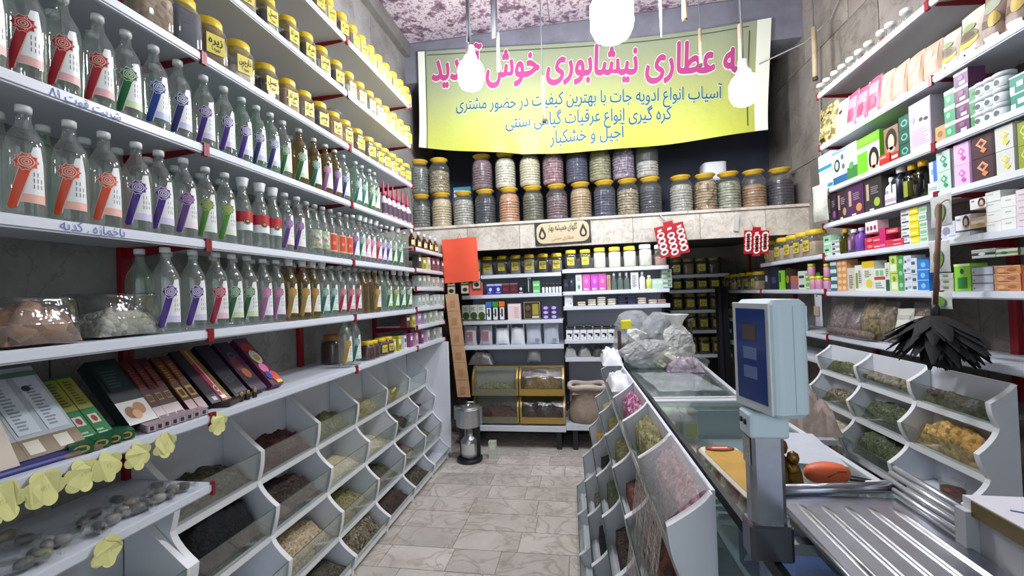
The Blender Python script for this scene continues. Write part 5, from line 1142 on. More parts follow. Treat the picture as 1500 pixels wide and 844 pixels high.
for k in range(3):
    for i in range(2):
        bb(793 + 12 * i, 804 + 12 * i, P3 + .048 * k, .046, '#4a3a7a', [('e', .2, .15, .6, .7, '#c9bce6'), ('r', .0, 0, 1, .12, '#241c40')], 'tissue_pack', f'purple pack with a lilac oval, {("foot", "middle", "top")[k]} of the {("gold-box-side", "shelf-end-side")[i]} pile', group='purple packs')
P4 = 1.045
for i in range(2): T('foil_pouch', f'greyish pouch with a pink print, {("nearer the cardboard strip", "nearer the white flour bags")[i]}', 'pouch', (ony(689 + 23 * i, 490, BYF + .09).x, BYF + .09, P4), 0, 'greyish pouches with pink print', [('pouch', pouch_mesh(.145, .215, .07, milky('grey_pouch', '#c9c6ca', .92), seed=i)), ('print', MB().box(-.035, .035, -.043, -.0365, .05, .15).mesh('print', plain('pouch_pink', '#a5707c', .5)))])
for i in range(2): T('flour_bag', f'plump white flour bag with a blue band, {ORD[i]} of two', 'bag', (ony(736 + 22.5 * i, 490, BYF + .1).x, BYF + .1, P4), 0, 'white flour bags with a blue band', [('bag', pouch_mesh(.155, .235, .10, plain('flour_white', '#eef1f4', .45, bump=.3, scale=14), seed=4 + i)), ('band', MB().box(-.062, .062, -.034, -.022, .185, .222).mesh('band', plain('band_blue', '#33485c', .5)))])
for i in range(2): T('powder_pouch', f'bluish clear pouch with small print, {ORD[i]} of two at the shelf end', 'pouch', (ony(782 + 25.5 * i, 490, BYF + .09).x, BYF + .09, P4), 0, 'bluish clear pouches', [('pouch', pouch_mesh(.165, .225, .07, milky('blue_pouch', '#ccd4e2', .9), seed=8 + i)), ('print', MB().box(.015, .06, -.041, -.0345, .03, .065).mesh('print', plain('pouch_print', '#8a94a8', .5)))])
T('plastic_bag', 'grey-brown bundle in a clear bag on top of the open gold-edged bin', 'bag', (ony(706, 530, 4.7).x, 4.72, .845), me=heap_mesh(.28, .2, .135, milky('dark_bag', '#5c5856', .95, .35), 31, .3, 'plastic_bag'))
T('plastic_bag', 'small clear bag with grey goods on top of the foil-covered bin', 'bag', (ony(782, 530, 4.7).x, 4.72, .845), me=pouch_mesh(.15, .17, .08, milky('grey_bag', '#9aa0a0', .9, .3), seed=33, name='plastic_bag'))
# bag-side lower shelves
def soap(u, z, k, c, lab, grp):
    T('soap_bar', lab, 'soap', (ony(u, 440, BYF + .05).x, BYF + .05, z + .022 * k), R.uniform(-.1, .1), grp, me=cached(('sp', c), lambda: MB().rbox(-.044, .044, -.03, .03, .0005, .0215, .018, 0, 3).mesh('soap_bar', plain('soap' + c, c, .5))))
T('white_carton', 'white carton lying under its twin at the start of the soap shelf', 'box', (ony(833, 440, BYF + .04).x, BYF + .03, 1.448), parts=carton_kit(.085, .08, .06, '#e6e8ec', [('r', .7, .3, .15, .3, '#9aa0a8')]))
T('white_carton', 'white carton stacked on another at the start of the soap shelf', 'box', (ony(833, 440, BYF + .04).x, BYF + .03, 1.509), parts=carton_kit(.085, .08, .06, '#eceef2', [('r', .8, .3, .1, .3, '#8a9098')]))
for i, (u, n, c) in enumerate(((852, 2, '#cfc6b0'), (867, 3, '#d2cab8'), (881, 4, '#d8d0c0'), (896, 3, '#d2caba'), (911, 4, '#2e3048'), (925, 4, '#343750'), (940, 3, '#cfc4b4'), (956, 2, '#cbbdb0'), (969, 2, '#a88a8a'))):
    for k in range(n): soap(u, 1.448, k, c, f'{("navy" if c in ("#2e3048", "#343750") else "rosy" if c == "#a88a8a" else "cream")} soap bar, {ORD[k]} up in the {ORD[i]} pile of the soap shelf', 'soap bars')
for i in range(7):
    u = 830 + 14 * i if i < 6 else 911
    for k in range(2): soap(834 + 13.2 * i, 1.20, k, '#2c2c30', f'black soap bar, {("lower", "upper")[k]} of the {ORD[i]} pile above the lettered boxes', 'black soap bars')
for i in range(7):
    x = ony(829.5 + 10.2 * i, 480, BYF + .015).x
    T('henna_box', f'white box with a black letter shape, {ORD[i]} of the row', 'box', (x + .03, BYF + .015, 1.095), 0, 'white boxes with black letter shapes', carton_kit(.066, .08, .10, '#eef0f2', [('r', .55, .30, .3, .34, '#1c1c20'), ('r', .2, .5, .4, .16, '#1c1c20'), ('r', .25, .1, .5, .07, '#b8bac0')]))
    T('henna_box', f'plain white carton with a black corner behind, {ORD[i]} of the row', 'box', (x + .03, BYF + .105, 1.095), 0, 'white cartons of the rear row', carton_kit(.066, .07, .128, '#e6e8ea', [('r', .35, .82, .4, .14, '#26262a')]))
for i, (u, c) in enumerate(((836, '#b8b8b8'), (856, '#a8a8a4'), (876, '#5c5a56'), (897, '#b4bcc4'))):
    T('plastic_bag', f'small {("grey", "shiny", "dark", "bluish")[i]} knotted bag on the lowest back shelf', 'bag', (ony(u, 520, BYF + .1).x, BYF + .1, .905), .3 * i, 'knotted bags on the lowest back shelf', me=heap_mesh(.13, .12, .11, milky('knot' + c, c, .85, .25), 60 + i, .4, 'plastic_bag'))

# gold-edged bins with curved fronts on the base shelf, two columns of two
gold = plain('brass_trim', '#b3985a', .3, .6); amber_film = clear('amber_film', '#c7bd9c', '#8f8460', 1.4, .1, 1., 22.)
def gold_bin(label, x0, x1, z0, z1, film, m, hh, seed):
    yb, yf = 4.62, 4.44
    n = 8
    prof = [(yf + .02 + .10 * (max(0, t - .55) / .45) ** 1.5, z0 + (z1 - z0) * t) for t in [i / n for i in range(n + 1)]]
    sides = []
    parts = []
    for x in (x0, x1 - .02):
        poly = [(yb, z0)] + prof + [(yb, z1)]
        parts.append(('side', fixn(MB().prism(poly, lambda a, b, x=x: (x, a, b), lambda a, b, x=x: (x + .02, a, b)).mesh('side', gold))))
    parts.append(('back', MB().box(x0 + .02, x1 - .02, yb - .01, yb, z0, z1).mesh('back', plain('bin_grey', '#8f8f86', .5))))
    parts.append(('floor', MB().box(x0 + .02, x1 - .02, yf + .02, yb - .01, z0, z0 + .012).mesh('floor', plain('bin_grey', '#8f8f86', .5))))
    parts.append(('lip', MB().box(x0 + .02, x1 - .02, yf + .012, yf + .02, z0, z0 + (z1 - z0) * .24).mesh('lip', plain('bin_lip' + ('f' if film else ''), '#a5843a' if film else '#77735c', .4))))
    parts.append(('cover', MB().grid(lambda a, b: (x0 + .02 + (x1 - x0 - .04) * a, prof[int(round(b * n))][0] - .004 + (.004 * math.sin(17 * a + 5 * b) if film else 0), prof[int(round(b * n))][1]), 20, n).mesh('cover', amber_film if film else PANE)))
    parts.append(('top_trim', MB().box(x0, x1, prof[-1][0] - .01, prof[-1][0] + .012, z1 - .001, z1 + .015).mesh('top_trim', gold)))
    T('curved_bin', label, 'display bins', parts=parts)
    T('dried_herbs', label.split(' bin ')[0] + "'s dry contents, seen through its cover", 'herbs', ((x0 + x1) / 2, (yf + yb) / 2 + .02, z0 + .013), me=heap_mesh(x1 - x0 - .05, .13, hh, m, seed, .8), kind='stuff')
gold_bin('upper uncovered gold-edged bin beside the grinder', -1.20, -.712, .55, .825, False, H['green'], .10, 71)
gold_bin('lower uncovered gold-edged bin beside the grinder', -1.20, -.712, .265, .535, False, H['redbrown'], .15, 72)
gold_bin('upper film-wrapped gold-edged bin beside the sack', -.70, -.236, .55, .825, True, H['sand'], .16, 73)
gold_bin('lower film-wrapped gold-edged bin beside the sack', -.70, -.236, .265, .535, True, H['redbrown'], .17, 74)
# open sack
sk = ony(855, 600, 4.6)
def sack(a, b):
    t = 2 * PI * a; r = .175 + .02 * math.sin(2.2 * PI * b) + .006 * math.sin(7 * t + 9 * b); r *= (.93 if b < .02 else 1)
    return (r * math.cos(t), r * .85 * math.sin(t), .36 * b + .008 * math.sin(3 * t) * b)
T('open_sack', 'open beige cloth sack of pale grain with its rim rolled down by the bins', 'sack', (-.01, 4.60, .267), parts=[('sack', MB().grid(sack, 28, 12).mesh('sack', plain('sack_cloth', '#a08d7c', .85, var=.15, scale=30, bump=.3))), ('rolled_rim', MB().tube([(.182 * math.cos(2 * PI * i / 24), .155 * math.sin(2 * PI * i / 24), .36 + .012 * math.sin(3 * 2 * PI * i / 24)) for i in range(25)], .026, 8).mesh('rolled_rim', plain('sack_rim', '#cdbfb6', .7, bump=.4, scale=22))), ('grain', heap_mesh(.30, .25, .08, speckle('pale_grain', ['#a8967c', '#bfae92', '#8f7d64'], 120), 81, .9, 'grain'))])
[c for c in COL.objects if c.name.startswith('grain')][-1].location = (0, 0, .29)

# ---------------------------------------------------------------- right part of the recess: dark bay of labelled jars
DBX0, DBX1 = 1.10, 1.72
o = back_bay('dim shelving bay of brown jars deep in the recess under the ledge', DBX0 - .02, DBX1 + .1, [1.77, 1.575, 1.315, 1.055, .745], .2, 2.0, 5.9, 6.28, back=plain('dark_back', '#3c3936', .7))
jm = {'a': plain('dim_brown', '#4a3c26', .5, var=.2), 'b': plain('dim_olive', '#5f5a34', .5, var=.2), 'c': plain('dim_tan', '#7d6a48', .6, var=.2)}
k = 0
for z, nm in ((1.77, 'top'), (1.575, 'second'), (1.315, 'third'), (1.055, 'fourth'), (.745, 'lowest')):
    for i in range(4):
        if z == .745 and i == 0: continue
        hh = .17 if z == 1.575 else .21
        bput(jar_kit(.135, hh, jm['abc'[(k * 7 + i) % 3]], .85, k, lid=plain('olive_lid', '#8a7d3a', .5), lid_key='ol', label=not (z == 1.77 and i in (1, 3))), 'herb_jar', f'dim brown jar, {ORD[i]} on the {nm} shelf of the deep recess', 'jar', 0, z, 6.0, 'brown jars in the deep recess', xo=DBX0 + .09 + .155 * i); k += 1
T('mop_handle', 'grey pole with a forked top leaning before the deep recess jars', 'pole', (0, 0, 0), parts=[('pole', MB().tube([(ony(1026, 640, 5.45).x, 5.45, 0), tuple(ony(1011, 468, 5.6))], .014, 8).mesh('pole', plain('pole_grey', '#8f8f90', .4, .3))), ('head', MB().tube([tuple(ony(1008, 470, 5.6)), tuple(ony(1016, 467, 5.6))], .016, 8).mesh('head', plain('pole_head', '#b4b2b0', .5)))])
T('dark_cloak', 'dark coat hanging on the corner post of the deep recess', 'coat', (0, 0, 0), me=MB().grid(lambda a, b: (1.56 + .14 * a + .02 * math.sin(12 * a), 5.55 - .05 * math.sin(9 * a + b), .02 + 1.58 * b), 10, 6).grid(lambda a, b: (1.56 + .14 * (1 - a) + .02 * math.sin(12 * (1 - a)), 5.62 + .02 * math.sin(9 * a), .02 + 1.58 * b), 10, 6).mesh('dark_cloak', plain('dark_cloth', '#1f1c22', .9)))
# ---------------------------------------------------------------- orange sheet, sachets and cardboard strip hanging from the ledge
ox0, ox1 = ony(650, 380, 4.34).x, ony(701, 380, 4.34).x
T('orange_sheet', 'plain orange-red sheet hanging from the ledge over the sachets', 'sheet', ((ox0 + ox1) / 2, 4.345, 1.74), (0, -.03, 0), parts=[('sheet', MB().grid(lambda a, b: ((a - .5) * (ox1 - ox0), .008 * math.sin(6 * a) - .010 * b, .45 * b), 10, 6).grid(lambda a, b: ((.5 - a) * (ox1 - ox0), .004 + .008 * math.sin(6 * (1 - a)) - .010 * b, .45 * b), 10, 6).mesh('sheet', plain('orange_card', '#e8583a', .5, var=.05, scale=6))), ('string', MB().tube([(-.02, .0, .45), (0, .02, .50), (.02, .0, .45)], .003, 6).mesh('string', plain('string_tan', '#a08a60', .8)))])
for i, (u, v0, v1) in enumerate(((661, 410, 433), (681, 408, 431), (698, 400, 424))):
    a, b = ony(u - 6.5, v1, 4.37), ony(u + 6.5, v0, 4.37)
    T('sachet_strip', f'dark olive sachet strip with two small pictures, {ORD[i]} below the orange sheet', 'sachets', ((a.x + b.x) / 2, 4.37, a.z), 0, 'sachet strips below the orange sheet', carton_kit(.09, .008, .30, '#4a4a2e', [('r', .08, .03, .84, .26, '#c2b8a0'), ('e', .2, .08, .6, .14, '#2e241c'), ('r', .08, .34, .84, .26, '#c9bfa4'), ('e', .2, .38, .6, .16, '#3a2c22'), ('r', .08, .68, .84, .24, '#7d8a44')]))
T('sachet_strip', 'red end of a sachet strip peeping out below the orange sheet corner', 'sachets', (ony(697, 430, 4.375).x, 4.385, 1.60), 0, None, carton_kit(.14, .006, .13, '#d8564a', [('r', .3, .6, .5, .3, '#3a1c1a')]))
cs = T('cardboard_strip', 'long strip of brown cardboard segments hanging by the end of the bottle wall', 'cardboard', (0, 0, 0))
ztop, zb = 1.62, .56
for i in range(6):
    z1 = ztop - (ztop - zb) * i / 6; z0 = ztop - (ztop - zb) * (i + 1) / 6; x = -1.350 + .016 * i
    s_ = ob('segment', MB().prism([(x - .068, z1), (x + .068, z1), (x + .084, z0 + .002), (x - .052, z0 + .002)], lambda a, b: (a, 4.350, b), lambda a, b: (a, 4.335 + .003 * (i % 2), b)).mesh('segment', plain('cardboard_brown', '#c49a72', .75, var=.12, scale=14)), cs)
    ob('stamp', MB().box(x - .02, x + .035, 4.3325, 4.3339, z0 + .04, z0 + .11).mesh('stamp', plain('stamp_brown', '#b0855e', .8)), s_)
# red sachet hangers
def red_hanger(label, u0, u1, v0, v1, y, tilt, strips):
    a, b = ony(u0, v1, y), ony(u1, v0, y); wd = (b.x - a.x); h = b.z - a.z
    o = T('sachet_hanger', label, 'sachets', ((a.x + b.x) / 2, y, a.z), (0, tilt, 0))
    for i in range(strips):
        sw = wd / strips; x = -wd / 2 + sw * (i + .5)
        st = ob('strip', MB().box(x - sw * .48, x + sw * .48, -.006 - .004 * (i % 2), .004, .02 * ((i + 1) % 2), h - .03 * abs(i - 1)).mesh('strip', plain('sachet_red', '#b3121e', .35)), o)
        pr = MB()
        for k in range(4):
            z = .05 + (h * .62) * k / 4 + .02 * ((i + 1) % 2)
            for (rx, rz, mi) in ((sw * .40, .030, 0), (sw * .24, .014, 1)):
                pr.add([(x + rx * math.cos(2 * PI * q / 14), -.011 - .004 * (i % 2) - .0006 * mi, z + rz * math.sin(2 * PI * q / 14) + .15 * rx * math.cos(2 * PI * q / 14)) for q in range(14)], [tuple(range(14))], mi)
        pr.add([(x - sw * .25, -.0125, h * .76), (x + sw * .2, -.0125, h * .78), (x + sw * .22, -.0125, h * .84), (x - sw * .2, -.0125, h * .82)], [(0, 1, 2, 3)], 0)
        ob('print', pr.mesh('print', plain('sachet_white', '#efe6e2', .4), plain('sachet_cup', '#8a1a22', .4)), st)
    ob('hook', MB().tube([(0, 0, h - .02), (-.03, .03, h + .05), (-.05, .045, h + .10)], .007, 6).mesh('hook', plain('hook_pale', '#c2c2bc', .5)), o)
red_hanger('red sachet strips with white cups, in front of the white powder jars', 968, 1010, 322, 378, 4.34, -.18, 3)
red_hanger('red sachet strips with white cups, beside the yellow-topped tubs', 1089, 1124, 332, 376, 4.34, .06, 3)
T('wall_clip', 'pale clip stuck on the ledge face between the two red sachet hangers', 'clip', tuple(ony(1079, 320, LY - .012)), (0, .1, 0), me=MB().box(-.02, .02, -.01, .01, -.12, .03).mesh('wall_clip', plain('hook_pale', '#c2c2bc', .5)))
# grinder
gp = Vector((-1.155, 4.13, 0)); st = plain('brushed_steel', '#b4b8bc', .28, .95, var=.1, scale=40)
T('spice_grinder', 'round steel spice grinder on the floor at the end of the bins', 'grinder', tuple(gp), parts=[
    ('base', MB().lathe([(.12, 0), (.125, .01), (.125, .03), (.115, .035)], 24).mesh('base', plain('black_enamel', '#1b1d22', .35))),
    ('motor', MB().lathe([(.075, .035), (.08, .05), (.08, .20), (.06, .23), (.045, .24), (.045, .32)], 20).mesh('motor', st), [('label_plate', wrap_quad(MB(), .081, (-60, .08), (-60, .18), (50, .08), (50, .18), 6, 1, 0, .001).mesh('label_plate', plain('plate_pale', '#c9c9c4', .5)))]),
    ('neck', MB().box(-.10, .10, .02, .05, .03, .34).mesh('neck', plain('black_enamel', '#1b1d22', .35))),
    ('bowl', MB().lathe([(.09, .325), (.122, .345), (.122, .50), (.128, .503), (.128, .512), (.118, .514)], 28).mesh('bowl', st)),
    ('lid', MB().lathe([(.118, .512), (.112, .525), (.05, .532), (.02, .535), (.02, .55), (.001, .552)], 24).mesh('lid', st)),
    ('clamp', MB().box(.115, .14, -.02, .02, .36, .52).mesh('clamp', st)), ('clamp', MB().box(-.14, -.115, -.02, .02, .40, .53).mesh('clamp', st))])
T('switch_box', 'small pale green box on the floor beside the steel grinder', 'box', (gp.x + .215, 4.18, 0), .1, parts=carton_kit(.075, .06, .165, '#bfc6b4', [('r', .2, .55, .6, .3, '#d4dacb')]))

# ================================================================= REMEDY WALL (cartons, gift boxes, herb bags)
RX, RWX = 1.74, 2.055
RZ = {'r1': 2.985, 'r2': 2.605, 'r3': 2.275, 'r4': 2.03, 'r5': 1.795, 'r6': 1.54, 'r7': 1.225}
zr = [RZ[k] for k in ('r1', 'r2', 'r3', 'r4', 'r5', 'r6', 'r7')]
shelf_bay('shelving_bay', 'white steel shelving bay with red brackets, first on the remedy wall from the shop front', RX, RWX, 1.42, 2.475, zr, 1.0, 3.25, -1)
shelf_bay('shelving_bay', 'white steel shelving bay with red brackets, middle one on the remedy wall', RX, RWX, 2.475, 3.52, zr, 1.0, 3.25, -1)
shelf_bay('shelving_bay', 'low white shelving bay under the ledge, between the remedies and the recess', RX, RWX, 3.52, 4.70, [1.815, 1.555, 1.215, 1.02], .3, 2.04, -1)
shelf_bay('shelving_bay', 'white shelving bay in the shadow of the recess behind the scale', RX, RWX, 4.70, 5.86, [1.555, 1.215, .93], .3, 2.04, -1)
FX = RX + .018
def rgeo(u0, u1, z, x=FX):
    ya, yb_ = row_y([u0, u1], z + .05, x); return (ya + yb_) / 2, abs(ya - yb_)
def rb(u0, u1, vt, zk, c, pr, name, label, n=1, d=.07, x=FX, cat='box', group=None, key=None):
    z = RZ[zk] if isinstance(zk, str) else zk
    y, wd = rgeo(u0, u1, z, x); h = onx((u0 + u1) / 2, vt, x).z - z
    h = min([h] + [q - .040 - z for q in RZ.values() if q > z + .05]) / n
    out = []
    for k in range(n):
        lb = label if n == 1 else f'{label}, {ORD[k]} up in its stack'
        out.append(T(name, lb, cat, (x + R.uniform(0, .004), y, z + k * h), RGT, group or (None if n == 1 else label), carton_kit(round(wd * .985, 3), d, round(h * .985, 4), c, pr)))
    return out
def rpouch(u0, u1, vt, zk, mat, prints, label, seed, name='spice_pouch', x=FX + .03, t=.05, group=None):
    z = RZ[zk]; y, wd = rgeo(u0, u1, z, x); h = onx((u0 + u1) / 2, vt, x).z - z
    parts = [('pouch', pouch_mesh(wd * 1.02, h, t, mat, seed=seed))]
    if prints:
        parts.append(('print', pouch_print(wd * 1.02, h, t, seed, prints)))
    return T(name, label, 'pouch', (x, y, z), (math.radians(-4), 0, RGT), group, parts)
# top shelf: little glass jars, only their white lids and rims show
ys = row_y([1205, 1214, 1226, 1237, 1249, 1262, 1276, 1295, 1308, 1331], RZ['r1'] + .02, RX + .05)
for i, y in enumerate(ys):
    T('glass_vial', f'small clear white-lidded jar, {ORD[i]} from the far end of the top shelf', 'jar', (RX + .04, y, RZ['r1']), 0, 'white-lidded little jars on the top remedy shelf', [('glass', cached('gv1', lambda: MB().lathe([(.026, 0), (.03, .005), (.03, .055), (.022, .065)], 14).mesh('glass', JARM))), ('lid', cached('gv2', lambda: MB().lathe([(.024, .064), (.027, .068), (.027, .084), (.022, .088)], 14).mesh('lid', CAPW)))])
T('red_box', 'small dark red box behind the white-lidded jars on the top remedy shelf', 'box', (RX + .11, ys[6], RZ['r1']), RGT, parts=carton_kit(.05, .05, .11, '#8a1a28', [('r', .2, .5, .6, .2, '#a8404a')]))
# second shelf: pouches
rpouch(1199.5, 1227, 152, 'r2', speckle('noodle_print', ['#b5a56e', '#cdbf88', '#8f7f4c', '#5f5432'], 40), [('e', .12, .68, .2, .09, '#3a3224'), ('e', .5, .75, .18, .08, '#3a3224'), ('r', .3, .1, .2, .08, '#2e281c')], 'olive yellow pouch of curly pieces at the far end of the pouch shelf', 1)
rpouch(1227, 1242, 146, 'r2', col('#bdb4a5'), [('e', .4, .6, .3, .12, '#3a2e28'), ('e', .2, .3, .5, .15, '#b3a694')], 'narrow white pouch beside three pink ones', 2)
for i, (a, b, v) in enumerate(((1242, 1257, 134), (1257, 1273, 126), (1273, 1291, 112))):
    rpouch(a, b, v, 'r2', col('#b8506c'), [('r', .1, .55, .8, .3, '#dd8a9c'), ('r', .15, .06, .7, .12, '#e9dede'), ('e', .3, .25, .5, .25, '#b8405f'), ('r', 0, 0, .06, 1, '#f0e6e4')], f'pink rose pouch with a pale foot, {ORD[i]} of three', 3 + i, group='pink rose pouches')
for i, (a, b, v) in enumerate(((1291, 1309, 104), (1309, 1330, 92), (1330, 1353, 78), (1353, 1379, 62))):
    rpouch(a, b, v, 'r2', col('#b89c84'), [('r', .1, .5, .8, .38, '#bfa48a'), ('e', .25, .52, .5, .3, '#c9b89c'), ('r', .5, .05, .42, .08, '#eee8e2'), ('e', .15, .08, .08, .04, '#2e2420'), ('r', 0, 0, .04, 1, '#e4d8cc')], f'beige spice pouch with a white foot tag, {ORD[i]} of four', 7 + i, group='beige spice pouches')
for i, (a, b, v) in enumerate(((1380, 1406, 46), (1407, 1440, 16))):
    rpouch(a, b, v, 'r2', col('#c4bbaa'), [('e', .08, .2, .84, .32, '#d8b83e'), ('e', .1, .32, .8, .28, '#7a6a4c'), ('e', .2, .38, .6, .16, '#5a4c34'), ('e', .25, .56, .55, .16, '#8f9a6c'), ('r', .15, .02, .7, .12, '#efe9de'), ('r', .4, .05, .08, .05, '#22201c')], f'cream pouch showing a yellow bowl, {("smaller", "larger")[i]} of two', 12 + i, group='cream pouches with a yellow bowl')
for i, (a, b, v) in enumerate(((1441, 1472, -12), (1473, 1506, -40))):
    rpouch(a, b, v, 'r2', col('#8a7464'), [('e', .1, .6, .8, .3, '#9aa08a'), ('r', .0, .34, 1, .14, '#5c4438'), ('e', .5, .3, .45, .3, '#b8a04a'), ('r', .3, .06, .6, .1, '#ebe4e0')], f'brown pouch with green leaf picture, {("beside the bowl pouches", "at the frame end of the shelf")[i]}', 15 + i, group='brown leaf pouches')
# third shelf
white_teal = [('r', 0, .12, 1, .2, '#2f8fa8'), ('e', .3, .5, .3, .3, '#c9d2c4'), ('r', 0, .95, 1, .05, '#b8d0d8')]
rb(1200, 1219, 224, 'r3', '#dfe6e4', white_teal, 'cream_carton', 'white carton with a teal stripe at the shelf end', 2)
rb(1220, 1241, 218, 'r3', '#dde4ec', [('r', 0, 0, 1, .25, '#2a5f8a'), ('e', .1, .38, .42, .38, '#2e3a34'), ('e', .18, .45, .25, .24, '#a8b8b0'), ('e', .65, .4, .2, .16, '#5c6a62'), ('e', .6, .68, .2, .16, '#5c6a62'), ('r', 0, .92, 1, .08, '#8fa2cc')], 'cream_carton', 'white carton with dark round pictures over a blue foot')
rb(1241, 1256, 208, 'r3', '#e2e8e2', [('r', 0, 0, 1, .36, '#3a7a3a'), ('e', .2, .3, .5, .2, '#5a9a5a'), ('e', .2, .7, .6, .14, '#c2ccc4')], 'cream_carton', 'white carton with a leafy green foot')
rb(1256, 1289, 196, 'r3', '#6cc42a', [('r', 0, .60, 1, .14, '#dbe8cf'), ('r', .48, 0, .52, .60, '#cfd6cc'), ('f', .52, .0, .44, .62, '#1b1a1e'), ('r', .05, .78, .9, .18, '#7cd03a')], 'hair_carton', 'bright green carton with a dark-haired portrait', d=.12)
rb(1287, 1302, 196 + 30, 'r3', '#c43a30', [('r', 0, .0, 1, .5, '#b3241e'), ('t', .1, .6, .8, .3, '#e0b0a4')], 'soap_box', 'low red carton between the green and the portrait carton', x=FX - .006)
rb(1295, 1316, 184, 'r3', '#8f6f5e', [('f', .1, .3, .8, .65, '#2a1c18'), ('r', 0, 0, 1, .25, '#a3241c'), ('r', .5, .1, .4, .08, '#e4d8d0')], 'hair_carton', 'brown carton with a portrait and red foot')
for k in range(2): pass
rb(1317, 1333, 168, 'r3', '#1f5648', [('e', .2, .2, .6, .5, '#7ab09c'), ('e', .3, .3, .4, .3, '#1f5648'), ('r', 0, .95, 1, .05, '#12382e')], 'cream_carton', 'dark green carton with a pale oval', 3)
rb(1333, 1366, 145, 'r3', '#d3bfd6', [('t', .1, .1, .8, .35, '#b8a0c0'), ('e', .45, .58, .18, .08, '#4a3a3a'), ('e', .66, .56, .2, .07, '#4a3a3a'), ('e', .1, .6, .16, .14, '#b8a0c0'), ('r', .94, 0, .06, 1, '#8f7a94')], 'tall_carton', 'tall lilac carton with two small dark marks')
rb(1369, 1385, 184, 'r3', '#bf9a6a', [('e', .2, .3, .5, .4, '#9a744a')], 'soap_box', 'tan carton just past the red bracket on the third shelf')
rb(1384, 1400, 130, 'r3', '#4a9a6c', [('r', 0, .75, 1, .25, '#dbe8de'), ('e', .2, .25, .4, .35, '#8fc4a4')], 'soap_box', 'green and white carton beside the purple stack', 3)
rb(1399, 1420, 100, 'r3', '#64385c', [('r', 0, .8, 1, .2, '#cdb8cc'), ('r', .4, .1, .4, .2, '#e4d8e4'), ('e', .3, .4, .4, .3, '#8a5a80')], 'soap_box', 'purple carton with a pale upper edge', 4)
rb(1401, 1420, 100 - 8, RZ['r3'] + .205, '#c4485a', [('r', 0, .7, 1, .15, '#e8b8c0')], 'soap_box', 'crimson carton crowning the purple stack', 1, d=.06) if False else None
rb(1420, 1437, 124, 'r3', '#4f8f5c', [('r', 0, .85, 1, .15, '#a8d0ae'), ('e', .25, .3, .5, .3, '#2f6a40')], 'soap_box', 'leaf green carton between purple and white stacks', 3)
def rcyl(u, zk, r, h, kit, name, label, cat, group=None, x=None, z=None):
    zz = RZ[zk] if isinstance(zk, str) else zk; xx = RX + r + .012 if x is None else x
    y = row_y([u], zz + h / 2, xx)[0]
    return T(name, label, cat, (xx, y, zz), RGT, group, kit)
crk = lambda: [('pot', cached('crp', lambda: MB().lathe([(.030, 0), (.033, .004), (.033, .038), (.031, .042)], 18).mesh('pot', plain('cream_pot', '#dfe3e2', .4)))), ('lid', cached('crl', lambda: MB().lathe([(.036, .042), (.036, .060), (.033, .062), (.001, .062)], 18).mesh('lid', plain('pot_lid', '#c9cfd0', .4)))), ('label', cached('crb', lambda: wrap_disc(MB(), .033, 0, .021, .012, .001, 0).mesh('label', plain('pot_print', '#4f5a58', .5))))]
for i, u in enumerate((1444, 1458, 1472)):
    for k in range(3): rcyl(u, RZ['r3'] + .0635 * k, .036, .06, crk(), 'cream_pot', f'white cream pot with a dark round print, {ORD[k]} up in the {ORD[i]} pot column', 'pot', 'white cream pots on the third shelf')
rb(1480, 1504, 108, 'r3', '#18806a', [('r', 0, .0, .3, .4, '#e2eae6'), ('r', 0, .9, 1, .1, '#bfe0d4'), ('r', .45, .3, .4, .3, '#e2eae6')], 'cream_carton', 'teal carton with white corner at the frame end', 2)
# fourth shelf
for i, (a, b, v, c, e, nm) in enumerate(((1213, 1226, 272, '#2a1830', '#8a4a8a', 'black and violet'), (1226, 1241, 268, '#33202a', '#a8866c', 'black and copper'), (1241, 1266, 261, '#4a1f4c', '#c98a4a', 'plum'), (1266, 1292, 250, '#2c2a26', '#9ab03a', 'charcoal'))):
    rb(a, b, v, 'r4', c, [('r', .12, .35, .16, .5, '#b89a84'), ('e', .55, .12, .34, .26, e), ('t', .4, .5, .5, .25, '#8f7f88'), ('r', .3, .03, .25, .05, '#d8d0d4')], 'hair_dye_carton', f'{nm} hair-colour carton with a tube print on the fourth shelf')
rb(1296, 1312, 300 - 17, 'r4', '#dfe2ea', [('r', 0, .3, 1, .3, '#b8a0b0'), ('r', 0, 0, 1, .12, '#3a3a5a')], 'soap_box', 'low white carton before the dark bottle', x=FX - .008)
def rbottle(bm, cm, r, h, lm=None):
    k = [('body', cached(('rbb', bm.name, r, h), lambda: MB().lathe([(r * .85, 0), (r, .006), (r, h * .62), (r * .85, h * .70), (r * .38, h * .78), (r * .36, h * .84)], 16, sq=.3).mesh('body', bm))), ('cap', cached(('rbc', cm.name, r, h), lambda: MB().lathe([(r * .5, h * .84), (r * .54, h * .86), (r * .54, h * .98), (r * .46, h)], 14).mesh('cap', cm)))]
    if lm: k.append(('label', cached(('rbl', lm.name, r, h), lambda: wrap_quad(MB(), r * 1.03, (-48, h * .12), (-48, h * .55), (48, h * .12), (48, h * .55), 6, 1, 0, .001).mesh('label', lm))))
    return k
oil = clear('olive_oil', '#a3a238', '#55581c', 1., .06); WL = plain('label_white', '#eceeea', .4)
rcyl(1307, 'r4', .026, .175, rbottle(plain('white_plastic', '#dde0e6', .4), CAPW, .026, .175, plain('label_mauve', '#a88a9c', .5)), 'lotion_bottle', 'white bottle with a mauve label beside the dark one', 'bottle', x=RX + .06)
rcyl(1321, 'r4', .040, .21, rbottle(plain('navy_plastic', '#171a2c', .3), CAPW, .040, .21, WL), 'syrup_bottle', 'navy bottle with a white label and cap', 'bottle')
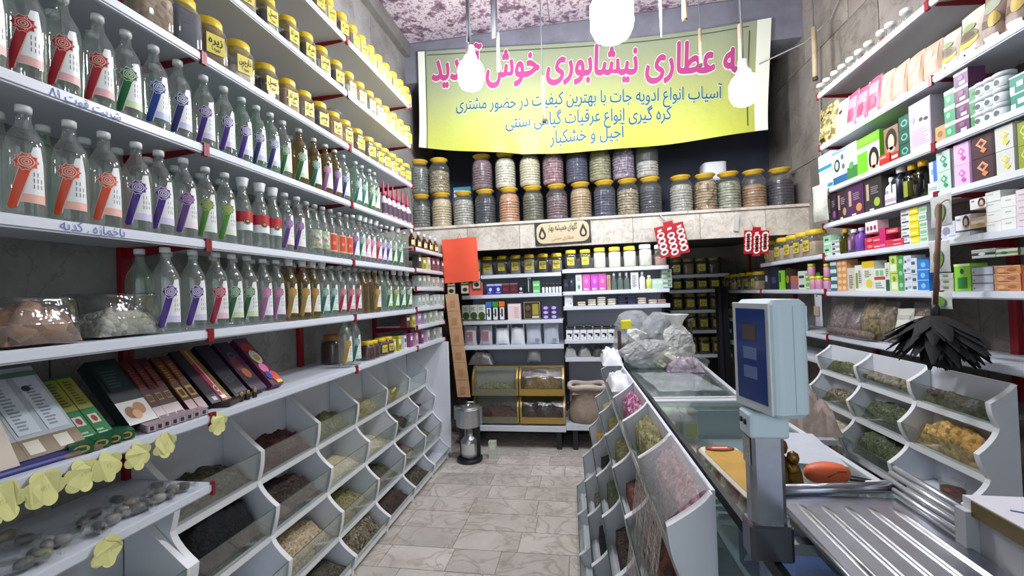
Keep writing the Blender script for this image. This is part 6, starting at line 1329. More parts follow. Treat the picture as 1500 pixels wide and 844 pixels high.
for i, u in enumerate((1338, 1353)): rcyl(u, 'r4', .040, .20, rbottle(oil, plain('yellow_cap', '#d3a31e', .4), .040, .20, plain('olive_label', '#8f9a2e', .5) if i == 0 else None), 'oil_bottle', ('yellow-capped oil bottle with an olive label beside the navy bottle', 'yellow-capped plain oil bottle by the blue and white carton')[i], 'bottle')
rb(1360, 1373, 236, RZ['r4'] + .062, '#dfe6f0', [('r', .45, .0, .55, 1, '#4a7ac8'), ('e', .2, .35, .25, .3, '#8fb0e0')], 'soap_box', 'blue and white carton standing on a pale one')
rb(1359, 1374, 267, 'r4', '#d2dad8', [('r', .1, .3, .8, .3, '#aab8b4')], 'soap_box', 'pale carton lying under the blue and white one')
for i, (a, b, v, c, dk, dm, lt, nm) in enumerate(((1373, 1396, 220, '#c2d0c8', '#3a4a44', '#2f9a6a', '#8fc8ac', 'mint'), (1397, 1423, 208, '#e2b8dc', '#8a5a8a', '#d05ab0', '#f0d2ea', 'pink'), (1424, 1458, 190, '#4a2c34', '#2a161c', '#e08a5a', '#f0c4a4', 'chocolate brown'), (1459, 1490, 180, '#cfcfc8', '#5a5a54', '#d8d24a', '#e6e6c2', 'grey and yellow'), (1491, 1512, 176, '#8f9a2e', '#5f6a1c', '#c2cc5a', '#d8e0a0', 'olive'))):
    rb(a, b, v, 'r4', c, [('r', .88, 0, .12, 1, dk), ('d', .2, .38, .5, .46, lt), ('d', .24, .42, .42, .38, dm), ('d', .33, .5, .24, .22, c), ('d', .4, .16, .3, .26, dm)], 'gift_carton', f'{nm} gift carton with a diamond emblem', 2, d=.09, key='gift' + nm)
# fifth shelf
rb(1206, 1217, 345, 'r5', '#a8d8b4', [('r', .2, .5, .5, .2, '#2f6a4a'), ('r', .1, .1, .8, .2, '#e4f2e8')], 'soap_box', 'mint and white carton at the end of shelf five', 2)
rb(1217, 1232, 352, 'r5', '#e2e6e4', [('r', .1, .1, .3, .4, '#3a4a4a'), ('r', .5, .4, .4, .3, '#9ab8aa'), ('t', .1, .6, .8, .3, '#7d8a86')], 'soap_box', 'white carton with dark blocks beside the slender oil bottle', 3)
rcyl(1239, 'r5', .032, .17, rbottle(oil, plain('yellow_cap', '#d3a31e', .4), .032, .17), 'oil_bottle', 'slender oil bottle with a yellow cap on the fifth shelf', 'bottle')
rcyl(1252, 'r5', .034, .155, rbottle(plain('plum_plastic', '#6a4468', .3), CAPW, .034, .155, plain('label_dusk2', '#a88aa8', .5)), 'shampoo_bottle', 'plum bottle with a white cap beside the oil bottle', 'bottle')
rcyl(1263, 'r5', .032, .155, rbottle(plain('violet_plastic', '#7a4aa8', .3), plain('lilac_cap', '#c2b4d8', .4), .032, .155), 'shampoo_bottle', 'violet bottle with a lilac cap beside the red cartons', 'bottle')
rb(1266, 1291, 347, 'r5', '#d8304a', [('e', .15, .3, .3, .5, '#e8808c'), ('r', .55, .3, .35, .2, '#f0b8c0'), ('t', .1, .1, .8, .2, '#b01c34')], 'soap_box', 'red carton with a pink oval in the low red pile', 2)
rb(1267, 1285, 324, RZ['r5'] + .099, '#ecdfe4', [('e', .1, .25, .2, .4, '#a83a4a'), ('e', .4, .25, .2, .4, '#4a4a6a'), ('e', .7, .25, .2, .4, '#a83a4a'), ('r', 0, 0, 1, .1, '#c84a6a')], 'soap_box', 'white carton with a row of ovals on the red pile', d=.06)
rb(1288, 1297, 334, 'r5', '#c8206a', [('r', .1, .1, .8, .1, '#e080a8')], 'tall_carton', 'narrow magenta carton between the two red piles')
rb(1297, 1323, 350, 'r5', '#d83a52', [('r', .45, .5, .4, .2, '#f0c2ca'), ('t', .1, .1, .8, .25, '#b0203a')], 'soap_box', 'rose red carton in the second red pile', 2)
rb(1297, 1314, 335, RZ['r5'] + .080, '#d85a60', [('r', .2, .3, .6, .3, '#eab0b4')], 'soap_box', 'salmon carton on top of the second red pile', d=.05)
rb(1320, 1333, 302, 'r5', '#e0e2de', [('r', .1, .1, .8, .25, '#5a5a62'), ('t', .1, .5, .8, .4, '#a8aaae')], 'soap_box', 'white carton with a dark band beside the yellow pile', 5)
rb(1333, 1346, 296, 'r5', '#ecd81e', [('r', .1, .3, .7, .3, '#f4ec90'), ('r', 0, 0, 1, .08, '#b8a410')], 'soap_box', 'yellow carton in the tall pile next to the duster', 5)
rb(1346, 1358, 300, 'r5', '#d8dfd8', [('r', .1, .2, .8, .4, '#7ac08a'), ('r', 0, .9, 1, .1, '#aab4ac')], 'soap_box', 'white and green carton in the pile by the duster handle', 5)
rb(1375, 1398, 325, 'r5', '#c9ccd6', [('e', .2, .2, .5, .5, '#8a90a4'), ('t', .1, .75, .8, .2, '#6f7488')], 'soap_box', 'blue-grey carton first past the duster on the fifth shelf')
rb(1398, 1420, 315, RZ['r5'] + .03, '#e0dcde', [('f', .5, .1, .45, .85, '#3a2c2c'), ('t', .08, .6, .35, .25, '#8a8a94')], 'face_cream_box', 'white carton with a portrait standing on a flat pale one')
rb(1386, 1420, 341, 'r5', '#d8dee0', [('r', .1, .3, .3, .4, '#b0b8bc')], 'soap_box', 'flat pale carton under the portrait carton', x=FX - .01) 
rb(1420, 1444, 318, RZ['r5'] + .03, '#d2b48a', [('r', .1, .4, .8, .3, '#efe8dc'), ('e', .4, .1, .5, .35, '#c49a5a')], 'face_cream_box', 'tan and white carton under the upper portrait carton')
rb(1420, 1444, 290, RZ['r5'] + .115, '#e8e6e4', [('f', .5, .08, .45, .9, '#2e2424'), ('r', .1, .7, .2, .15, '#8a8a8a')], 'face_cream_box', 'upper white carton with a portrait')
rb(1420, 1446, 342, 'r5', '#e6e6e2', [('r', .02, .1, .96, .14, '#3a3a3a'), ('r', .05, .5, .6, .2, '#c0c0bc')], 'soap_box', 'flat white carton with a dark line under the tan one')
rb(1444, 1466, 280, 'r5', '#e4e6de', [('t', .1, .65, .5, .15, '#a8aea4'), ('r', 0, 0, 1, .04, '#b8bcb0')], 'soap_box', 'plain white carton in the first tall plain pile', 4)
rb(1466, 1488, 286, 'r5', '#e8eae2', [('t', .3, .5, .5, .2, '#b0b6aa'), ('r', 0, 0, 1, .04, '#b8bcb0')], 'soap_box', 'plain white carton in the second tall plain pile', 3)
rb(1488, 1512, 276, 'r5', '#e2d2d8', [('e', .1, .1, .8, .12, '#8a6a78'), ('e', .12, .13, .8, .1, '#e2d2d8'), ('t', .2, .5, .6, .2, '#c0a8b2')], 'soap_box', 'pinkish white carton with a wavy line at the frame end', 3)
# sixth shelf
def pill(u, z, h, label, lc, grp):
    rcyl(u, z, .028, h, [('body', cached(('pb', lc, h), lambda: MB().lathe([(.026, 0), (.028, .004), (.028, h * .72), (.022, h * .78)], 14).mesh('body', col(lc)))), ('cap', cached(('pc', h), lambda: MB().lathe([(.024, h * .78), (.026, h * .8), (.026, h * .98), (.022, h)], 14).mesh('cap', plain('acid_cap', '#d3d61e', .4))))], 'pill_jar', label, 'jar', grp)
for k in range(2): pill(1213, RZ['r6'] + .102 * k, .10, ('pink pill jar with a yellow-green cap in the near lower place', 'pink pill jar with a yellow-green cap stacked on another')[k], '#c88aa8', 'pill jars past the upright')
rb(1217, 1226, 378, 'r6', '#2f6f7a', [('r', 0, .4, 1, .5, '#d8e2e2')], 'soap_box', 'teal and white carton beside the pill jars', 4)
rb(1226, 1241, 379, 'r6', '#dba06a', [('e', .1, .2, .35, .6, '#f0c89a'), ('e', .55, .2, .35, .6, '#f0c89a')], 'soap_box', 'peach carton with two round prints', 5)
for (a, b, v, n, c, pr, lb) in ((1241, 1252, 392, 1, '#cfc9b8', [('t', .2, .1, .6, .6, '#5a6a4a')], 'narrow cream carton with green print by the peach pile'),
    (1252, 1263, 388, 1, '#dcdcd2', [('r', .1, .1, .3, .6, '#8a9a4a'), ('t', .5, .3, .4, .5, '#6a6a5a')], 'narrow white carton with an olive stripe'), (1263, 1281, 382, 1, '#e0e0d2', [('r', 0, .78, 1, .22, '#d8be2a'), ('e', .3, .1, .5, .3, '#e4d23a'), ('t', .2, .45, .6, .25, '#8a8a6a')], 'wide white carton with a yellow head and yellow disc'),
    (1281, 1297, 393, 1, '#dfe6dc', [('r', 0, .5, 1, .14, '#c23a3a'), ('r', .15, .68, .3, .25, '#8ac08a'), ('r', .55, .68, .3, .25, '#8ac08a'), ('t', .1, .1, .8, .3, '#9aa89a')], 'white carton crossed by a red band'), (1297, 1304, 384, 1, '#d4dcc4', [('r', .1, .0, .8, .4, '#2a5a4a'), ('t', .2, .5, .6, .3, '#7a8a5a')], 'narrow pale carton with a dark teal foot'),
    (1304, 1315, 374, 2, '#c2d86a', [('r', .1, .1, .8, .4, '#e6eed2'), ('e', .3, .55, .4, .3, '#7a9a2a')], 'lime carton with a white panel'), (1315, 1324, 374, 3, '#4f9f58', [('e', .2, .3, .6, .4, '#9ad0a0')], 'green carton with a pale oval on the sixth shelf'),
    (1324, 1335, 374, 4, '#dcdfe6', [('r', .1, .15, .3, .3, '#5a5a8a'), ('r', .5, .3, .4, .3, '#a8b0c4')], 'white carton with a violet block'), (1335, 1344, 378, 4, '#d6dae0', [('r', .1, .2, .6, .4, '#3a6a6a')], 'white carton with a dark green block'), (1344, 1361, 380, 3, '#2f80d0', [('e', .3, .25, .4, .5, '#8ac0f0'), ('r', 0, 0, 1, .06, '#d8e6f4')], 'bright blue carton beside the duster handle')):
    rb(a, b, v, 'r6', c, pr, 'remedy_carton', lb, n)
rb(1397, 1421, 386, 'r6', '#8fd03a', [('r', .2, .08, .6, .42, '#2a8a3a'), ('e', .38, .62, .24, .2, '#2c5a2a'), ('r', 0, .9, 1, .1, '#d0ec9a')], 'tea_carton', 'lime green tea carton with a dark green square')
rb(1423, 1454, 390, 'r6', '#b8bcc8', [('r', .05, .2, .1, .2, '#7a7e8c'), ('r', 0, .88, 1, .12, '#6f727e')], 'soap_box', 'plain silver-grey carton in the neat pile', 3)
rb(1456, 1495, 389, 'r6', '#c98a5a', [('e', .1, .2, .3, .5, '#d8a878'), ('e', .5, .3, .35, .4, '#a8643a'), ('r', 0, .9, 1, .1, '#e0c09a'), ('t', .2, .05, .6, .15, '#8a4a2a')], 'nut_carton', 'orange-brown carton with a busy print', 3)
rb(1496, 1512, 389, 'r6', '#a04a2a', [('e', .2, .2, .5, .5, '#c2643a')], 'nut_carton', 'rust red carton at the frame end of the sixth shelf', 2)
rb(1422, 1457, 365, RZ['r6'] + .148, '#c2c8c0', [('r', .0, .3, 1, .3, '#2e3a34'), ('e', .3, .3, .3, .3, '#d8ded6'), ('r', 0, .75, 1, .1, '#8f978f')], 'tea_carton', 'silver carton with a dark green band on the grey pile')
rb(1458, 1495, 364, RZ['r6'] + .148, '#c6c8b4', [('r', .0, .3, 1, .3, '#6a8a3a'), ('e', .2, .25, .3, .4, '#3a5a2a'), ('r', .9, 0, .1, 1, '#2e3a1c')], 'tea_carton', 'silver-green carton with leaves on the orange pile')
for i, (u, c, nm) in enumerate(((1394, '#9aa08c', 'grey-green'),)): rb(1376, 1396, 400, 'r6', '#b4b8ac', [('e', .2, .3, .5, .4, '#6a7a5a'), ('t', .1, .7, .8, .2, '#8a8e84')], 'remedy_carton', 'greyish carton half behind the hanging sachets', 3)
# far bay: row of yellow-lidded tubs, little boxes, pill jars
for i, u in enumerate((1135, 1151, 1166, 1181, 1196)):
    rcyl(u, 1.815, .07, .19, jar_kit(.155, .21, honey['beige'], .7, i, key='tub'), 'herb_tub', f'wide yellow-lidded tub of beige herbs, {ORD[i]} below the ledge end', 'tub', 'wide yellow-lidded tubs', x=RX + .09)
for i, u in enumerate((1069, 1080, 1092, 1103, 1113)):
    rcyl(u, 1.555, .06, .18, jar_kit(.14, .19, [honey['olive'], honey['beige'], honey['brown']][i % 3], .6, i + 2), 'herb_tub', f'yellow-lidded tub with a bright label in the shadow, {ORD[i]} from the recess', 'tub', 'yellow-lidded tubs in the shadow', x=RX + .08)
for (a, b, v, c, pr, n, lb) in ((1120, 1126, 391, '#3a3a44', [('r', .2, .4, .5, .3, '#d8d8dc')], 1, 'black and white narrow carton by the shadowed tubs'), (1128, 1140, 393, '#25283a', [('t', .2, .3, .6, .3, '#5a6a8a')], 1, 'midnight carton before the lime tube carton'), (1141, 1148, 396, '#86cc3a', [('r', .1, .4, .3, .5, '#2a3a2a')], 1, 'lime green tube carton in the far bay'), (1150, 1157, 394, '#3a3428', [('e', .2, .3, .6, .4, '#a8923a')], 1, 'brown carton with an ochre oval in the far bay'),
    (1158, 1166, 404, '#b8705a', [('r', 0, 0, 1, .4, '#8a6a9a')], 1, 'salmon and violet carton in the far bay'), (1169, 1180, 397, '#d8dcd4', [('r', .1, .2, .7, .3, '#3a4a3a')], 2, 'white carton with dark green block in the far bay'), (1180, 1187, 400, '#7ac05a', [('r', .1, .2, .8, .3, '#d2ecc4')], 3, 'grass green carton in the far bay')):
    rb(a, b, v, 1.555, c, pr, 'remedy_carton', lb, n)
for i, u in enumerate((1192, 1201)): pill(u, 1.555, .10, f'pink pill jar with a yellow-green cap, {("inner", "outer")[i]} of the far-bay pair', '#c88aa8', 'pill jars before the upright')
pill(1189, 1.655, .10, 'pink pill jar with a yellow-green cap perched on the far-bay pair', '#c88aa8', None)
rcyl(1078, 1.215, .06, .18, jar_kit(.13, .18, honey['brown'], .8, 3), 'herb_tub', 'brown tub behind the scale head on the lower shelf of the recess', 'tub', x=RX + .08)
# seventh shelf: bagged herbs
RZ['r7b'] = 1.225
herbg = {'violet': speckle('violet_herb', ['#6a5a62', '#8a767c', '#544850', '#a08c84'], 55), 'gold': speckle('golden_herb', ['#8a7444', '#a58c54', '#6b5830', '#5a4a2c'], 60), 'brown': speckle('brown_herb', ['#75604a', '#8f775c', '#5a4836', '#a38c6c'], 55), 'mint': speckle('mint_herb', ['#a8c2a4', '#c2d8bc', '#8aa888'], 40)}
def herb_bag(u0, u1, v0, v1, m, label, seed, t=.09, x=RX + .07, over=True):
    y, wd = rgeo(u0, u1, RZ['r7'] + .05, x); h = onx((u0 + u1) / 2, v0, x).z - RZ['r7']
    T('herb_bag', label, 'bag', (x, y, RZ['r7'] + .001), (math.radians(-5), 0, RGT), 'clear bags of herbs on the lowest remedy shelf', [('contents', pouch_mesh(wd * .95, h * .86, t * .9, herbg[m] if m in herbg else m, seed=seed, name='contents')), ('bag', pouch_mesh(wd * 1.05, h, t * 1.1, FILM, seed=seed, name='bag'))])
herb_bag(1214, 1247, 436, 480, 'violet', 'clear bag of violet herb with a mint top', 21)
herb_bag(1243, 1268, 452, 480, 'violet', 'tilted clear bag of pale violet pieces', 22)
herb_bag(1265, 1294, 434, 482, 'gold', 'tall clear bag of golden herb', 23)
herb_bag(1294, 1314, 442, 500, 'brown', 'clear bag of brown herb beside the printed white pouch', 24)
herb_bag(1335, 1362, 444, 500, 'brown', 'clear bag of brown herb behind the black duster', 25)
y, wd = rgeo(1212, 1280, RZ['r7'] + .02, RX + .01)
T('herb_bag', 'long clear bag of plum and brown petals lying along the shelf edge', 'bag', (RX + .008, y, RZ['r7'] + .032), 0, 'clear bags of herbs on the lowest remedy shelf', [('contents', MB().lathe([(.01, -wd / 2), (.028, -wd * .4), (.031, 0), (.028, wd * .4), (.01, wd / 2)], 14, M=Matrix.Rotation(PI / 2, 4, 'X')).mesh('contents', speckle('plum_petals', ['#6a5450', '#8a6e66', '#4f3c40', '#7a5a3a', '#3f3448'], 55))), ('bag', MB().lathe([(.02, -wd * .55), (.030, -wd * .4), (.0325, 0), (.030, wd * .4), (.02, wd * .55)], 14, M=Matrix.Rotation(PI / 2, 4, 'X'), cap=False).mesh('bag', FILM))])
rpouch(1313, 1337, 452, 'r7', col('#d6d6ca'), [('r', .1, .12, .8, .26, '#3a3c3a'), ('e', .3, .2, .6, .35, '#8f9490'), ('t' if False else 'r', .1, .72, .8, .1, '#b8b8ae')], 'white printed pouch with a dark picture between the herb bags', 31, x=RX + .045)
rpouch(1337, 1356, 464, 'r7', col('#cfd2c2'), [('r', .1, .2, .8, .3, '#a8b09a')], 'smaller pale pouch beside the printed one', 32, x=RX + .04)
T('hanging_pouch', 'silver clear pouch hung from the shelf lip at the bay joint', 'pouch', tuple(onx(1200, 478, RX - .02)), (0, 0, RGT), None, [('pouch', pouch_mesh(.105, .235, .02, milky('silver_pouch', '#c9ccd4', .85, .25, .35), seed=40)), ('band', MB().box(-.036, .036, -.0155, -.0125, .08, .15).mesh('band', plain('band_tan', '#a89a80', .5))), ('hole', MB().box(-.004, .004, -.0105, -.007, .222, .232).mesh('hole', plain('black_plastic', '#17181b', .4)))])
for i, (a, b) in enumerate(((1154, 1168), (1169, 1183))):
    y, wd = rgeo(a, b, 1.25, RX + .05)
    T('herb_bag', ('dark clear bag of twigs on the low far-bay shelf', 'pale blue clear bag beside the hung silver pouch')[i], 'bag', (RX + .05, y, 1.216), (0, 0, RGT), None, [('bag', pouch_mesh(wd, .20, .07, milky(('twig_bag', 'blue_bag')[i], ('#5a5450', '#a8c4d0')[i], .9, .2), seed=50 + i, name='bag'))])
for i, u in enumerate((1137, 1150, 1163)):
    pp = ony(u, 560 + 22 * i, 3.3)
T('floor_bag', 'crumpled clear bag of brown pieces heaped behind the counter', 'bag', tuple(ony(1165, 610, 3.0)), me=heap_mesh(.36, .4, .22, milky('brown_bag', '#b09c90', .9, .15, .9, 12.), 77, .5, 'floor_bag', .25), rot=0)
T('floor_bag', 'dark glossy bag piled behind the brown one near the red upright', 'bag', tuple(ony(1160, 575, 3.6)), me=heap_mesh(.26, .3, .14, milky('black_bag', '#35343a', .95, .12), 78, .5, 'floor_bag'), rot=0)
# stands for those two bags: a low wooden crate
cp = ony(1163, 612, 3.2)
T('wooden_crate', 'low pale-topped crate behind the counter carrying the crumpled bags', 'crate', (cp.x, 3.3, 0), parts=[('top', MB().box(-.25, .03, -.55, .5, cp.z - .03, cp.z - .0).mesh('top', plain('crate_board', '#a9a9b0', .6, var=.1)))] + [('leg', MB().box(x, x + .03, y_, y_ + .03, 0, cp.z - .031).mesh('leg', plain('crate_wood', '#7a6c5c', .7))) for x in (-.25, .0) for y_ in (-.55, .47)])
for o in COL.objects:
    if o.name.startswith('floor_bag'): o.location.z = cp.z + .001
# sachets and duster hanging in front of the shelves
hx = 1.62
for i, (u, v0, v1) in enumerate(((1368, 283, 335), (1366, 352, 400), (1369, 428, 452))):
    a, b = onx(u - 13, v1, hx), onx(u + 13, v0, hx)
    T('hanging_sachet', f'silver sachet with a green picture hanging behind the duster handle, {("uppermost", "middle", "lowest")[i]}', 'sachets', (hx + .03, (a.y + b.y) / 2, a.z), (0, 0, RGT), 'silver sachets behind the duster', [('pouch', pouch_mesh(.125, b.z - a.z, .02, milky('silver_sachet', '#c8c9c4', .9, .2, .5), seed=90 + i)), ('print', MB().add([(.01 + .03 * math.cos(t), -.0145, (b.z - a.z) * .45 + (b.z - a.z) * .3 * math.sin(t)) for t in [2 * PI * q / 14 for q in range(14)]], [tuple(range(14))]).mesh('print', plain('leaf_print', '#5f8a3a', .5)))])
a, b = onx(1376, 300, hx - .02), onx(1370, 452, hx - .05)
du = T('feather_duster', 'black feather duster hung by its brown wooden stick before the shelves', 'duster', tuple(b))
ob('stick', MB().tube([tuple(a - b), (0, 0, 0)], .010, 8).mesh('stick', plain('brown_stick', '#6b4a38', .6, var=.2)), du)
ob('cap', MB().lathe([(.016, -.07), (.017, 0), (.011, .02)], 12).mesh('cap', plain('black_cap', '#15151a', .5)), du)
ob('hang_loop', MB().tube([tuple(a - b), tuple(a - b + Vector((.03, .01, .02))), tuple(a - b + Vector((.1, .02, .03)))], .003, 6).mesh('hang_loop', plain('string_tan', '#a08a60', .8)), du)
fmat = plain('black_feather', '#08090c', .75, var=.5, scale=40)
for n in range(150):
    t = R.uniform(0, 2 * PI); sp = R.uniform(.02, 1.) ** .6; L = R.uniform(.13, .29)
    dx, dy = math.cos(t) * sp * .085, math.sin(t) * sp * .17
    if dx > .0: dx *= .5
    pts = []
    for k in range(5):
        q = k / 4; pts.append(Vector((dx * q * (1 + .6 * q), dy * q * (1 + .7 * q) + (.02 * q), -.03 - L * q * (1 - .30 * sp) + .02 * math.sin(PI * q) * sp)))
    side = Vector((-dy, dx, 0)).normalized() if abs(dx) + abs(dy) > .01 else Vector((1, 0, 0))
    mb = MB(); wds = [.008, .024, .032, .026, .004]
    vs = []
    for p_, w_ in zip(pts, wds): vs += [p_ - side * w_, p_ + Vector((0, 0, .006)), p_ + side * w_]
    fs = [(3 * k + j, 3 * k + j + 1, 3 * k + j + 4, 3 * k + j + 3) for k in range(4) for j in range(2)]
    ob('feather', mb.add(vs, fs, 0, True).mesh('feather', fmat), du)
# plastic sleeve bag hanging at the end of the fourth shelf
T('hanging_bag', 'crumpled whitish plastic bag hanging at the far end of the fourth shelf', 'bag', tuple(onx(1203, 324, 1.70)), (0, 0, RGT + .4), None, [('bag', pouch_mesh(.12, .26, .05, milky('whitish_bag', '#c9cabc', .88, .3, .6), seed=97, name='bag'))])

# ================================================================= GLASS COUNTER, SCALE
CZ = 1.03
ALU = plain('white_aluminium', '#d8dcde', .35, .2)
DK = plain('dark_seal', '#1e2124', .5)
CG = clear('counter_glass', '#f6fbfa', '#d5e4e0', 1.0, .02, haze=.03)
def quadbox(mb, q, z0, z1, m=0):
    return mb.add([(x, y, z0) for x, y in q] + [(x, y, z1) for x, y in q], [(3, 2, 1, 0), (4, 5, 6, 7), (0, 1, 5, 4), (1, 2, 6, 5), (2, 3, 7, 6), (3, 0, 4, 7)], m)
def lerp2(q, s, t):
    (x0, y0), (x1, y1), (x2, y2), (x3, y3) = q
    a = (x0 + (x1 - x0) * s, y0 + (y1 - y0) * s); b = (x3 + (x2 - x3) * s, y3 + (y2 - y3) * s)
    return (a[0] + (b[0] - a[0]) * t, a[1] + (b[1] - a[1]) * t)
def sub(q, s0, s1, t0, t1): return [lerp2(q, s0, t0), lerp2(q, s1, t0), lerp2(q, s1, t1), lerp2(q, s0, t1)]
def counter(label, q, shelf_z, inner, near_frame=True, board=False):
    """glass show case on plan q = near-aisle, near-wall, far-wall, far-aisle corners"""
    parts = []
    fr = MB()
    for (s0, s1, t0, t1) in ((0, .035, 0, 1), (.955, 1, 0, 1), (.035, .955, .97, 1)) + (((.035, .955, 0, .022),) if near_frame else ()):
        quadbox(fr, sub(q, s0, s1, t0, t1), CZ - .028, CZ + .002, 1 if s0 == 0 else 0)
    parts.append(('top_frame', fixn(fr.mesh('top_frame', ALU, DK))))
    parts.append(('top_glass', quadbox(MB(), sub(q, .02, .97, .012, .985), CZ - .010, CZ - .002).mesh('top_glass', CG)))
    for nm, a in (('side_glass', sub(q, .006, .014, .01, .99)), ('side_glass', sub(q, .986, .994, .01, .99)), ('end_glass', sub(q, .02, .98, .004, .010)), ('end_glass', sub(q, .02, .98, .990, .996))):
        parts.append((nm, fixn(quadbox(MB(), a, .30, CZ - .03).mesh(nm, CG))))
    for s in (.0, .965):
        for t in (.0, .975): parts.append(('post', fixn(quadbox(MB(), sub(q, s, s + .035, t, t + .02), .04, CZ - .029).mesh('post', ALU))))
    parts.append(('inner_shelf', quadbox(MB(), sub(q, .05, .95, .03, .94), shelf_z - .009, shelf_z - .0008).mesh('inner_shelf', inner)))
    if board: parts.append(('end_board', fixn(quadbox(MB(), sub(q, .03, .97, .955, .965), .32, CZ - .04).mesh('end_board', plain('reflection_blue', '#b4c6cc', .4)))))  # added board, its pale blue stands in for the reflection in the glass
    parts.append(('base', fixn(quadbox(MB(), sub(q, .0, 1, .0, 1), .05, .30).mesh('base', plain('counter_base', '#b9c2c8', .5)))))
    for s in (.08, .85):
        for t in (.05, .9): parts.append(('foot', fixn(quadbox(MB(), sub(q, s, s + .06, t, t + .04), 0, .05).mesh('foot', DK))))
    return T('glass_counter', label, 'counter', parts=parts)
QF = [(.318, 2.365), (.780, 2.40), (.868, 3.72), (.245, 3.60)]
QN = [(.372, .62), (.822, .62), (.808, 2.385), (.316, 2.352)]
counter('far glass-topped counter carrying the plastic bags', QF, .80, plain('pale_liner', '#aebcc0', .5))
counter('near glass counter beside the bins, carrying the scale', QN, .86, plain('pale_liner2', '#a9bcc2', .45), board=True)  # pale shelf and board imitate the reflection in the glass top
SHZ = .86
# things inside the near counter
for i, (u, v, c, nm) in enumerate(((964, 604, '#d8d23a', 'yellow-labelled white tub'), (984, 603, '#e0d84a', 'square yellow-labelled tub'))):
    p = onz(u, v + 28, SHZ + .0)
    if p.x < .36: p.x = .37 + .07 * i
    T('herb_tub', f'{nm} inside the near counter against its far end', 'tub', (.39 + .085 * i, 2.24, SHZ), .2, None, [('body', MB().rbox(-.037, .037, -.035, .035, 0, .13, .012).mesh('body', plain('tub_white', '#d8dad2', .4))), ('label', MB().box(-.026, .026, -.0365, -.0352, .03, .09).mesh('label', plain('tub_label', c, .5))), ('lid', MB().rbox(-.039, .039, -.037, .037, .13, .15, .012).mesh('lid', plain('tub_lid', '#c9c8b4', .4)))])
for r_ in range(4):
    for c_ in range(3):
        T('glass_cup', f'small clear cup inside the near counter, {ORD[r_]} from the far end in the {("aisle-side", "middle", "inner")[c_]} line', 'cup', (.395 + .058 * c_, 2.12 - .062 * r_, SHZ), 0, 'small clear cups in the counter', [('cup', cached('cup', lambda: MB().lathe([(.019, 0), (.026, .055), (.027, .058)], 14, cap=False).mesh('cup', JARM))), ('base', cached('cupb', lambda: MB().lathe([(.018, 0), (.019, .006), (.001, .006)], 14).mesh('base', plain('cup_tint', '#8f8488', .4))))])
for i in range(9):
    c = ['#a8483a', '#c2a884', '#d2c29a', '#8a3a34', '#cbb58a'][i % 5]
    T('paper_flower', f'{("red", "tan", "cream", "brick", "straw")[i % 5]} dried flower bundle lying in the near counter, {ORD[i]} of the line', 'dried flowers', (.42 + .028 * i / 2 + .012 * (i % 2), 1.88 - .055 * i, SHZ + .004), (0, 0, .5 * i), 'dried flower bundles in the counter', me=cached(('pf', c), lambda: heap_mesh(.055, .055, .055, plain('petal' + c, c, .7, var=.3, scale=50), hash(c) % 50, .3, 'paper_flower', .4, 12, 12)))
T('leaf_dish', 'small clear dish with green leaves standing on the counter shelf near the post', 'dish', (.66, 1.62, SHZ + .001), (0, 0, .3), None, [('dish', MB().lathe([(.03, 0), (.065, .05), (.068, .052)], 18, cap=False).mesh('dish', JARM)), ('leaves', heap_mesh(.08, .08, .045, H['green'], 5, .5, 'leaves'))])
[c for c in COL.objects if c.name == 'leaves'][-1].location = (0, 0, .004)
for i in range(3): T('chrome_rod', f'chrome rail lying across the counter shelf, {ORD[i]} from the post', 'rail', (.56, 1.50 + .05 * i, SHZ + .006), 0, 'chrome rails in the counter', me=cached('rod', lambda: MB().tube([(-.16, 0, 0), (.16, 0, 0)], .005, 8).mesh('chrome_rod', st)))
# yellow tray box on the counter top beside the scale post
T('candy_packet', 'golden yellow flat packet with a red oval badge on the counter', 'packet', tuple(Vector((.442, 1.42, CZ + .003))), (0, 0, .10), None, [
    ('tray', MB().rbox(-.062, .070, -.20, .19, 0, .018, .03, 0, 4).mesh('tray', plain('tray_white', '#e2dccb', .35))), ('face', MB().rbox(-.054, .062, -.185, .15, .0181, .020, .024, 0, 4).mesh('face', plain('tray_gold', '#d0a24a', .25, var=.2, scale=9))),
    ('badge', MB().add([(.005 + .048 * math.cos(2 * PI * i / 24), .155 + .026 * math.sin(2 * PI * i / 24), .0225) for i in range(24)], [tuple(range(24))]).add([(.005 + .040 * math.cos(2 * PI * i / 24), .155 + .020 * math.sin(2 * PI * i / 24), .0232) for i in range(24)], [tuple(range(24))], 1).mesh('badge', plain('badge_brown', '#5a2a1a', .4), plain('badge_red', '#b8402a', .4)), [('badge_print', MB().box(-.02, .03, .150, .160, .0233, .0240).mesh('badge_print', plain('badge_cream', '#ead8b8', .4)))])])
T('price_card', 'small white plastic card tied inside the near counter below the packet', 'card', (.40, 1.19, .92), (.6, 0, .3), None, [('card', MB().box(-.025, .025, -.002, .002, -.018, .018).mesh('card', CAPW)), ('wire', MB().tube([(0, .003, .018), (.03, .02, .07), (.05, .06, .09)], .0012, 6).mesh('wire', DK))])
T('blue_carton', 'blue carton with a white corner stored inside the near counter under the tray', 'box', (.53, .98, SHZ + .001), (0, 0, .12), None, carton_kit(.22, .30, .10, '#1d4a9a', [('d', .55, .0, .6, .5, '#cfd8dc'), ('e', .2, .55, .25, .25, '#4a74b8'), ('t', .1, .1, .35, .2, '#4a74b8')]))
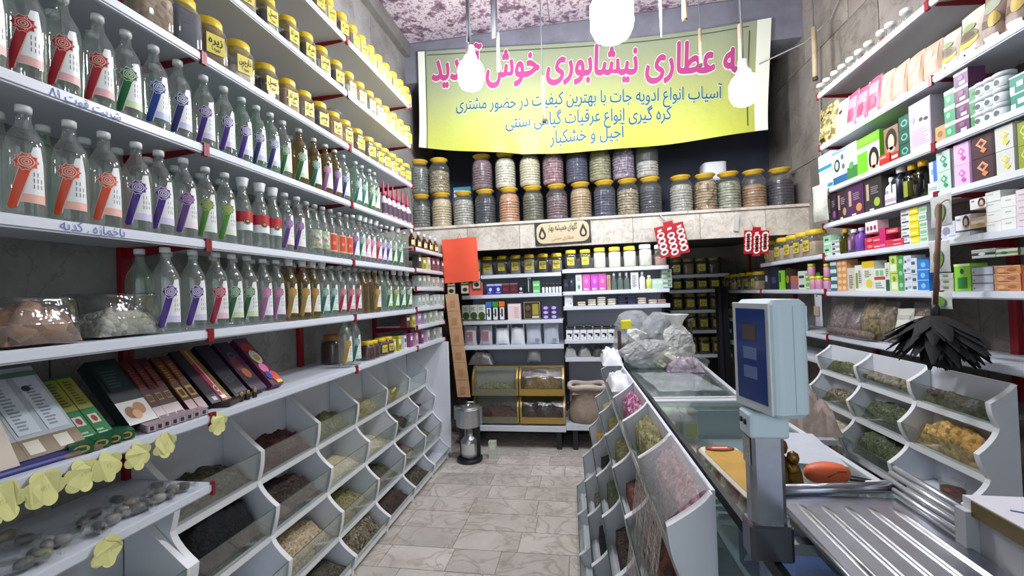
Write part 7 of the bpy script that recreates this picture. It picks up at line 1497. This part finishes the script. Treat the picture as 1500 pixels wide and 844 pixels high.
# brass figurine, orange pouch, pens, white papers on the counter
br = plain('aged_brass', '#8a6a34', .35, .8, var=.35, scale=40)
fp = Vector((.545, 1.36, CZ + .002))
T('brass_figurine', 'little aged brass figurine of two seated round-headed children on the counter', 'figurine', tuple(fp), -.2, None, [
    ('body', MB().lathe([(.026, 0), (.03, .01), (.026, .05), (.018, .075), (.010, .085)], 14, (-.012, 0, 0)).lathe([(.020, 0), (.024, .01), (.020, .04), (.014, .058), (.008, .064)], 14, (.020, -.006, 0)).mesh('body', br)),
    ('head', MB().lathe([(.004, .082), (.018, .09), (.022, .105), (.018, .12), (.006, .13), (.001, .142)], 14, (-.012, 0, 0)).mesh('head', br)), ('head', MB().lathe([(.004, .060), (.013, .066), (.016, .078), (.013, .09), (.001, .098)], 14, (.020, -.006, 0)).mesh('head', br)),
    ('arm', MB().tube([(-.03, -.005, .066), (-.038, -.02, .045), (-.02, -.032, .035)], .007, 8).mesh('arm', br)), ('arm', MB().tube([(.004, -.01, .066), (.012, -.03, .048), (.028, -.03, .05)], .007, 8).mesh('arm', br)), ('base', MB().lathe([(.042, 0), (.042, .006), (.001, .0061)], 18).mesh('base', br))])
def pil(a, b):
    t, s = 2 * PI * a, PI * (b - .5); return (.062 * math.cos(s) ** .6 * math.cos(t), .034 * math.cos(s) ** .6 * math.sin(t) * (1 + .1 * math.cos(t)), .028 + .028 * math.sin(s))
T('orange_pouch', 'rounded orange pouch with a dark seam lying behind the scale tray', 'pouch', (.66, 1.375, CZ + .002), .1, None, [('pouch', MB().grid(pil, 24, 10).mesh('pouch', plain('orange_leather', '#e2683a', .45))), ('seam', MB().tube([(-.02, -.036, .03), (.01, -.036, .046), (.035, -.028, .042)], .0014, 6).mesh('seam', plain('seam_dark', '#6a2a18', .6)))])
for i, (x, y_, c, nm, L) in enumerate(((.735, 1.41, '#26282c', 'black', .10), (.745, 1.385, '#3a3c44', 'dark grey', .10), (.725, 1.36, '#1c1c20', 'thin black', .08))):
    T('pen', f'{nm} pen lying behind the scale tray beside the orange pouch', 'pen', (x, y_, CZ + .008), (0, 0, -.6 + .25 * i), None, [('barrel', MB().tube([(-L / 2, 0, 0), (L / 2, 0, 0)], .005, 8).mesh('barrel', plain('pen' + c, c, .4))), ('tip', MB().tube([(L / 2, 0, 0), (L / 2 + .014, 0, 0)], [.005, .001], 8).mesh('tip', plain('steel_tip', '#b0b0b0', .3, .8)))])
T('glue_stick', 'white tube with a green cap at the corner behind the scale tray', 'tube', (.785, 1.355, CZ + .011), (0, 0, .1), None, [('body', MB().tube([(-.035, 0, 0), (.005, 0, 0)], .011, 12).mesh('body', CAPW)), ('cap', MB().tube([(.005, 0, 0), (.035, 0, 0)], .0115, 12).mesh('cap', plain('green_cap', '#1f9a72', .4)))])
T('paper_pad', 'translucent white plastic sheet lying on the counter behind the figurine', 'sheet', (.70, 1.66, CZ + .003), (0, 0, -.15), None, [], me=MB().box(-.10, .10, -.16, .16, 0, .004).mesh('paper_pad', plain('pad_white', '#c6cbd4', .4, var=.06)))
# ---- electronic scale: pedestal, column, head, ribbed pan
STL = plain('scale_steel', '#a7a9b2', .22, .9, var=.12, scale=25)
pc = plain('scale_plastic', '#cfe3ea', .4)
sx_, sy_ = .362, 1.0
T('shop_scale', 'shop scale with a ribbed steel pan and a pale blue display head', 'scale', (0, 0, 0), parts=[
    ('column', MB().rbox(sx_ - .034, sx_ + .034, sy_ - .022, sy_ + .022, CZ + .02, 1.30, .010, 0, 2).mesh('column', STL)),
    ('column_foot', MB().rbox(sx_ - .042, sx_ + .042, sy_ - .030, sy_ + .030, CZ + .002, CZ + .075, .008).mesh('column_foot', plain('scale_dark_steel', '#64656e', .3, .8))),
    ('base', MB().box(.455, .69, .58, 1.12, CZ + .010, CZ + .045).mesh('base', plain('scale_dark_steel', '#64656e', .3, .8)), [('foot', MB().box(.47, .50, .60, .63, CZ + .0025, CZ + .010).box(.65, .68, 1.07, 1.10, CZ + .0025, CZ + .010).mesh('foot', DK))]),
    ('bracket', MB().box(sx_ + .02, .50, sy_ - .015, sy_ + .015, CZ + .012, CZ + .035).mesh('bracket', STL))])
sc_o = [o for o in COL.objects if o.name == 'shop_scale'][0]
# pan: pressed ribs running away from the shopper, raised back and wall-side rims
PX0, PX1, PY0, PY1, PZ = .432, .700, .56, 1.155, CZ + .062
def panf(a, b):
    x = PX0 + (PX1 - PX0) * a; yv = PY0 + (PY1 - PY0) * b
    z = PZ
    if .10 < b < .90 and .06 < a < .94:
        k = (a - .06) / .88 * 5; f = k - math.floor(k); e = min(1, (b - .10) / .05, (.90 - b) / .05)
        if .36 < f < .64: z += .0065 * e * math.sin(PI * (f - .36) / .28)
    return (x, yv, z)
ob('pan', MB().grid(panf, 120, 40).mesh('pan', plain('pan_steel', '#a2a2ac', .27, .95, var=.1, scale=30)), sc_o)
ob('pan_rim', MB().tube([(PX0, PY1, PZ + .008), (PX1 + .035, PY1 + .035, PZ + .012)], .014, 10).mesh('pan_rim', STL), sc_o)
ob('pan_rim', MB().tube([(PX0, PY0, PZ - .002), (PX0, PY1, PZ - .002)], .006, 8).mesh('pan_rim', STL), sc_o)
for i in range(4): ob('side_rib', MB().tube([(PX1 + .002 + .009 * i, .975, PZ + .010 + .012 * i), (PX1 + .006 + .010 * i, PY1 + .06, PZ + .012 + .012 * i)], .0062, 8).mesh('side_rib', plain('side_steel', '#d4d5da', .3, .7)), sc_o)
# head, turned towards the aisle
hc = Vector((.376, .995, 1.452)); hyaw = math.radians(-76)
head = ob('display_head', MB().rbox(-.065, .065, -.034, .046, -.118, .118, .02, 0, 4).mesh('display_head', pc), sc_o, tuple(hc), (0, 0, hyaw))
hs = plain('scale_bezel', '#dde4e6', .35)
ob('bezel', MB().rbox(-.060, .060, -.0385, -.0335, -.110, .112, .002).mesh('bezel', hs), head)
ob('screen', MB().box(-.046, .050, -.0400, -.0386, -.092, .100).mesh('screen', plain('screen_blue', '#22408a', .12)), head)
dsp = MB().box(-.022, .022, -.0408, -.0401, .035, .066, 0).box(-.022, .022, -.0408, -.0401, -.005, .020, 1).box(-.022, .022, -.0408, -.0401, -.045, -.020, 1)
ob('readout', dsp.mesh('readout', plain('lcd_brown', '#5f4f44', .2), plain('lcd_grey', '#6f87b8', .2)), head)
ob('head_seam', MB().box(-.0654, .0654, .008, .0095, -.105, .105).mesh('head_seam', plain('seam_blue', '#9fb8c2', .5)), head)
ob('neck', MB().rbox(sx_ - .038, sx_ + .040, sy_ - .032, sy_ + .032, 1.285, 1.336, .008).mesh('neck', pc), sc_o)
for dz in (0, 1): ob('screw', MB().lathe([(.006, 0), (.006, .003), (.001, .0031)], 10, M=Matrix.Rotation(PI / 2, 4, 'Y') @ Matrix.Rotation(PI, 4, 'X')).mesh('screw', DK), sc_o, (sx_ - .0385, sy_ - .012 + .022 * dz, 1.315))
ob('rating_plate', MB().box(sx_ - .0355, sx_ - .0345, sy_ - .019, sy_ + .019, 1.225, 1.282).mesh('rating_plate', plain('plate_print', '#b0aca6', .5, var=.4, scale=120)), sc_o)
# white cash box with a gold band, near corner
wb = T('cash_box', 'white box with a gold-brown band round its top edge, close to the scale pan', 'box', (.704, .966, CZ + .078), (0, 0, -.02), parts=[
    ('body', MB().box(.010, .42, -.62, 0, -.071, .052).mesh('body', plain('white_box', '#e4e4ea', .4))), ('top', MB().box(0, .43, -.63, .01, .052, .075).mesh('top', plain('white_box', '#e4e4ea', .4))),
    ('gold_band', MB().box(-.0025, .0, -.63, -.012, .045, .073).mesh('gold_band', plain('gold_band', '#6b5a26', .4, .2))), ('corner_post', MB().box(-.012, .0095, -.012, .014, -.071, .052).mesh('corner_post', plain('post_grey', '#c2c4c8', .5)))])
ob('pen_scribble', MB().tube([(.03, -.05, .0762), (.05, -.06, .0762), (.04, -.075, .0762), (.07, -.08, .0762)], .0012, 5).tube([(.05, -.09, .0762), (.08, -.095, .0762)], .0012, 5).mesh('pen_scribble', blue), wb)
ob('dark_spot', MB().lathe([(.014, 0), (.014, .0006), (.001, .0007)], 16, (.10, -.15, .0752)).mesh('dark_spot', plain('spot_grey', '#4a5258', .5)), wb)
T('side_desk', 'white desk end under the gold-banded box', 'desk', (.83, .25, .078), parts=[('top', MB().box(0, .5, 0, .74, CZ - .100, CZ - .074).mesh('top', LAM)), ('side', MB().box(.0, .02, 0, .68, -.078, CZ - .1005).mesh('side', LAM)), ('side', MB().box(.48, .5, 0, .68, -.078, CZ - .1005).mesh('side', LAM))])
# ---- plastic bags on the far counter
def bag(label, u, v, y, w, h, t, mat, seed, rz=0., cont=None, group=None):
    p = onz(u, v, CZ + .003); 
    parts = [('bag', pouch_mesh(w, h, t, mat, seed=seed, name='bag'))]
    if cont: parts.append(('contents', cont))
    return T('plastic_bag', label, 'bag', (p.x, p.y if y is None else y, CZ + .003), (0, 0, rz), group, parts)
mk = milky('clear_crinkle', '#d2d5d6', .34, .16, 1., 14.); mk2 = milky('white_crinkle', '#d8d8d4', .8, .25, .8, 20.)
def blob(w, d, h, mat, seed, name='bag', lump=.12, crinkle=None):
    if crinkle is None: crinkle = .022 if name == 'bag' else .008
    rr = random.Random(seed); ph = [rr.uniform(0, 6) for _ in range(6)]
    def fn(a, b):
        t, s = 2 * PI * a, PI * (b - .5) ; k = max(0., math.cos(s)) ** .75
        l = 1 + lump * (math.sin(3 * t + ph[0] + 2 * s) + .5 * math.sin(5 * t + ph[1]) * math.cos(4 * s + ph[2]) + .35 * math.sin(11 * t + ph[4] + 3 * s) * math.cos(7 * s + ph[5]))
        p = Vector((w / 2 * k * l * math.cos(t), d / 2 * k * l * math.sin(t), h / 2 + h / 2 * math.sin(s) * (1 + .05 * math.sin(4 * t + ph[3]))))
        if crinkle:
            q = mnoise.noise_vector(p * 22 + Vector((seed, 0, 0))) * .55 + mnoise.noise_vector(p * 55 + Vector((0, seed, 0))) * .35
            p += q * crinkle * (.25 + .75 * k); p.z = max(p.z, .001)
        return tuple(p)
    return MB().grid(fn, 56, 34, 0, not crinkle).mesh(name, mat)
bp = lambda u, v: onz(u, v, CZ + .003)
DKB = plain('dark_goods', '#2c2d33', .6, var=.3)
T('plastic_bag', 'big round clear bag with a yellow tag on the far counter', 'bag', (.36, 3.50, CZ + .003), 0, None, [('bag', blob(.30, .24, .40, mk, 1)), ('contents', blob(.25, .18, .16, DKB, 2, 'contents')), ('tag', MB().rbox(-.10, -.02, -.125, -.095, .27, .34, .012).mesh('tag', plain('tag_yellow', '#d8cf1e', .4))), ('dark_strip', MB().box(-.125, -.10, -.115, -.10, .02, .26).mesh('dark_strip', plain('strip_maroon', '#4a2c2c', .6)))])
T('plastic_bag', 'round clear bag with dark goods leaning on the big one', 'bag', (.56, 3.50, CZ + .003), 0, None, [('bag', blob(.30, .22, .38, mk, 3)), ('contents', blob(.26, .18, .22, DKB, 4, 'contents'))])
T('plastic_bag', 'grey clear bag with pale knotted pieces, front of the bag heap', 'bag', (.45, 3.27, CZ + .003), .2, None, [('bag', blob(.40, .20, .20, milky('grey_crinkle', '#bfc1bf', .55, .2, 1., 14.), 5)), ('contents', blob(.16, .12, .12, plain('pale_knots', '#cfcdb8', .7, var=.2, scale=30), 6, 'contents', .3))])
[c for c in COL.objects if c.name.startswith('contents')][-1].location = (.10, -.05, .002)
T('plastic_bag', 'crumpled clear bag tucked above the grey one', 'bag', (.36, 3.36, CZ + .16), .2, None, [('bag', blob(.14, .10, .12, mk2, 7, 'bag', .22))])
T('plastic_bag', 'upright whitish clear bag with a pinched neck beside the dark goods', 'bag', (.66, 3.36, CZ + .003), .1, None, [('bag', blob(.20, .13, .30, milky('white_upright', '#d2d2cc', .8, .2, .9, 14.), 9, 'bag', .14)), ('neck', MB().lathe([(.05, .235), (.028, .28), (.05, .33), (.085, .375)], 18, cap=False).mesh('neck', milky('white_upright', '#d2d2cc', .8)))])
T('plastic_bag', 'clear bag of mauve pieces spread on the glass at the front of the heap', 'bag', (.66, 3.16, CZ + .003), -.1, None, [('contents', heap_mesh(.24, .14, .085, speckle('mauve_pieces', ['#9a8a9c', '#b8a8b8', '#7d6c7e', '#cdbfca'], 45), 10, .4, 'contents', .2)), ('bag', blob(.27, .16, .12, FILM, 11))])
T('plastic_sheet', 'flat sheet of cloudy polythene spread on the far counter glass', 'sheet', (.53, 2.78, CZ + .003), .1, None, me=MB().grid(lambda a, b: ((a - .5) * .34, (b - .5) * .55, .004 + .006 * abs(math.sin(11 * a + 5 * b) * math.sin(7 * b + 3 * a))), 26, 30).mesh('plastic_sheet', milky('poly_sheet', '#d8e0e2', .35, .2, .6, 14.)))
# white plastic bags hooked on the far end of the counter bins
q = cb_world(-2.05, -.06, 1.087)
T('white_carrier_bag', 'white printed carrier bag folded over the far end of the counter bins', 'bag', tuple(q), CB_YAW, None, [('bag', heap_mesh(.34, .14, .09, plain('carrier_white', '#e6e8ec', .4, bump=.4, scale=14), 12, .8, 'bag', .2)), ('print', MB().tube([(-.1, -.03, .07), (-.06, -.05, .066), (-.08, -.06, .06), (-.02, -.06, .062)], .004, 5).mesh('print', DK))])
T('white_carrier_bag', 'plain white carrier bag lying in the second far bin before the printed one', 'bag', tuple(cb_world(-1.58, -.060, 1.02)), CB_YAW, None, [('bag', heap_mesh(.36, .12, .07, plain('carrier_white', '#e6e8ec', .4, bump=.4, scale=14), 13, .8, 'bag', .2))])
for o in COL.objects:
    if o.name.startswith(('dark_cloak', 'mop_handle')): o['label'] = o['label']
